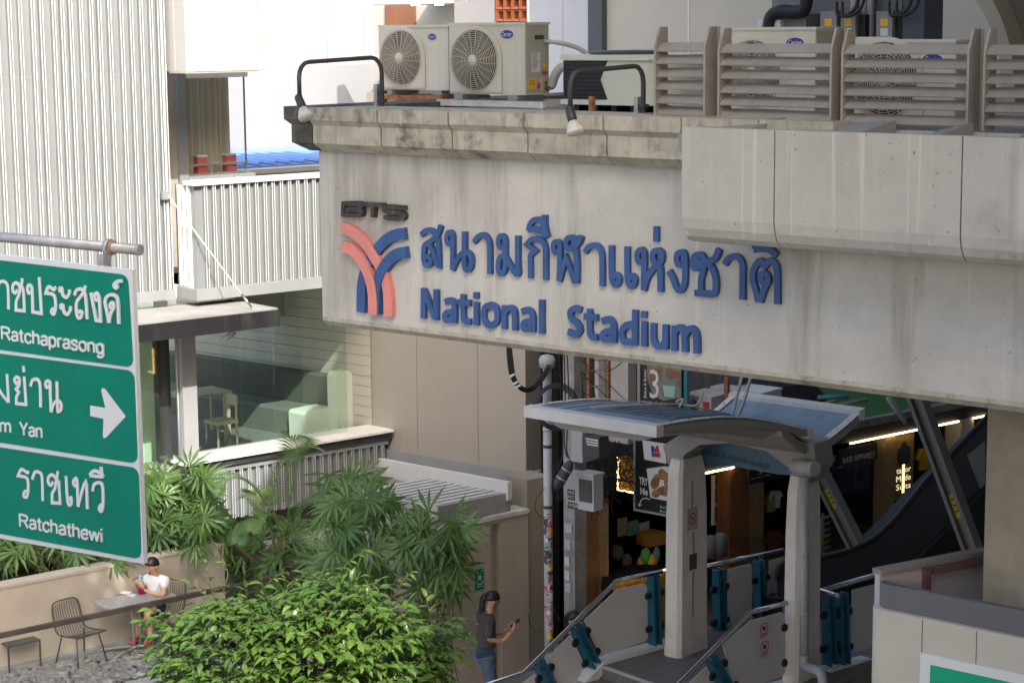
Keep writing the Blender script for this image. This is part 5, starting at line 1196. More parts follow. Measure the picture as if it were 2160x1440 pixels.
o, a, b, z0, z1 = sbox('board', '', '', 1581, 985, 1652, 1014, .35, .05, m_sgn, co)
text_on(S, 'sign_lettering', 'Specialty Coffee', S.s(1583, 1003, .35), S.s(1625, 1003, .35), z0+(z1-z0)*.28, z0+(z1-z0)*.5, .352, m_dimw, co)
text_on(S, 'numeral', '3', S.s(1597, 993, .35), S.s(1609, 993, .35), z0+(z1-z0)*.6, z1, .352, m_dimw, co)
# framed posters
fr_ = thing('poster_frame', 'white double frame of dark posters beside the orange timber pier', 'poster', S.w(S.s(1520, 1050), -.4, S.z(1520, 1103)))
sbox('frame', '', '', 1505, 1000, 1538, 1104, -.3, .05, m_inkw, fr_)
for y0, y1 in ((1003, 1024), (1028, 1060), (1066, 1100)):
    for x0 in (1509, 1521): sbox('poster', '', '', x0, y0, x0+10, y1, -.297, .002, m_sgn, fr_)
for i, (x0, y0, x1, y1, c) in enumerate(((1303, 1092, 1323, 1130, (.22, .21, .18)), (1325, 1098, 1347, 1128, (.12, .25, .22)), (1349, 1101, 1370, 1132, (.34, .36, .37)))):
    po_, a, b, z0, z1 = sbox('wall_print', ('cream print of a cup pinned on the dark shop wall', 'mint green print pinned between two others on the dark shop wall', 'plain white sheet pinned on the dark shop wall')[i], 'print', x0, y0, x1, y1, -.6, .02, M('print %d' % i, c, .6, var=.3, vs=12))
# merchandise
sbox('orange_crate', 'orange cardboard crate on the shop counter beside the cream column', 'crate', 1371, 1126, 1407, 1150, -.3, .3, M('orange card', (.34, .15, .02), .7, var=.1))
for i, (x, y, r, c) in enumerate(((1362, 1172, 12, (.05, .22, .04)), (1375, 1185, 12, (.35, .25, .02)), (1352, 1190, 9, (.30, .22, .02)), (1385, 1170, 8, (.05, .13, .12)), (1300, 1165, 16, (.05, .055, .05)), (1322, 1185, 12, (.06, .045, .04)))):
    c0 = P_d(x, y, 29.3); mb = MB(); mb.lathe(c0, [(r*.0035, -.12), (r*.0068, -.05), (r*.007, .03), (r*.005, .09), (r*.0025, .12), (0, .13)], 9)
    solo('sack', mb, M('sack %d' % i, c, .8, var=.35, vs=14), ('green', 'yellow', 'small ochre', 'teal', 'large grey', 'brown')[i] + ' bundled goods sack in the dark shop behind the railing', 'sack')
am = thing('amber_sign', 'slatted amber sign panel outlined by a glowing tube', 'sign', P_d(1322, 1030, 27.6))
AB = Frame(P_d(1306, 1000, 27.6), -U2)
a0, a1 = 0, AB.s(1341, 1000); y0, y1 = AB.z(1306, 1032), AB.z(1306, 962)
mb = MB(AB); mb.box(a0, a1, -.08, 0, y0, y1); obj('back', mb, M('amber backing', (.16, .08, .01), .6, var=.1), am); f = None
for k in range(7):
    if f is None: f = obj('slat', MB(AB).box(.015, .032, .001, .02, y0+.02, y1-.02), M('amber slat', (.55, .29, .03), .5, var=.1), am)
    else: inst(f, am, AB.es*(k*(a1-.03)/7))
mb = MB(AB); mb.tube([AB.w(a1, .03, y0), AB.w(0, .03, y0), AB.w(0, .03, y1)], .011, 6); obj('light_tube', mb, m_ledy, am)
cu = thing('amber_counter', 'amber slatted counter front glowing behind the stair railing', 'counter', S.w(S.s(1350, 1220), .3, 0))
ca0, ca1 = S.s(1296, 1230, .3), S.s(1408, 1200, .3); cz = S.z(1350, 1212, .3)
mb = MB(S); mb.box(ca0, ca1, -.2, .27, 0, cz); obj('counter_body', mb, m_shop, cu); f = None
for k in range(24):
    w_ = (ca1-ca0)/24
    if f is None: f = obj('slat', MB(S).box(ca0, ca0+w_*.6, .271, .3, 0, cz), M('amber slat dim', (.38, .21, .02), .5, var=.1), cu)
    else: inst(f, cu, S.es*(w_*k))
mb = MB(S); mb.box(ca0, ca1, .31, .325, cz-.01, cz+.004); obj('light_strip', mb, m_ledy, cu)
# clothes on rails
def shirt(label, x, y, c, sc_=1., t=-.5):
    s, z = S.at(x, y, t); pl = [(-.2, .0), (-.2, .42), (-.33, .30), (-.40, .38), (-.2, .60), (-.07, .63), (0, .59), (.07, .63), (.2, .60), (.40, .38), (.33, .30), (.2, .42), (.2, 0)]
    mb = MB(S); mb.loft([[S.w(s+u*sc_, t+e+.03*math.sin(u*14), z+v*sc_) for u, v in pl] for e in (0, .05)])
    solo('hanging_shirt', mb, M('shirt cloth', c, .85, var=.25, vs=7), label, 'shirt', 'shirts hung in the shops')
shirt('navy shirt hung left of the apparel shop doorway', 1775, 1040, (.02, .025, .06)); shirt('grey blue shirt with pale tie below the apparel sign', 1812, 1030, (.05, .06, .11)); shirt('dark blue shirt hung under the right end of the apparel sign', 1835, 1040, (.015, .02, .05)); shirt('black jacket hung under the tailor sign', 1908, 1135, (.012, .012, .02))
shirt('yellow cloth strip hung beside the canopy wing', 1766, 985, (.35, .3, .02), .35); shirt('white shirts shining on a rail beyond the coffee sign', 1632, 1070, (.55, .57, .55), .45); shirt('tan shirt on the rail beyond the coffee sign', 1622, 1078, (.3, .24, .15), .42)
shirt('orange red shirt displayed low beside the pale slatted pier', 1628, 1165, (.22, .06, .03), .6); shirt('yellow and black garment hung at the far shop', 1945, 990, (.32, .2, .01), .6); shirt('red cloth hung at the far shop beside the cream pier', 1995, 965, (.18, .01, .012), .55)
rk = thing('postcard_rack', 'wire rack of postcards standing behind the downpipe column', 'rack', S.w(S.s(1740, 1100), .3, 0))
for k in range(6):
    y = 1090+k*13; s, z = S.at(1742, y, .3); mb = MB(S); mb.loft([[S.w(s-.10, .25, z-.05), S.w(s+.10, .25, z-.05), S.w(s+.1, .26, z-.045), S.w(s-.1, .26, z-.045)], [S.w(s-.10, .33, z+.03), S.w(s+.10, .33, z+.03), S.w(s+.1, .34, z+.035), S.w(s-.1, .34, z+.035)]]); obj('card_row', mb, stm[(0, 7, 5, 0, 3, 7)[k]], rk)
s = S.s(1742, 1120, .28); mb = MB(S); mb.box(s-.02, s+.02, .2, .23, 0, S.z(1742, 1085, .3)); obj('stem', mb, m_greymetal, rk)
vs_ = thing('vertical_sign', 'narrow white vertical sign fixed behind the downpipe column', 'sign', S.w(S.s(1724, 1020, .5), .5, 1.5)); sbox('plate', '', '', 1720, 1004, 1729, 1044, .5, .03, m_inkw, vs_)
for k in range(5): sbox('glyph', '', '', 1722, 1008+k*7, 1727, 1012+k*7, .503, .003, m_dark, vs_)
# pots/cups on the counter
for i, (x, y) in enumerate(((1500, 1150), (1520, 1145))):
    c0 = P_d(x, y+25, 29.2); mb = MB(); mb.lathe(c0, [(.10, 0), (.11, .25), (.08, .32), (.0, .34)], 10); solo('white_stool', mb, M('dull white', (.12, .12, .115), .6, var=.1), ('rounded white seat back', 'second white seat back nearer the timber pier')[i] + ' behind the landing railing', 'seat')
# ================================================================== STAIR CANOPY on two cream columns
LZ = .9                                            # landing height
pc2 = P_z(1690, 1428, LZ); pc1 = P_z(1447, 1372, LZ)
PF = Frame(pc2, -U2)
CA = FA(1700, 945, pc2.y-.25)
can = thing('stair_canopy', 'gull winged blue grey canopy with white trim on two cream columns over the stairs', 'canopy', (pc2+pc1)/2)
cz = CA.z(1385, 918)
pL = P_z(1120, 868, cz); Lc = (pL-CA.w(CA.s(1385, 918), 0, cz)).length*.95
dB = Vector(U2)
def ext(prof2, v, dz=0): return [CA.w(s, 0, z+dz) + dB*(Lc*v) for s, z in prof2]
p1 = cr([CA.at(*q) for q in ((1385, 904), (1440, 893), (1530, 884), (1620, 890), (1712, 908))], 4)
p1 = [(p.x, p.y) for p in p1]
def shell(name, prof_, th_bot, mat, v0, v1, dz=0, par=None):
    mb = MB(); rings = []
    for v in (v0, v1):
        top = ext(prof_, v, dz); bot = ext(prof_, v, dz-th_bot); rings.append(top + bot[::-1])
    mb.loft(rings); return obj(name, mb, mat, par or can)
w1_ = shell('left_wing', p1, .085, m_cangrey, 0, 1)
# belly below the wing, set in from the edges
inner = p1[2:-2]
mb = MB(); mb.loft([[q for q in ext(inner, v, -.09)] + [q for q in ext(inner, v, -.09-d)][::-1] for v, d in ((.04, .03), (.2, .13), (.8, .13), (.96, .03))]); obj('left_wing_belly', mb, m_cangrey, can)
def top_strip(prof_, v0, v1, dz, wid_lift, mat, name, par):
    mb = MB(); mb.loft([ext(prof_, v0, dz) + ext(prof_, v0, dz-.006)[::-1], ext(prof_, v1, dz) + ext(prof_, v1, dz-.006)[::-1]]); return obj(name, mb, mat, par)
top_strip(p1[1:-1], .05, .95, .012, 0, m_canblue, 'sheet', w1_)
top_strip(p1, 0, .045, .03, 0, m_canwhite, 'near_trim', w1_); top_strip(p1, .955, 1, .03, 0, m_canwhite, 'far_trim', w1_)
mb = MB(); e = p1[0]
mb.loft([[CA.w(e[0]-.012, -.0, e[1]+.035) + dB*(Lc*v), CA.w(e[0]+.10, 0, e[1]+.045) + dB*(Lc*v), CA.w(e[0]+.10, 0, e[1]-.10) + dB*(Lc*v), CA.w(e[0]-.012, 0, e[1]-.10) + dB*(Lc*v)] for v in (-.005, 1.005)]); obj('end_fascia', mb, m_canwhite, w1_)
mb = MB(); e = p1[-1]
mb.loft([[CA.w(e[0]-.07, 0, e[1]+.045) + dB*(Lc*v), CA.w(e[0]+.012, 0, e[1]+.03) + dB*(Lc*v), CA.w(e[0]+.012, 0, e[1]-.09) + dB*(Lc*v), CA.w(e[0]-.07, 0, e[1]-.09) + dB*(Lc*v)] for v in (-.004, 1.004)]); obj('valley_trim', mb, m_canwhite, w1_)
for k in range(7):                                # slats in the sunk part of the sheet
    v = .13+.075*k; top_strip(p1[5:12], v, v+.018, .035, 0, m_canblue, 'sheet_slat', w1_)
top_strip(p1[4:13], .10, .66, .016, 0, M('darker sunk canopy panel', (.10, .155, .21), .5, var=.2), 'sunk_panel', w1_)
for v in (.70, .80, .9):
    top_strip(p1[2:10], v, v+.012, .02, 0, m_cangrey, 'sheet_seam', w1_)
mb = MB(); mb.tube(cr([ext(p1, .62, .06)[3], ext(p1, .55, .05)[7], ext(p1, .5, .07)[10], ext(p1, .55, .05)[15]], 4), .014, 5); obj('cord', mb, M('frayed pale cord', (.5, .46, .38), .9, var=.3), can)
mb = MB(); q = ext(p1, .42, .05)[9]; mb.tube(cr([q, q+Vector((.05, 0, .1)), q+Vector((-.03, .05, .05)), q+Vector((.2, 0, .02)), q+Vector((.3, .1, .16))], 5), .015, 5); obj('cord_knot', mb, bpy.data.materials['frayed pale cord'], can)
# right wing, curving up like a scoop
p2 = cr([CA.at(*q) for q in ((1650, 905), (1678, 930), (1705, 943), (1740, 935), (1785, 902), (1822, 868))], 4); p2 = [(p.x, p.y) for p in p2]
w2_ = shell('right_wing', p2, .09, m_cangrey, 0, 1)
top_strip(p2[:-1], .045, .95, .012, 0, m_canblue, 'sheet', w2_)
top_strip(p2, 0, .05, .03, 0, m_canwhite, 'near_trim', w2_); top_strip(p2, .955, 1, .03, 0, m_canwhite, 'far_trim', w2_)
mb = MB(); e = p2[-1]; mb.loft([[CA.w(e[0]-.09, 0, e[1]+.02) + dB*(Lc*v), CA.w(e[0]+.012, 0, e[1]+.05) + dB*(Lc*v), CA.w(e[0]+.012, 0, e[1]-.1) + dB*(Lc*v), CA.w(e[0]-.09, 0, e[1]-.1) + dB*(Lc*v)] for v in (-.004, 1.004)]); obj('rim_trim', mb, m_canwhite, w2_)
for k in range(6):
    v = .12+.12*k; top_strip(p2[9:14], v, v+.014, .05, 0, m_canblue, 'sheet_seam', w2_)
mb = MB()
for v in (.025, .975):
    for pr in (p1, p2):
        for i in range(1, len(pr)-1, 2): mb.lathe(ext(pr, v, .031)[i], [(.012, 0), (.012, .006), (0, .008)], 6)
obj('screw_heads', mb, m_rust, can)
mb = MB(); mb.tube(cr([ext(p2, .72, .02)[12], ext(p2, .72, .3)[13], ext(p2, .7, .7)[14]], 5), .02, 6); mb.tube(cr([ext(p2, .70, .02)[12], ext(p2, .66, .3)[13], ext(p2, .63, .7)[14]], 5), .02, 6); obj('conduit', mb, m_pvc, can)
# arch frame and blue panel between the columns
ar = [(1398, 940), (1440, 912), (1540, 900), (1640, 912), (1716, 936), (1722, 985), (1700, 1022), (1684, 1022), (1662, 985), (1615, 950), (1540, 934), (1475, 938), (1444, 958), (1434, 985), (1412, 985)]
mb = MB(PF); mb.prism_t([PF.at(*q, .18) for q in ar], -.22, .18); obj('arch_frame', mb, m_cangrey, can)
ty = [(1434, 980), (1446, 957), (1477, 937), (1540, 933), (1615, 949), (1662, 985), (1672, 1002), (1640, 1000), (1540, 982)]
mb = MB(PF); mb.prism_t([PF.at(*q, -.23) for q in ty], -.27, -.235); tyo = obj('blue_panel', mb, M('blue arch panel', (.03, .10, .16), .4, var=.15), can)
rr = random.Random(5); mb = MB(PF)
for k in range(11):
    x = 1460+k*15; y = 944+k*3.6; h = 9
    mb.ribbon(cr([PF.at(x, y+h, -.23), PF.at(x+3, y-2, -.23), PF.at(x+6, y+h*.8, -.23), PF.at(x+9, y, -.23), PF.at(x+12, y+h, -.23)], 3), .016, -.2345, -.231)
obj('reversed_script', mb, m_dark, tyo)
# tapered columns with cream faces
def column(px_, py_, w0, topz, label):
    p = P_z(px_, py_, LZ); s, t, z = PF.loc(p); rings = []
    for z_, k in ((LZ-.4, 1), (LZ+.12, 1), (LZ+.121, .97), (LZ+1.9, .92), (topz-.35, .86), (topz-.2, .84), (topz, .7)):
        h, g, c = .135*k*w0/.5, .33*k*w0/.5, .05*k
        rings.append([PF.w(s+a, t+b, z_) for a, b in ((-h+c, g), (h-c, g), (h, g-c), (h, -g+c), (h-c, -g), (-h+c, -g), (-h, -g+c), (-h, g-c))])
    mb = MB(); mb.loft(rings); o = obj('column', mb, m_colm, can); return s, t
tz1 = PF.z(1445, 985, 0); tz2 = PF.z(1690, 1022, 0)
s1, t1 = column(1447, 1372, .52, tz1+.15, ''); s2, t2 = column(1690, 1428, .45, tz2+.15, '')
# no smoking plate, brown plate and conduit on the right-hand face of the first column
CF = Frame(PF.w(s1+.118, t1, 0), -PF.et)
def cbox(name, x0, y0, x1, y1, mt, par=can, d=.014):
    a, b = CF.s(x0, y0, .02), CF.s(x1, y0, .02); z0, z1 = CF.z(x0, y1, .02), CF.z(x0, y0, .02)
    mb = MB(CF); mb.box(a, b, .02-d, .02, z0, z1); return obj(name, mb, mt, par), a, b, z0, z1
o, a, b, z0, z1 = cbox('notice_plate', 1450, 1074, 1472, 1120, M('notice grey', (.38, .36, .35), .6, var=.1))
c_ = (a+b)/2; q_ = z1-(b-a)*.62; n = 18; r0, r1 = (b-a)*.36, (b-a)*.28; mb = MB(CF)
mb.loft([[CF.w(c_+r*math.cos(6.2832*i/n), .0215, q_+r*math.sin(6.2832*i/n)) for i in range(n)] for r in (r0, r1)], cap=False); mb.ribbon([(c_-r1*.7, q_+r1*.7), (c_+r1*.7, q_-r1*.7)], .01, .0202, .022); obj('no_smoking_ring', mb, m_red, o)
mb = MB(CF); mb.box(c_-.03, c_+.035, .0202, .0208, q_-.006, q_+.008); obj('cigarette', mb, m_black, o)
cbox('brown_plate', 1455, 1170, 1470, 1203, M('brown plate', (.10, .05, .03), .5, var=.2))
cbox('conduit', 1459, 1015, 1462, 1073, m_cangrey); cbox('conduit', 1461, 1121, 1464, 1169, m_cangrey); cbox('conduit', 1461, 1204, 1464, 1300, m_cangrey)
# downpipe beside the second column
dp = thing('downpipe', 'grey rainwater downpipe with round hopper end running down the second canopy column', 'pipe', P_z(1700, 1432, LZ))
def pfp(x, y, t): s, z = PF.at(x, y, t); return PF.w(s, t, z)
td = t2+.38
mb = MB(); mb.tube([pfp(1697, 1005, td), pfp(1697, 1385, td)], .052, 12); obj('pipe', mb, m_pvc, dp)
mb = MB(); mb.tube(cr([pfp(1697, 1380, td), pfp(1698, 1402, td), pfp(1712, 1410, td+.1), pfp(1728, 1416, td+.2), pfp(1735, 1432, td+.2), pfp(1735, 1470, td+.2)], 4), .06, 12); obj('elbow', mb, m_pvc, dp)
mb = MB(); mb.tube([pfp(1676, 982, td-.1), pfp(1716, 988, td)], .085, 14); mb.tube([pfp(1714, 987.6, td), pfp(1720, 988.6, td+.01)], .095, 14); obj('hopper', mb, m_pvc, dp)
for y in (1165, 1290):
    mb = MB(); mb.tube([pfp(1697, y, td), pfp(1697, y+6, td)], .058, 12); obj('collar', mb, m_pvc, dp)

# ================================================================== LANDING, STAIRS AND RAILINGS
R1 = Frame(P_z(1390, 1362, LZ), U1); R2 = Frame(P_z(1675, 1432, LZ), U1)
tw_ = R1.loc(R2.o)[1]
ls = R1.atz(1268, 1402, LZ)[0]
mb = MB(R1); mb.box(ls, 14, -.25, tw_+.45, 0, LZ); setp(obj('landing', mb, m_stone, kind='structure'), None)
stairs = thing('stair_flight', 'dark stone steps rising to the covered landing', 'stairs', R1.w(ls, tw_/2, 0))
for k in range(5):
    h = LZ-.17*(k+1); mb = MB(R1); mb.box(ls-.33*(k+1), ls-.33*k-.001, -.12, tw_+.12, 0, h); obj('tread', mb, m_stone, stairs)
    mb = MB(R1); mb.box(ls-.33*k-.005, ls-.33*k+.03, -.12, tw_+.12, h+.135, h+.172); obj('nosing', mb, m_conc, stairs)
def on(F, pts, t=0.): return [F.at(x, y, t) for x, y in pts]
def kerb(F, pts, h, t0, t1, label):
    mb = MB(F); q = on(F, pts); mb.loft([[F.w(s, t0, z-h), F.w(s, t0, z), F.w(s, t1, z), F.w(s, t1, z-h)] for s, z in q]); solo('stair_kerb', mb, m_canwhite, label, 'kerb')
kerb(R1, [(1196, 1462), (1262, 1392), (1300, 1378), (1408, 1350)], .14, -.10, .12, 'pale stone kerb below the far stair railing')
kerb(R2, [(1440, 1545), (1560, 1462), (1660, 1436), (1720, 1418)], .14, -.10, .12, 'pale stone kerb below the near stair railing')
kerb(R1, [(1490, 1345), (1650, 1308)], .14, -.10, .12, 'pale stone kerb below the railing between the two columns')
kerb(R2, [(1738, 1408), (1920, 1362)], .14, -.10, .12, 'pale stone kerb below the railing beside the booth')
def rail(label, F, top, posts, panels, twin=.035, end=None):
    root = thing('stair_railing', label, 'railing', F.w(*(lambda q: (q[0], 0, q[1]-.9))(F.at(*top[-1]))), 'railings of the covered stairs')
    pts = [F.w(s, 0, z) for s, z in on(F, top)]; mb = MB(); mb.tube(pts, .034, 10); obj('handrail', mb, m_steel, root)
    if end: mb = MB(); mb.tube(end(pts), .034, 10); obj('rail_return', mb, m_steel, root)
    for (xa, ya), (xb, yb) in posts:
        a = Vector(F.at(xa, ya)); b = Vector(F.at(xb, yb)); d = (b-a).normalized(); nrm = Vector((-d.y, d.x)); 
        for e in (-.052, .052):
            mb = MB(F); w0, w1 = .014, .014
            mb.loft([[F.w((a+nrm*(e+q)).x, t, (a+nrm*(e+q)).y) for q, t in ((-w0, -.07), (w0, -.07), (w0, .055), (-w0, .055))], [F.w((b+nrm*(e+q)).x, t, (b+nrm*(e+q)).y) for q, t in ((-w1, -.07), (w1, -.07), (w1, .085), (-w1, .085))]])
            obj('post_plate', mb, m_teal, root)
        for f in (.18, .5, .8):
            c = a.lerp(b, f); mb = MB(F); mb.box(c.x-.05, c.x+.05, -.02, .02, c.y-.012, c.y+.012); obj('spacer', mb, m_teal, root)
        for f in (.27, .75):
            c = a.lerp(b, f)
            for sg_ in (-1, 1):
                cc_ = c+nrm*(sg_*.125); mb = MB(F); mb.lathe(F.w(cc_.x, -.025, cc_.y), [(.045, 0), (.052, .01), (.052, .05), (.04, .062)], 10, F.et); mb.lathe(F.w((c+nrm*(sg_*.08)).x, -.02, (c+nrm*(sg_*.08)).y), [(.035, 0), (.035, .05)], 8, F.et)
                obj('clip', mb, m_black, root)
    for pl in panels:
        mb = MB(F); mb.prism_t(on(F, pl), -.008, .008); obj('panel', mb, m_panelg, root)
    return root
rail('far stair railing that rises past the standing woman to the first canopy column', R1, [(940, 1472), (1104, 1419), (1300, 1225), (1396, 1204)],
     [((1379, 1212), (1381, 1358)), ((1213, 1318), (1256, 1408)), ((1135, 1392), (1182, 1490))],
     [[(1232, 1308), (1302, 1241), (1358, 1229), (1364, 1236), (1366, 1345), (1360, 1352), (1264, 1382)], [(1157, 1383), (1204, 1337), (1232, 1400), (1222, 1425), (1185, 1465)], [(1090, 1448), (1128, 1420), (1158, 1480), (1100, 1500)]])
r2_ = rail('near stair railing with two white notices, cut by the bottom edge', R2, [(1350, 1527), (1434, 1440), (1582, 1291), (1682, 1264)],
     [((1667, 1276), (1668, 1430)), ((1500, 1385), (1550, 1482))],
     [[(1524, 1358), (1583, 1308), (1648, 1290), (1655, 1297), (1656, 1415), (1650, 1424), (1552, 1462)], [(1440, 1452), (1490, 1405), (1525, 1478), (1470, 1520)]])
rail('railing behind the landing between the two cream columns', R1, [(1489, 1194), (1650, 1159)], [((1517, 1200), (1518, 1345)), ((1603, 1182), (1604, 1322))],
     [[(1535, 1200), (1582, 1188), (1585, 1192), (1585, 1315), (1540, 1330), (1535, 1325)], [(1622, 1182), (1660, 1172), (1662, 1305), (1622, 1318)]])
rail('railing with a folded end bar between the downpipe and the booth', R2, [(1731, 1246), (1924, 1189)], [((1748, 1252), (1750, 1400)), ((1776, 1250), (1778, 1406)), ((1895, 1206), (1897, 1366))],
     [[(1797, 1244), (1868, 1226), (1873, 1232), (1873, 1350), (1866, 1358), (1797, 1375)]], end=lambda p: [p[0], p[0]+R2.et*.28-U1*.0+Vector((0, 0, -.0)), p[0]+R2.et*.30])
# notices on the near railing panel
for k, (x0, y0, x1, y1) in enumerate(((1594, 1312, 1629, 1347), (1595, 1350, 1631, 1387))):
    a, b = R2.s(x0, y0, .01), R2.s(x1, y0, .01); z0, z1 = R2.z((x0+x1)/2, y1, .01), R2.z((x0+x1)/2, y0, .01); rise = 0
    mb = MB(R2); mb.box(a, b, .0085, .0105, z0, z1); o = obj('notice', mb, M('notice paper %d' % k, (.46, .44, .50), .6, var=.08, vs=20), r2_)
    c_, q_, r0 = (a+b)/2, z1-(z1-z0)*.36, (b-a)*.26; n = 18; mb = MB(R2)
    mb.loft([[R2.w(c_+r*math.cos(6.2832*i/n), .0118, q_+r*math.sin(6.2832*i/n)) for i in range(n)] for r in (r0, r0*.82)], cap=False); mb.ribbon([(c_-r0*.6, q_+r0*.6), (c_+r0*.6, q_-r0*.6)], .008, .0106, .0122); obj('prohibition_ring', mb, m_red, o)
    mb = MB(R2); mb.box(c_-r0*.35, c_+r0*.35, .0106, .0113, q_-r0*.3, q_+r0*.3); obj('pictogram', mb, m_black, o)
    mb = MB(R2)
    for j in range(3): mb.box(c_-(b-a)*.25, c_+(b-a)*(.25-.08*j), .0106, .0113, z0+(z1-z0)*(.28-.09*j), z0+(z1-z0)*(.31-.09*j))
    obj('print_line', mb, m_dark, o)

# ================================================================== ESCALATOR behind the landing
E_ = FA(1740, 1240, P_z(1740, 1310, LZ).y+.55)
es = thing('escalator', 'dark escalator with black handrails climbing to the right behind the landing', 'escalator', E_.w(E_.s(1850, 1230), 0, LZ))
hp = cr(on(E_, [(1640, 1222), (1650, 1190), (1725, 1176), (1790, 1160), (1845, 1133), (1890, 1092), (1950, 1018), (2010, 955), (2110, 850)]), 5)
lp_ = cr(on(E_, [(1640, 1262), (1660, 1258), (1730, 1243), (1800, 1228), (1900, 1200), (1960, 1150), (2010, 1098), (2060, 1045), (2160, 945)]), 5)
for t, nm in ((0, 0),):
    mb = MB(E_); mb.tube([E_.w(p.x, t, p.y) for p in hp], .045, 8); obj('handrail', mb, m_black, es)
    mb = MB(E_); mb.loft([[E_.w(a.x, t, a.y-.04), E_.w(b.x, t, b.y), E_.w(b.x, t-.02, b.y), E_.w(a.x, t-.02, a.y-.04)] for a, b in zip(hp, lp_)]); obj('balustrade', mb, m_blackgl, es)
    mb = MB(E_); mb.loft([[E_.w(b.x, t+.06, b.y), E_.w(b.x, t+.06, b.y+.03), E_.w(b.x, t-.08, b.y+.03), E_.w(b.x, t-.08, b.y)] for b in lp_]); obj('skirt_trim', mb, m_dark, es)
mb = MB(E_); mb.loft([[E_.w(b.x, .05, b.y-.02), E_.w(b.x, -1.2, b.y-.02), E_.w(b.x, -1.2, b.y-.9), E_.w(b.x, .05, b.y-.9)] for b in lp_]); obj('truss', mb, m_black, es)
mb = MB(E_); q = E_.at(2030, 990, -.02); mb.prism_t([E_.at(*p, .01) for p in ((2040, 960), (2068, 1030), (2078, 1020), (2078, 930))], .0, .012); obj('glass_edge', mb, M('pale panel edge', (.3, .3, .3), .4, var=.1), es)
mb = MB(E_); mb.prism_t([E_.at(*p, .03) for p in ((1992, 1120), (2012, 1098), (2016, 1108), (1998, 1128))], .02, .03); obj('floral_sticker', mb, stm[7], es)
# ================================================================== steel braces with yellow tags
def brace(label, pts, dep, wd, tag):
    root = thing('steel_brace', label, 'brace', P_d(*pts[1], dep)); F = FBm(pts[0][0], pts[0][1], dep)
    a = Vector(F.at(*pts[0])); b = Vector(F.at(*pts[1])); d = (b-a).normalized(); n_ = Vector((-d.y, d.x)); h = wd/2
    mb = MB(F)
    q = [a+n_*h, b+n_*h, b-n_*h, a-n_*h]; mb.prism_t([tuple(v) for v in q], -.10, 0); obj('web', mb, m_brace, root)
    for e in (h, -h+.05):
        q = [a+n_*e, b+n_*e, b+n_*(e-.05), a+n_*(e-.05)]; mb = MB(F); mb.prism_t([tuple(v) for v in q], .001, .07); obj('flange', mb, m_brace, root)
    f0, f1 = tag; q = [a.lerp(b, f0)+n_*h*.9, a.lerp(b, f1)+n_*h*.9, a.lerp(b, f1)-n_*h*.7, a.lerp(b, f0)-n_*h*.7]
    mb = MB(F); mb.prism_t([tuple(v) for v in q], .0012, .006); o = obj('yellow_tag', mb, M('yellow tag', (.42, .33, .01), .5, var=.15), root)
    mb = MB(F)
    for k in range(3):
        c = a.lerp(b, f0+(f1-f0)*(.2+.25*k)); mb.ribbon([tuple(c+n_*h*.4), tuple(c-n_*h*.3)], .02, .0062, .007)
    obj('tag_print', mb, m_black, o)
brace('long leaning grey steel brace crossing the escalator, with a yellow tag', ((1930, 830), (2060, 1185)), 24.5, .20, (.60, .74))
brace('shorter leaning grey steel brace behind the canopy wing, with a yellow tag', ((1722, 985), (1805, 1150)), 26.8, .20, (.28, .52))
mb = MB(); mb.tube([P_d(1872, 838, 25), P_d(1910, 892, 25)], .03, 6); mb.tube([P_d(1880, 838, 25), P_d(1912, 890, 25)], .012, 5); solo('thin_brace', mb, m_greymetal, 'thin grey strut standing on the edge of the turf roof', 'strut')
for i, (x0, y0, x1, y1, c) in enumerate(((1728, 856, 1772, 840, (.25, .24, .05)), (1735, 862, 1830, 842, (.2, .2, .2)), (1725, 838, 1790, 836, (.05, .22, .28)))):
    mb = MB(); mb.tube([P_d(x0, y0, 27.5), P_d(x1, y1, 27.5)], .03, 6); solo('loose_pipe', mb, M('loose pipe %d' % i, c, .6, var=.2), ('yellow green', 'grey', 'teal')[i] + ' loose pipe lying at the back of the turf roof', 'pipe')

# ================================================================== BOOTH in the near right corner
K = FBm(1848, 1280, 16.0)
ko = thing('kiosk', 'open topped grey and cream kiosk with a green sign panel in the near corner', 'kiosk', K.w(1.5, -.5, 0))
kz1 = K.z(1852, 1228); kz0 = K.z(1850, 1279)
e = 3.2
def rcorner(t0, r=.10, th_=.03):            # rounded outer left corner plan
    out = []
    for i in range(7):
        a = R(180+ -i*15); out.append((r+r*math.cos(a)+0, t0-r+r*math.sin(a)))
    return out
pl = rcorner(0); 
mb = MB(K); mb.prism_z(pl + [(e, 0), (e, -.06), (.08, -.06), (.06, -.10), (0, -.10)], kz0, kz1); obj('upper_band', mb, M('slate blue grey panel', (.115, .122, .135), .55, var=.08, vs=2), ko)
pl2 = [(s-.05, t+.05) for s, t in rcorner(0, .12)]
mb = MB(K); mb.prism_z(pl2 + [(e, .05), (e, -.0), (.2, 0), (.0, -.2), (-.05, -.2)], 0, kz0-.0); obj('lower_panel', mb, M('cream kiosk panel', (.47, .455, .39), .5, var=.05), ko)
for x in (1945, 2060):
    s = K.s(x, 1350, .05); mb = MB(K); mb.box(s-.003, s+.003, .0505, .052, 0, kz0-.01); obj('panel_joint', mb, m_dark, ko)
KA = Frame(K.w(0, -.05, 0), hdir(8200, -40))
kd = KA.s(2085, 1172); zk = KA.z(1850, 1213)
mb = MB(KA); mb.box(.0, kd, -.06, 0, kz0-.6, zk); obj('rear_panel', mb, M('lilac grey inner panel', (.38, .37, .41), .6, var=.05), ko)
mb = MB(KA); mb.box(.0, kd, -.09, .02, zk+.001, zk+.04); obj('rear_coping', mb, M('brown grey coping', (.20, .185, .185), .7, var=.2), ko)
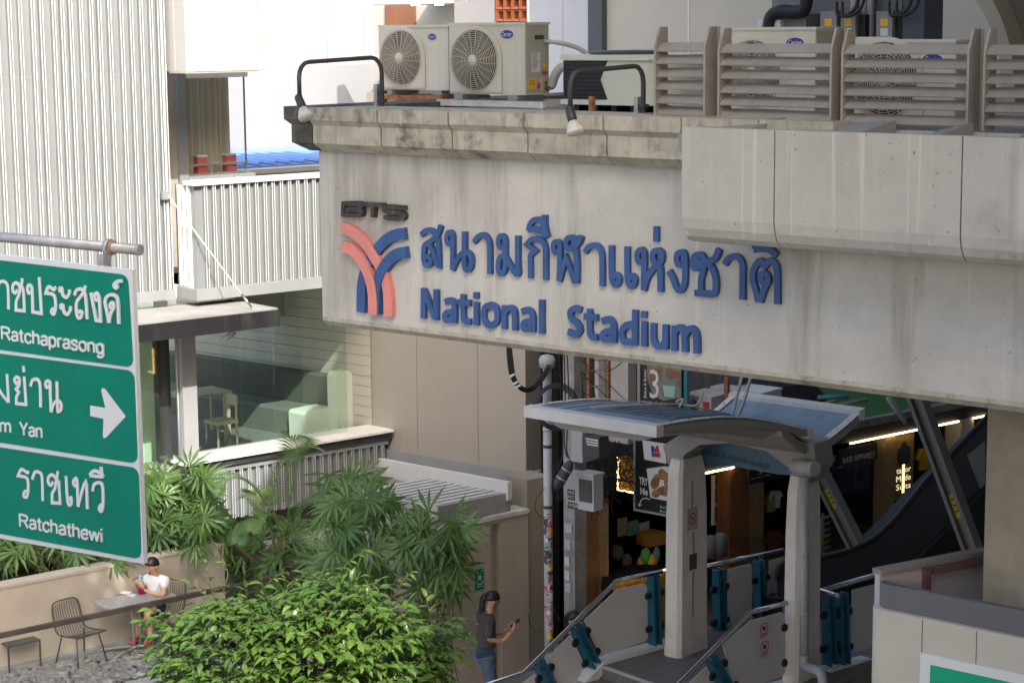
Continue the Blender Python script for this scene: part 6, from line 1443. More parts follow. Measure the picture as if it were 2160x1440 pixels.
s = KA.s(1950, 1220); mrb = M('oxide red steel', (.12, .065, .06), .7, var=.15)
mb = MB(KA); mb.box(s-.03, s+.03, .001, .05, kz0-.6, zk); obj('red_post', mb, mrb, ko)
mb = MB(KA); mb.box(s+.06, kd, .02, .06, zk-.07, zk-.01); obj('red_rail', mb, mrb, ko)
mb = MB(K); mb.prism_z([(.1, -.1), (3.2, -.1), (3.2, -2.6), (.2, -.3)], kz0-.14, kz0-.10); obj('red_floor', mb, mrb, ko)
a, b = K.s(1941, 1400, .06), e; bz = K.z(1941, 1375, .06)
mb = MB(K); mb.box(a, b, .051, .066, kz0-2.2, bz); sgp = obj('sign_border', mb, m_signw, ko)
mb = MB(K); mb.box(K.s(1962, 1410, .07), b, .0665, .07, kz0-2.15, K.z(1962, 1401, .07)); obj('sign_face', mb, M('kiosk green', (.0, .33, .17), .4, var=.03), ko)
# ================================================================== TERRACE, retaining wall, glass balustrade
TZ = .5
TW = Frame(P_z(200, 1197, 1.68), U1); FG = Frame(P_z(330, 1266, 1.5), U1)
gl = FG.loc(TW.o)[1]                                 # wall plane measured from the balustrade plane (negative)
g0 = FG.s(-70, 1360); g1 = FG.s(655, 1186); w1 = TW.s(472, 1148); w0 = TW.s(-90, 1260)
mb = MB(FG); mb.box(g0, g1, gl-.1, .02, 0, TZ-.03); setp(obj('terrace', mb, m_greyc, kind='structure'), None)
rw = thing('retaining_wall', 'taupe rendered planter wall behind the terrace seats', 'wall', TW.w(0, 0, TZ))
mb = MB(TW); mb.box(w0, w1, -.22, 0, 0, 1.64); obj('wall_face', mb, m_taupe, rw)
mb = MB(TW); mb.box(w0, w1, -.24, .015, 1.642, 1.68); obj('coping', mb, m_taupe, rw)
mb = MB(TW); mb.box(w1-.2, w1, -1.6, -.221, 0, 1.64); obj('return_wall', mb, m_taupe, rw)
mb = MB(TW); mb.box(w0, w1-.21, -1.6, -.245, 0, 1.45); setp(obj('planter_soil', mb, M('dark soil', (.03, .022, .015), 1, var=.4), kind='structure'))
mb = MB(TW); mb.box(w0, w1+2, .001, .12, TZ-.03, TZ+.06); obj('skirting', mb, m_greyc, rw)
gb = thing('glass_balustrade', 'frameless glass balustrade with brown metal top rail along the terrace edge', 'balustrade', FG.w(0, 0, TZ))
m_rail = M('brown metal rail', (.055, .046, .04), .5, var=.15)
mb = MB(FG); mb.box(g0, g1, -.035, .035, 1.44, 1.5); obj('top_rail', mb, m_rail, gb)
cuts = [g0] + [FG.s(x, 1360) for x in (110, 258, 445, 560)] + [g1]
for a, b in zip(cuts[:-1], cuts[1:]): mb = MB(FG); mb.box(a+.006, b-.006, -.006, .006, TZ-.1, 1.439); obj('glass_pane', mb, m_glassc, gb)
RB = Frame(FG.w(g1, 0, 0), U2); L2 = (P_z(472, 1150, 1.5)-P_z(655, 1187, 1.5)).length
mb = MB(RB); mb.box(.036, L2, -.035, .035, 1.44, 1.5); obj('side_rail', mb, m_rail, gb)
mb = MB(RB); mb.box(.04, L2/2-.005, -.006, .006, TZ-.1, 1.439); obj('glass_pane', mb, m_glassc, gb)
mb = MB(RB); mb.box(L2/2+.005, L2, -.006, .006, TZ-.1, 1.439); obj('glass_pane', mb, m_glassc, gb)
mb = MB(FG); mb.box(g0, g1+.1, .021, .42, 0, TZ-.05); setp(obj('terrace_kerb', mb, m_greyc, kind='structure'))
mb = MB(FG); mb.box(g0, g1+.1, .421, .9, 0, .28); setp(obj('lower_kerb', mb, m_taupe, kind='structure'))
# pebbles
rp = random.Random(21); mb = MB()
for i in range(2800):
    s = g0+(g1-g0)*rp.random(); t = gl+.13+(-.05-gl-.13)*rp.random(); r = rp.uniform(.028, .055); h = r*rp.uniform(.4, .65); a = rp.uniform(0, 3.14)
    c = FG.w(s, t, TZ-.02+h*.6+rp.uniform(0, .015)); e = rp.uniform(1.1, 1.8); n = 6
    def ring(f, z): return [c+Vector((math.cos(a)*math.cos(u)*r*f*e-math.sin(a)*math.sin(u)*r*f, math.sin(a)*math.cos(u)*r*f*e+math.cos(a)*math.sin(u)*r*f, z)) for u in [6.2832*k/n for k in range(n)]]
    mb.loft([ring(.75, -h*.6), ring(1, 0), ring(.6, h*.75), ring(.05, h)], cap=False, smooth=True)
me = obj('pebbles', mb, m_pebble, kind='stuff', recalc=False)
me['label'] = 'grey rounded pebbles covering the terrace floor'; me['category'] = 'pebbles'

# ------------------------------------------------------------------ terrace furniture
def wire_chair(label, c, face):
    root = thing('wire_chair', label, 'chair', c, 'black wire chairs on the terrace'); f = Vector(face).normalized(); sd = Vector((f.y, -f.x, 0)); c = Vector(c)
    def p(a, b, z): return c + sd*a + f*b + Vector((0, 0, z))
    W2 = .24
    for k in range(11):
        a = -W2+.025+(2*W2-.05)*k/10; cv = .03*(1-(a/W2)**2)
        mb = MB(); mb.tube(cr([p(a, .24, .44), p(a, .05, .43-cv), p(a, -.16, .42-cv), p(a, -.22, .50), p(a*.97, -.27-cv, .68), p(a*.9, -.29-cv, .82-.02*(a/W2)**2)], 4), .0055, 4)
        obj('wire', mb, m_dark, root)
    mb = MB(); mb.tube(cr([p(-W2, .22, .45), p(-W2, -.15, .43), p(-W2, -.24, .55), p(-W2*.95, -.29, .76), p(-W2*.7, -.32, .83), p(0, -.33, .84), p(W2*.7, -.32, .83), p(W2*.95, -.29, .76), p(W2, -.24, .55), p(W2, -.15, .43), p(W2, .22, .45), p(W2*.9, .25, .45), p(-W2*.9, .25, .45), p(-W2, .22, .45)], 4), .010, 6); obj('rim', mb, m_dark, root)
    for a, b in ((-1, 1), (1, 1), (-1, -1), (1, -1)):
        mb = MB(); mb.tube([p(a*.19, b*.15, .42), p(a*.25, b*.24, 0)], .011, 6); obj('leg', mb, m_dark, root)
    return root
cch = P_z(172, 1398, TZ)
fdir = Vector((.78, -.62, 0))
wire_chair('empty black wire chair beside the square side table', cch, fdir)
tb_c = P_z(286, 1262, 1.25)
ta = thing('cafe_table', 'grey terrace table with rounded corners and a tubular pedestal', 'table', (tb_c.x, tb_c.y, TZ))
TF = Frame(tb_c, U1); mb = MB(TF)
pts = []
for cx_, cy_, a0_ in ((.53, .28, 0), (-.53, .28, 90), (-.53, -.28, 180), (.53, -.28, 270)):
    for k in range(4): a = R(a0_+k*30); pts.append((cx_+.1*math.cos(a)-math.copysign(.1, cx_)*1, cy_+.1*math.sin(a)-math.copysign(.1, cy_)))
mb.prism_z(pts, 1.225, 1.25); obj('tabletop', mb, M('speckled grey tabletop', (.30, .29, .29), .45, var=.25, vs=25), ta)
for dx in (-.05, .05): mb = MB(); mb.tube([TF.w(dx, 0, TZ+.04), TF.w(dx, 0, 1.224)], .022, 8); obj('post', mb, m_greymetal, ta)
for a, b in ((-.45, .22), (.42, .22), (-.45, -.22), (.42, -.22)): mb = MB(); mb.tube(cr([TF.w(0, 0, TZ+.07), TF.w(a*.6, b*.6, TZ+.07), TF.w(a, b, TZ+.05), TF.w(a*1.06, b*1.06, TZ)], 4), .018, 6); obj('foot', mb, m_greymetal, ta)
stc = P_z(40, 1408, TZ)
stl = thing('side_table', 'small square black wire frame side table at the glass balustrade', 'table', stc)
SQ = Frame(stc, U1); mb = MB(SQ); mb.box(-.24, .24, -.2, .2, .5+.38, .5+.40); obj('tabletop', mb, m_dark, stl)
for a in (-.23, .23):
    for b in (-.19, .19): mb = MB(SQ); mb.box(a-.01, a+.01, b-.01, b+.01, TZ, TZ+.38); obj('leg', mb, m_dark, stl)
mb = MB(SQ)
for b in (-.19, .19): mb.box(-.22, .22, b-.01, b+.01, TZ+.0, TZ+.02)
obj('foot_rail', mb, m_dark, stl)

# ------------------------------------------------------------------ people
def skin_obj(name, pts, edges, rad, mat, parent, sub=2, root=0):
    base = BASE[parent.name] if parent is not None else Vector((0, 0, 0))
    me = bpy.data.meshes.new(name); me.from_pydata([tuple(Vector(p)-base) for p in pts], edges, []); me.materials.append(mat)
    o = bpy.data.objects.new(name, me); COL.objects.link(o); o.parent = parent; BASE[o.name] = base.copy()
    md = o.modifiers.new('skin', 'SKIN'); md.use_smooth_shade = True
    sv = me.skin_vertices[0].data
    for i, r in enumerate(rad): sv[i].radius = (r, r) if not isinstance(r, tuple) else r; sv[i].use_root = (i == root)
    s = o.modifiers.new('sub', 'SUBSURF'); s.levels = sub; s.render_levels = sub
    return o
class Person:
    def __init__(self, label, base, fwd):
        self.f = Vector(fwd).normalized(); self.r = Vector((self.f.y, -self.f.x, 0)); self.b = Vector(base)
        self.root = thing('person', label, 'person', base)
    def p(self, r, f, z): return self.b + self.r*r + self.f*f + Vector((0, 0, z))
    def chain(self, name, spec, edges, mat, sub=2, parent=None):
        return skin_obj(name, [self.p(*s[:3]) for s in spec], edges, [s[3] for s in spec], mat, parent or self.root, sub)
    def head(self, r, f, z, tilt=0., mat=m_skin, hair=True, yaw=0.):
        c = self.p(r, f, z); fw = (self.f*math.cos(tilt) - Vector((0, 0, 1))*math.sin(tilt)); fw = Matrix.Rotation(yaw, 3, 'Z') @ fw; upv = (Vector((0, 0, 1))*math.cos(tilt) + self.f*math.sin(tilt)); sd = fw.cross(upv)
        H = lambda a, b, z_: c + sd*a + fw*b + upv*z_
        for s in (-1, 1):
            mb = MB(); mb.lathe(H(s*.032, .088, .015), [(.012, 0), (.009, .004), (0, .006)], 8, fw); obj('eye', mb, m_black, self.root)
            mb = MB(); mb.lathe(H(s*.078, .0, -.005), [(.012, 0), (.028, .006), (.022, .014), (0, .016)], 8, sd*s); obj('ear', mb, mat, self.root)
        mb = MB(); mb.loft([[H(-.010, .088, .02), H(.010, .088, .02), H(0, .094, .022)], [H(-.017, .090, -.025), H(.017, .090, -.025), H(0, .118, -.022)], [H(-.010, .090, -.034), H(.010, .090, -.034), H(0, .1, -.034)]]); obj('nose', mb, mat, self.root)
        mb = MB(); mb.lathe(H(0, .082, -.06), [(.022, 0), (.018, .006), (0, .008)], 8, fw); obj('mouth', mb, M('lips', (.30, .09, .08), .5, var=0), self.root)
        if hair:
            mb = MB(); rings = []
            for i in range(7):
                ring = []
                for j in range(16):
                    a = 6.2832*j/16; b_ = math.cos(a); th_ = i/6*math.pi*(.36+.30*(1-b_)/2); z_ = .118*math.cos(th_); rr_ = math.sin(th_)
                    y_ = .112*rr_*b_; zz = z_+.015
                    ring.append(H(.092*rr_*math.sin(a)*1.02+.0001, y_-.012, zz))
                rings.append(ring)
            mb.loft(rings, cap=True, smooth=True); obj('hair', mb, m_hair, self.root)
        return H
    def hand(self, wrist, d, palm, curl, mat=m_skin):     # palm: direction the palm faces
        w_ = Vector(wrist); d = Vector(d).normalized(); pn = Vector(palm).normalized(); sd = d.cross(pn).normalized()
        pts = [w_, w_+d*.045, w_+d*.085]; rad = [.024, .030, .026]; ed = [(0, 1), (1, 2)]
        for k, ln in enumerate((.066, .075, .070, .054)):
            o = sd*(-.030+.020*k); n = len(pts); a = w_+d*.085+o; prev = 2
            for q in range(3):
                ang = curl*(q+.5); a = a + (d*math.cos(ang)+pn*math.sin(ang))*ln/3*1.2; pts.append(a); rad.append(.0088-.0008*q); ed.append((prev, len(pts)-1)); prev = len(pts)-1
        a = w_+d*.03-sd*.028; pts.append(a); rad.append(.011); ed.append((1, len(pts)-1))
        for q in range(2): a = a + (d*.8-sd*.5+pn*.5*(q+1)).normalized()*.03; pts.append(a); rad.append(.0095); ed.append((len(pts)-2, len(pts)-1))
        return skin_obj('hand', pts, ed, rad, mat, self.root, 1)
# --- woman with the phone
wf = P_z(1032, 1503, 0)
W1 = Person('standing woman in charcoal polo shirt and blue jeans looking at her phone', wf, (1, .28, 0))
W1.chain('body', [(0,-.02,.92,.11), (0,-.03,1.10,.10), (0,-.02,1.28,.115), (0,.0,1.39,.055), (0,.035,1.47,.055), (0,.055,1.545,.088), (0,.05,1.60,.082),
                  (.17,-.03,1.33,.052), (.20,-.05,1.08,.043), (.17,.15,1.02,.032), (.13,.28,1.13,.026),
                  (-.17,-.03,1.33,.052), (-.20,-.03,1.08,.043), (-.12,.16,1.04,.032), (-.03,.27,1.12,.026)],
         [(0,1),(1,2),(2,3),(3,4),(4,5),(5,6),(2,7),(7,8),(8,9),(9,10),(2,11),(11,12),(12,13),(13,14)], m_skin)
W1.chain('polo_shirt', [(0,-.03,.88,.150), (0,-.03,1.0,.142), (0,-.035,1.15,.138), (0,-.03,1.29,.140), (0,-.0,1.385,.075), (.165,-.035,1.325,.082), (.20,-.05,1.17,.068), (.203,-.05,1.09,.064), (-.165,-.035,1.325,.082), (-.20,-.04,1.17,.068), (-.203,-.04,1.09,.064)],
         [(0,1),(1,2),(2,3),(3,4),(3,5),(5,6),(6,7),(3,8),(8,9),(9,10)], m_tee)
W1.chain('collar', [(0,-.035,1.395,.072), (0,-.02,1.43,.066)], [(0,1)], m_tee, 1)
W1.chain('jeans', [(0,-.04,.90,.145), (.09,-.04,.78,.112), (.095,.0,.48,.082), (.10,-.03,.12,.082), (.10,-.03,.05,.085), (-.09,-.03,.78,.112), (-.095,.06,.48,.082), (-.10,.03,.12,.082), (-.10,.03,.05,.085)],
         [(0,1),(1,2),(2,3),(3,4),(0,5),(5,6),(6,7),(7,8)], m_jean)
for s, f in ((.10, .0), (-.10, .07)):
    W1.chain('shoe', [(s, f-.06, .045, .045), (s, f+.06, .04, .045), (s, f+.15, .03, .032)], [(0,1),(1,2)], m_black, 1)
H = W1.head(0, .058, 1.55, .45)
mb = MB(); mb.tube(cr([H(0, -.085, .05), H(0, -.115, .02), H(0, -.12, -.04), H(0, -.10, -.11), H(.0, -.07, -.17), H(0, -.05, -.21)], 4), [.03]*4+[.045]*6+[.042]*6+[.03]*4+[.01], 8); obj('ponytail', mb, m_hair, W1.root)
wr = W1.p(.13, .28, 1.13); W1.hand(wr, W1.f*.5+Vector((0, 0, .8)), W1.r*-1, .5)
wr2 = W1.p(-.03, .27, 1.12); W1.hand(wr2, W1.f*.5+Vector((0, 0, .8))+W1.r*.3, W1.r, .6)
mb = MB(); c = W1.p(.085, .345, 1.235); a_ = (W1.f*.75+Vector((0, 0, .55))).normalized(); n_ = (W1.f*-.55+Vector((0, 0, .75))).normalized(); b_ = a_.cross(n_)
mb.loft([[c+a_*x*.075+b_*y*.037+n_*e for x, y in ((-1, -1), (1, -1), (1, 1), (-1, 1))] for e in (-.005, .005)]); solo('phone', mb, m_black, 'dark phone held up by the standing woman', 'phone')
mb = MB(); q = W1.p(.05, -.165, 1.26)
mb.tube(cr([q+W1.r*-.05, q+W1.r*-.02+Vector((0, 0, .012)), q+W1.r*.02+Vector((0, 0, -.008)), q+W1.r*.05+Vector((0, 0, .01))], 4), .006, 4); obj('shirt_print', mb, m_coral, W1.root)
# --- boy eating at the table
bs = P_z(334, 1296, .93); bb_ = (bs.x, bs.y, TZ+.10)
B1 = Person('boy in white football shirt and navy shorts eating noodles at the terrace table', bb_, (-.55, -.84, 0))
B1.chain('body', [(0,-.02,.48,.11), (0,.0,.62,.105), (0,.02,.80,.11), (0,.04,.92,.05), (0,.07,.98,.05), (0,.09,1.05,.088), (0,.085,1.105,.085),
                  (.16,.02,.86,.046), (.25,.08,.66,.038), (.16,.26,.80,.028), (.12,.30,.87,.024),
                  (-.16,.02,.86,.046), (-.20,.10,.66,.038), (-.13,.30,.74,.028), (-.09,.36,.80,.024),
                  (.10,.08,.47,.09), (.12,.38,.48,.062), (.11,.34,.26,.052), (.10,.36,.07,.038), (-.10,.08,.47,.09), (-.14,.38,.48,.062), (-.12,.30,.26,.052), (-.12,.30,.07,.038)],
         [(0,1),(1,2),(2,3),(3,4),(4,5),(5,6),(2,7),(7,8),(8,9),(9,10),(2,11),(11,12),(12,13),(13,14),(0,15),(15,16),(16,17),(17,18),(0,19),(19,20),(20,21),(21,22)], M('boy skin', (.50, .29, .19), .5, var=.04))
B1.chain('shirt', [(0,-.02,.47,.150), (0,.0,.60,.140), (0,.02,.76,.138), (0,.03,.85,.135), (0,.04,.905,.07), (.165,.02,.85,.080), (.22,.06,.74,.072), (-.165,.02,.85,.080), (-.195,.06,.74,.072)],
         [(0,1),(1,2),(2,3),(3,4),(3,5),(5,6),(3,7),(7,8)], m_shirtw)
B1.chain('orange_collar', [(0,.045,.915,.066), (0,.06,.935,.058)], [(0,1)], M('orange collar', (.55, .12, .03), .8, var=0), 1)
B1.chain('shorts', [(0,-.02,.48,.145), (.10,.10,.48,.112), (.118,.30,.485,.092), (-.10,.10,.48,.112), (-.13,.30,.485,.092)], [(0,1),(1,2),(0,3),(3,4)], m_navy)
for s, f in ((.10, .36), (-.12, .30)):
    B1.chain('shoe', [(s, f-.04, .04, .036), (s, f+.06, .035, .036), (s, f+.13, .03, .028)], [(0,1),(1,2)], m_red, 1)
HB_ = B1.head(0, .09, 1.055, .35, bpy.data.materials['boy skin'])
mb = MB(); 
for s in (-1, 1): mb.tube([HB_(s*.034+.026*math.cos(R(a)), .1, .013+.02*math.sin(R(a))) for a in range(0, 361, 45)], .0035, 4)
mb.tube([HB_(-.01, .102, .015), HB_(.01, .102, .015)], .0035, 4); obj('glasses', mb, m_galv, B1.root)
hw = B1.p(.12, .30, .87); B1.hand(hw, B1.f*.5+B1.r*-.8+Vector((0, 0, .15)), B1.f*-1, .8, bpy.data.materials['boy skin'])
hw2 = B1.p(-.09, .36, .80); B1.hand(hw2, B1.f*.2+Vector((0, 0, .8))+B1.r*.2, B1.r, .6, bpy.data.materials['boy skin'])
mb = MB(); c = hw2+Vector((0, 0, .11))+B1.r*.05; b_ = B1.r.copy(); n_ = B1.f
mb.loft([[c+b_*x*.04+Vector((0, 0, 1))*y*.085+n_*e for x, y in ((-1, -1), (1, -1), (1, 1), (-1, 1))] for e in (-.006, .006)]); ph = solo('phone', mb, m_phone, 'pale blue phone held by the boy at the table', 'phone')
mb = MB(); mb.lathe(c+b_*-.02+Vector((0, 0, .055))+n_*.0065, [(.011, 0), (.011, .003), (0, .004)], 8, n_); obj('lens', mb, m_black, ph)
cp_ = P_z(300, 1251, 1.25); cp = thing('noodle_cup', 'crimson paper cup of noodles on the terrace table', 'cup', cp_)
mb = MB(); mb.lathe(cp_, [(.048, 0), (.062, .105), (.064, .11), (.058, .107), (.055, .09), (0, .09)], 20); obj('cup', mb, m_pinkred, cp)
mb = MB(); mb.lathe(cp_, [(.063, .108), (.066, .112), (.063, .116)], 20, cap=False); obj('rim', mb, m_label, cp)
mb = MB()
for k in range(9): mb.tube(cr([cp_+Vector((rp.uniform(-.02, .02), rp.uniform(-.02, .02), .10)), cp_+Vector((rp.uniform(-.02, .02)-.005, rp.uniform(-.02, .02), .19)), cp_+Vector((rp.uniform(-.012, .012)-.012, rp.uniform(-.01, .01), .26))], 4), .005, 4)
obj('noodles', mb, M('noodles', (.55, .38, .15), .6, var=.1), cp)
mb = MB(); mb.tube([hw+B1.f*.06+Vector((0, 0, .02)), cp_+Vector((-.012, 0, .25))], .004, 5); mb.tube([hw+B1.f*.065+Vector((0, 0, .03)), cp_+Vector((-.01, .01, .26))], .004, 5); solo('chopsticks', mb, M('red chopsticks', (.35, .06, .04), .5, var=0), 'pair of chopsticks lifting noodles from the crimson cup', 'chopsticks')
for k, (x, y, w_, d_, a) in enumerate(((265, 1250, .16, .10, .2), (278, 1255, .12, .08, -.2))):
    c = P_z(x, y, 1.252); mb = MB(); ca, sa_ = math.cos(a), math.sin(a)
    mb.loft([[c+Vector((ca*u*w_-sa_*v*d_, sa_*u*w_+ca*v*d_, z+.006*math.sin(u*5+v*3))) for u, v in ((-.5, -.5), (0, -.55), (.5, -.5), (.55, 0), (.5, .5), (0, .5), (-.5, .5))] for z in (.001, .008)])
    solo('napkin', mb, m_label, ('larger crumpled white napkin on the terrace table', 'flat white napkin nearer the crimson cup')[k], 'napkin')
wire_chair('black wire chair under the sitting boy', (bs.x+.02, bs.y+.06, TZ), B1.f)
# --- passer-by behind the far railing
pf = P_z(1205, 1480, .35); pz_ = (P_d(1208, 1300, 25.9))
PB = Person('dark clothed person in a white face mask half hidden behind the far stair railing', (pz_.x, pz_.y, pz_.z-1.6), (.7, -.7, 0))
PB.chain('body', [(0,0,.9,.11), (0,0,1.1,.11), (0,0,1.3,.12), (0,.01,1.41,.055), (0,.02,1.47,.052), (0,.03,1.55,.088), (0,.03,1.60,.08), (.17,0,1.34,.05), (.2,.02,1.08,.04), (.18,.1,.86,.03), (-.17,0,1.34,.05), (-.2,.02,1.08,.04), (-.18,.1,.86,.03), (.09,0,.78,.09), (.1,0,.45,.06), (.1,0,.05,.045), (-.09,0,.78,.09), (-.1,0,.45,.06), (-.1,0,.05,.045)],
         [(0,1),(1,2),(2,3),(3,4),(4,5),(5,6),(2,7),(7,8),(8,9),(2,10),(10,11),(11,12),(0,13),(13,14),(14,15),(0,16),(16,17),(17,18)], m_skin)
PB.chain('coat', [(0,0,.85,.15), (0,0,1.1,.145), (0,0,1.3,.145), (0,0,1.40,.08), (.175,0,1.33,.075), (.205,.02,1.08,.062), (.185,.09,.88,.05), (-.175,0,1.33,.075), (-.205,.02,1.08,.062), (-.185,.09,.88,.05)], [(0,1),(1,2),(2,3),(2,4),(4,5),(5,6),(2,7),(7,8),(8,9)], m_black)
PB.chain('trousers', [(0,0,.88,.14), (.09,0,.76,.1), (.1,0,.1,.07), (-.09,0,.76,.1), (-.1,0,.1,.07)], [(0,1),(1,2),(0,3),(3,4)], m_navy)
hp_ = PB.head(0, .03, 1.56, 0.)
mb = MB(); mb.loft([[hp_(x, .085+.02*(1-abs(x)/.05)+e, z) for x, z in ((-.05, -.02), (0, -.01), (.05, -.02), (.045, -.075), (0, -.09), (-.045, -.075))] for e in (0, .008)]); obj('face_mask', mb, m_label, PB.root)
mb = MB(); mb.tube(cr([hp_(0, -.07, .05), hp_(0, -.1, -.05), hp_(0, -.09, -.2)], 4), .07, 8); obj('long_hair', mb, m_hair, PB.root)

# ================================================================== PLANTS
rv = random.Random(5)
def fan_mesh(name, nseg, Lf, rnd):
    mb = MB()
    for k in range(nseg):
        a = R(-105+210*k/(nseg-1)+rnd.uniform(-5, 5)); L_ = Lf*rnd.uniform(.82, 1.05)*(1-.12*abs(math.sin(a)))
        d = Vector((math.sin(a), math.cos(a), 0)); sd = Vector((d.y, -d.x, 0)); droop = rnd.uniform(.25, .6); w = .025*rnd.uniform(.85, 1.2)
        prev = None; pts = []
        for i in range(5):
            u = i/4; c = d*(L_*u*(1-.12*u*droop)) + Vector((0, 0, .10*L_*u - droop*L_*u*u*.75)); ww = w*(0.35+1.2*u if u < .5 else 1.1*(1-u)*1.9+.04)
            pts.append((c-sd*ww+Vector((0, 0, .005)), c+sd*ww+Vector((0, 0, .005)), c))
        for i in range(4):
            a1, b1, c1 = pts[i]; a2, b2, c2 = pts[i+1]; mb.face([a1, c1, c2, a2], True); mb.face([c1, b1, b2, c2], True)
    me = mb.mesh(name, Vector((0, 0, 0))); me.materials.append(lf_rhap); return me
fans = [fan_mesh('frond', n_, .46, random.Random(i)) for i, n_ in enumerate((8, 10, 9, 11))]
def place(parent, me, loc, dirv, roll, sc_, name, nrm=None):
    y = Vector(dirv).normalized()
    if nrm is None:
        x = y.cross(Vector((0, 0, 1)))
        if x.length < .05: x = Vector((1, 0, 0))
        x.normalize(); zz = x.cross(y).normalized()
    else:
        zz = Vector(nrm).normalized(); y = (y-zz*y.dot(zz)).normalized(); x = y.cross(zz)
    rm = Matrix((x, y, zz)).transposed() @ Matrix.Rotation(roll, 3, 'Y')
    o = bpy.data.objects.new(name, me); COL.objects.link(o); o.parent = parent
    m4 = rm.to_4x4() @ Matrix.Scale(sc_, 4); m4.translation = Vector(loc)-BASE[parent.name]; o.matrix_local = m4; return o
def lady_palm(label, base, spots, grp='lady palms in the planters'):
    root = thing('lady_palm', label, 'palm', base, grp); base = Vector(base)
    for k, (p, sc_) in enumerate(spots):
        p = Vector(p); out = Vector((p.x-base.x, p.y-base.y, 0)); out = (out.normalized() if out.length > .01 else Vector((0, -1, 0)))
        # fronds lean towards the light and the viewer
        nr = Vector((rv.uniform(-.55, .55)+.25*out.x, rv.uniform(-1.0, -.35), rv.uniform(.35, 1.1)))
        dv = out*rv.uniform(.2, 1)+Vector((rv.uniform(-.7, .7), rv.uniform(-.5, .1), rv.uniform(-.35, .9)))
        place(root, fans[rv.randrange(4)], p, dv, rv.uniform(-.25, .25), sc_*rv.uniform(.85, 1.15), 'frond', nr)
    mb = MB()
    for k in range(0, len(spots), 2):
        p = Vector(spots[k][0]); b0 = base+Vector((rv.uniform(-.35, .35), rv.uniform(-.2, .2), 0)); mb.tube(cr([b0, b0.lerp(p, .6)+Vector((0, 0, .1)), p], 3), [.008]*6+[.004], 5)
    obj('cane', mb, m_cane, root)
    return root
def spots(rect, dep, n, sc_=1., jit=.5, hole=None):
    out = []
    for i in range(n):
        x = rv.uniform(rect[0], rect[2]); y = rv.uniform(rect[1], rect[3]); out.append((P_d(x, y, dep+rv.uniform(-jit, jit)), sc_))
    return out
def gbase(px, dep, z=.3): p = P_d(px, 1300, dep); return (p.x, p.y, z)
def exact(lst, dep, sc_=1.): return [(P_d(x, y, dep+rv.uniform(-.3, .3)), sc_) for x, y in lst]
lady_palm('tallest dense lady palm at the centre in front of the louvred roof', gbase(800, 26.6), exact([(790, 1090), (770, 1050), (735, 1060), (820, 1060), (700, 1105), (740, 1140), (790, 1160), (830, 1130), (690, 1080), (760, 1120), (720, 1160), (850, 1090), (810, 1195), (760, 1185)], 26.3, 1.05) + spots((680, 1050, 850, 1230), 26.5, 22))
lady_palm('lady palm leaning against the taupe wall beside the green sign', gbase(920, 26.4), exact([(960, 1085), (905, 1080), (940, 1120), (970, 1150), (900, 1140), (930, 1200), (965, 1195), (880, 1180), (910, 1235), (940, 1240), (975, 1115), (890, 1100)], 26.1, 1.05) + spots((850, 1100, 955, 1300), 26.4, 22))
lady_palm('lady palm with a pale green crown beside the ribbed low wall', gbase(730, 29.2), exact([(740, 1010), (765, 1000), (700, 1025), (755, 1030), (780, 1015)], 28.8, 1.) + spots((690, 1000, 790, 1050), 29, 5))
lady_palm('low lady palm between the balustrade corner and the passage wall', gbase(700, 28.0), spots((560, 1150, 800, 1290), 28.6, 46, .95)+spots((470, 1160, 610, 1240), 29.6, 22, .9)+spots((455, 1120, 650, 1195), 29.3, 30, .95))
lady_palm('lady palm with sunlit fronds beside the road sign', gbase(350, 29.0, 1.4), exact([(345, 1045), (320, 1030), (335, 1075), (400, 985), (415, 1000), (385, 1010), (430, 1010), (410, 1050), (395, 1060), (440, 1050)], 28.9, 1.0) + spots((300, 1000, 450, 1100), 29.2, 34))
lady_palm('shadowed lady palm clump above the retaining wall behind the boy', gbase(360, 28.6, 1.4), exact([(375, 1110), (395, 1100), (340, 1120), (320, 1100)], 28.5, .95) + spots((290, 1085, 440, 1150), 28.6, 26, .9))
lady_palm('dark lady palm row under the road sign', gbase(150, 28.0, 1.4), spots((-40, 1120, 275, 1190), 28.1, 55, .9))
# feather palm: each frond a mesh of its own
def feather(label, base, arcs):
    root = thing('feather_palm', label, 'palm', base); base = Vector(base)
    for pts, lw in arcs:
        P = cr([Vector(p) for p in pts], 8); mb = MB(); n = len(P)
        mb.tube(P, [.010*(1-.8*i/n)+.002 for i in range(n)], 4)
        for i in range(int(n*.22), n):
            t = (P[min(i+1, n-1)]-P[i-1]).normalized(); u = (i-n*.22)/(n*.78); L_ = lw*(math.sin(math.pi*min(.12+.9*u, 1))*.95+.2)
            sd = t.cross(Vector((0, 0, 1))); sd = sd.normalized() if sd.length > .05 else Vector((1, 0, 0)); upn = sd.cross(t).normalized()
            for s in (-1, 1):
                for h in (0, .5):
                    c = P[i] + (P[min(i+1, n-1)]-P[i])*h; d = (sd*s*.85 + t*.55 + upn*.22).normalized(); w = t*.0095
                    m1 = c+d*L_*.5+Vector((0, 0, .0)); e1 = c+d*L_+Vector((0, 0, -.22*L_))
                    mb.face([c-w*.5, c+w*.5, m1+w, m1-w]); mb.face([m1-w, m1+w, e1])
        obj('frond', mb, lf_areca, root, recalc=False)
    mb = MB()
    for k in range(6):
        a = base+Vector((rv.uniform(-.2, .2), rv.uniform(-.1, .1), 0)); q = Vector(arcs[k % len(arcs)][0][0]); mb.tube([a, a.lerp(q, .6), q], .022, 6)
    obj('cane', mb, m_cane, root)
D = 28.4
pd = lambda l, d0=D, d1=D: [P_d(x, y, d0+(d1-d0)*i/(len(l)-1)) for i, (x, y) in enumerate(l)]
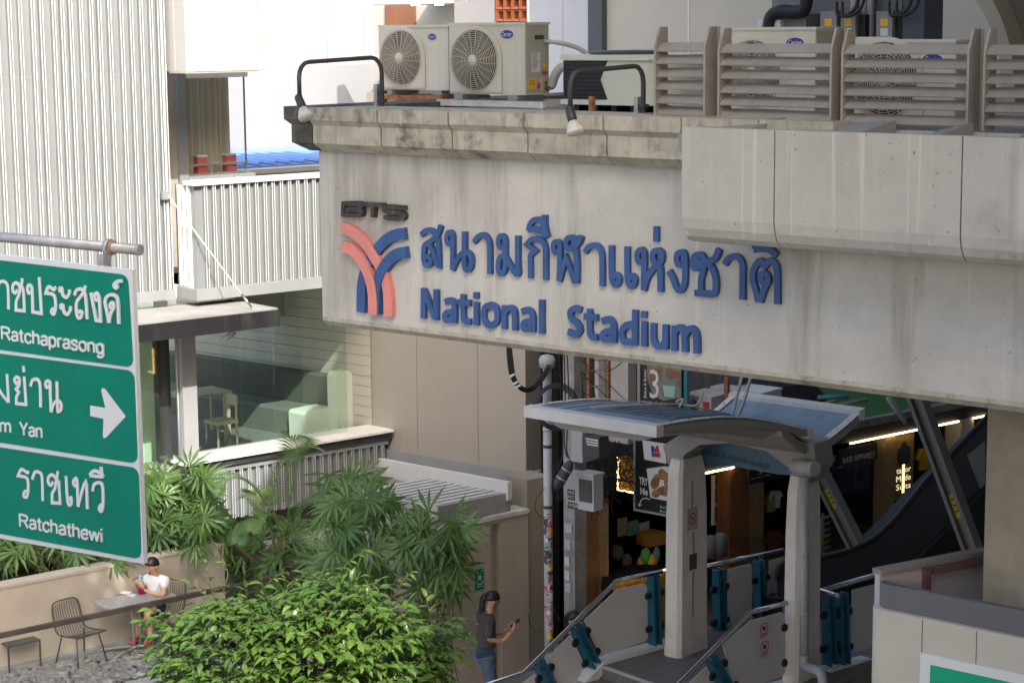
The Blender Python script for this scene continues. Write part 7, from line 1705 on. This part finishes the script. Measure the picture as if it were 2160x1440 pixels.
feather('feather palm with tall arching fronds in the middle of the planting', gbase(590, D, .6), [
 (pd([(605, 1130), (612, 1050), (628, 970), (622, 930), (598, 918)], D, D-.3), .38),
 (pd([(575, 1120), (560, 1060), (520, 1015), (480, 1010), (462, 1045)], D, D-.5), .26),
 (pd([(590, 1120), (575, 1060), (590, 990), (640, 945), (680, 950)], D, D+.2), .30),
 (pd([(600, 1130), (625, 1080), (665, 1055), (700, 1075)], D, D-.6), .36),
 (pd([(600, 1140), (630, 1105), (660, 1100), (672, 1150)], D, D-.8), .34),
 (pd([(590, 1140), (560, 1105), (520, 1110), (500, 1145)], D, D-.6), .30),
 (pd([(560, 1150), (510, 1110), (478, 1085), (462, 1068)], D, D-.4), .14),
 (pd([(600, 1140), (640, 1070), (690, 1030), (715, 1040)], D, D+.3), .34),
 (pd([(580, 1135), (545, 1075), (540, 1040), (510, 1050)], D, D+.3), .30),
 (pd([(610, 1140), (590, 1100), (555, 1085), (530, 1120)], D, D-.7), .30)])
# sunlit low roof and wall seen between the palms
lwf = thing('passage_wall', 'low pale grey wall glimpsed between the palms', 'wall', P_d(600, 1160, 30))
FW = FA(560, 1130, 29.6); mb = MB(FW); mb.box(-.8, 2.2, -.8, 0, 0, FW.z(600, 1165)); obj('wall_face', mb, m_greyc, lwf)
for x in (612, 640): mb = MB(FW); mb.box(FW.s(x, 1150, .3), FW.s(x+10, 1150, .3), .1, .3, 0, FW.z(x, 1145, .3)); obj('frame_post', mb, m_greyc, lwf)

# foreground tree: bright green crown filling the lower centre
TD = 17.0
trc = P_d(655, 1400, TD); tb_ = Vector((trc.x, trc.y, 0))
tree = thing('leafy_tree', 'bright green broad leaved tree crown in the foreground', 'tree', tb_)
mb = MB(); mb.tube(cr([tb_, tb_+Vector((.05, 0, 1.2)), tb_+Vector((-.03, .02, 2.4)), tb_+Vector((0, 0, 3.2))], 4), [.09]*4+[.075]*4+[.055]*4+[.04], 10); obj('trunk', mb, m_bark, tree)
def leaf_mesh(L_, W_d, fold, bend, seed):
    mb = MB(); rows = []
    for i in range(5):
        u = i/4; w = W_d*math.sin(math.pi*min(1, u**.85*.96+.03))*.5+.0006; y = L_*u; z = -bend*L_*u*u
        rows.append((Vector((-w, y, z+fold*w)), Vector((0, y, z)), Vector((w, y, z+fold*w))))
    for i in range(4):
        a, b = rows[i], rows[i+1]; mb.face([a[0], a[1], b[1], b[0]], True); mb.face([a[1], a[2], b[2], b[1]], True)
    return mb
LM = [leaf_mesh(.122, .058, .35, b_, i) for i, b_ in enumerate((.1, .3, .5, .2))]
lmesh = []
for m_ in LM: q = m_.mesh('leaf', Vector((0, 0, 0))); q.materials.append(lf_tree); lmesh.append(q)
rt = random.Random(9); leaves = []; twigs = MB()
def prof_top(x):                      # upper outline of the crown in the photograph
    P = [(352, 1350), (375, 1310), (400, 1280), (450, 1255), (520, 1262), (600, 1250), (680, 1222), (760, 1232), (820, 1262), (850, 1315), (880, 1345), (910, 1305), (940, 1300), (965, 1400), (975, 1460)]
    for (a, b), (c, d) in zip(P[:-1], P[1:]):
        if a <= x <= c: return b+(d-b)*(x-a)/(c-a)
    return 1500
def spray(p, d, n, L_):
    d = d.normalized(); q = [p + d*(L_*i/n) + Vector((0, 0, -.10*L_*(i/n)**2)) for i in range(n+1)]; twigs.tube(q, [.0035]*(n)+[.0015], 4, False)
    sd = d.cross(Vector((0, 0, 1))); sd = sd.normalized() if sd.length > .1 else Vector((1, 0, 0))
    for i in range(1, n+1):
        s = 1 if i % 2 else -1
        dv = (d*.75 + sd*s*.8 + Vector((0, 0, rt.uniform(-.35, .1)))) if i < n else d+Vector((0, 0, -.3))
        leaves.append((q[i], dv, rt.uniform(-.5, .5), rt.uniform(.65, 1.1)))
for i in range(860):
    x = rt.uniform(385, 945); yt = prof_top(x)
    if x < 470 and rt.random() < .25: continue
    f = rt.random()**1.3; y = yt + 6 + f*(1530-yt)
    dep = TD - .9*math.sqrt(max(0, 1-((x-655)/330)**2))*math.sin(min(1, (y-yt)/190)*math.pi/2)**.6 + rt.uniform(-.12, .12) + (rt.random()**3)*.8
    p = P_d(x, y, dep); d = Vector((rt.uniform(-1, 1)+(x-655)/330*.6, rt.uniform(-1.1, .15), rt.uniform(-.25, .75)))
    spray(p-d.normalized()*.15, d, rt.randrange(5, 9), rt.uniform(.28, .45))
for i in range(34):
    p = P_d(rt.uniform(332, 392), rt.uniform(1296, 1440), TD+rt.uniform(-.3, .2)); spray(p+Vector((.12, 0, 0)), Vector((rt.uniform(-1, -.1), rt.uniform(-.8, .1), rt.uniform(-.2, .5))), rt.randrange(5, 8), rt.uniform(.22, .34))
for pts in ([(450, 1260), (440, 1215), (430, 1180)], [(470, 1250), (480, 1205), (462, 1165)], [(352, 1335), (335, 1310), (300, 1305)], [(700, 1230), (730, 1190), (770, 1160)], [(830, 1260), (850, 1225), (870, 1205)], [(600, 1250), (640, 1215), (690, 1205)], [(545, 1260), (570, 1225), (600, 1205)]):
    P = [P_d(x, y, TD-.2) for x, y in pts]; Pc = cr(P, 5); twigs.tube(Pc, .004, 4, False)
    for i in range(1, len(Pc)):
        d = (Pc[i]-Pc[i-1]); sd = d.cross(Vector((0, 1, 0))).normalized(); dv = d.normalized()*.7+sd*(1 if i % 2 else -1)*.8+Vector((0, rt.uniform(-.6, 0), rt.uniform(-.2, .1))); leaves.append((Pc[i], dv, rt.uniform(-.4, .4), rt.uniform(.4, .72)))
mb = MB(); c0 = tb_+Vector((0, 0, 3.2))
for i in range(14):
    x = 380+42*i; e_ = P_d(x, prof_top(x)+90, TD-.3); mb.tube(cr([c0+Vector((0, 0, -.6)), c0.lerp(e_, .5)+Vector((0, 0, .02)), e_], 4), [.035]*4+[.018]*4+[.006], 6)
obj('limb', mb, m_bark, tree); obj('twigs', twigs, m_cane, tree, kind='stuff')
leaves.sort(key=lambda l: (l[0]-CO).length)
for l in leaves[:300]: place(tree, lmesh[rt.randrange(4)], l[0], l[1], l[2], l[3], 'leaf')
mb = MB()
for p, dv, roll, sc_ in leaves[300:]:
    y = Vector(dv).normalized(); x = y.cross(Vector((0, 0, 1))); x = x.normalized() if x.length > .05 else Vector((1, 0, 0)); zz = x.cross(y); rm = Matrix((x, y, zz)).transposed() @ Matrix.Rotation(roll, 3, 'Y')
    src = LM[rt.randrange(4)]; n = len(mb.v); mb.v += [p + rm @ (v*sc_) for v in src.v]; mb.f += [tuple(n+i for i in f) for f in src.f]; mb.sm += src.sm
obj('foliage', mb, lf_tree, tree, kind='stuff', recalc=False)

# unseen tree added for dappled shade; crown set where the terrace's sun rays pass
st_b = Vector((-8.2, 15.5, 0)); stt = thing('shade_tree_helper', 'tall tree added unseen above the terrace to throw dappled shade', 'tree', st_b)
mb = MB(); mb.tube(cr([st_b, st_b+Vector((.2, .1, 5)), st_b+Vector((1.2, .4, 9.5)), st_b+Vector((5.6, 1.6, 12.5))], 5), [.22]*5+[.18]*5+[.12]*5+[.07], 10); obj('trunk', mb, m_bark, stt)  # trunk of the added shade tree
mb = MB(); rs_ = random.Random(31)
for i in range(11500):
    u = Vector((rs_.gauss(0, 1), rs_.gauss(0, 1), rs_.gauss(0, 1))).normalized()*(rs_.random()**.4)
    p = Vector((-2.9, 15.4, 12.6))+Vector((u.x*3.6, u.y*3.4, u.z*1.4))
    if mnoise.noise(p*1.1) < -.22: continue
    a = Vector((rs_.uniform(-1, 1), rs_.uniform(-1, 1), rs_.uniform(-.4, .4))).normalized()*.10; b = a.cross(Vector((rs_.uniform(-1, 1), rs_.uniform(-1, 1), 2))).normalized()*.05
    mb.face([p-a, p+b, p+a, p-b])
obj('foliage', mb, lf_tree, stt, kind='stuff', recalc=False)  # crown of the added shade tree
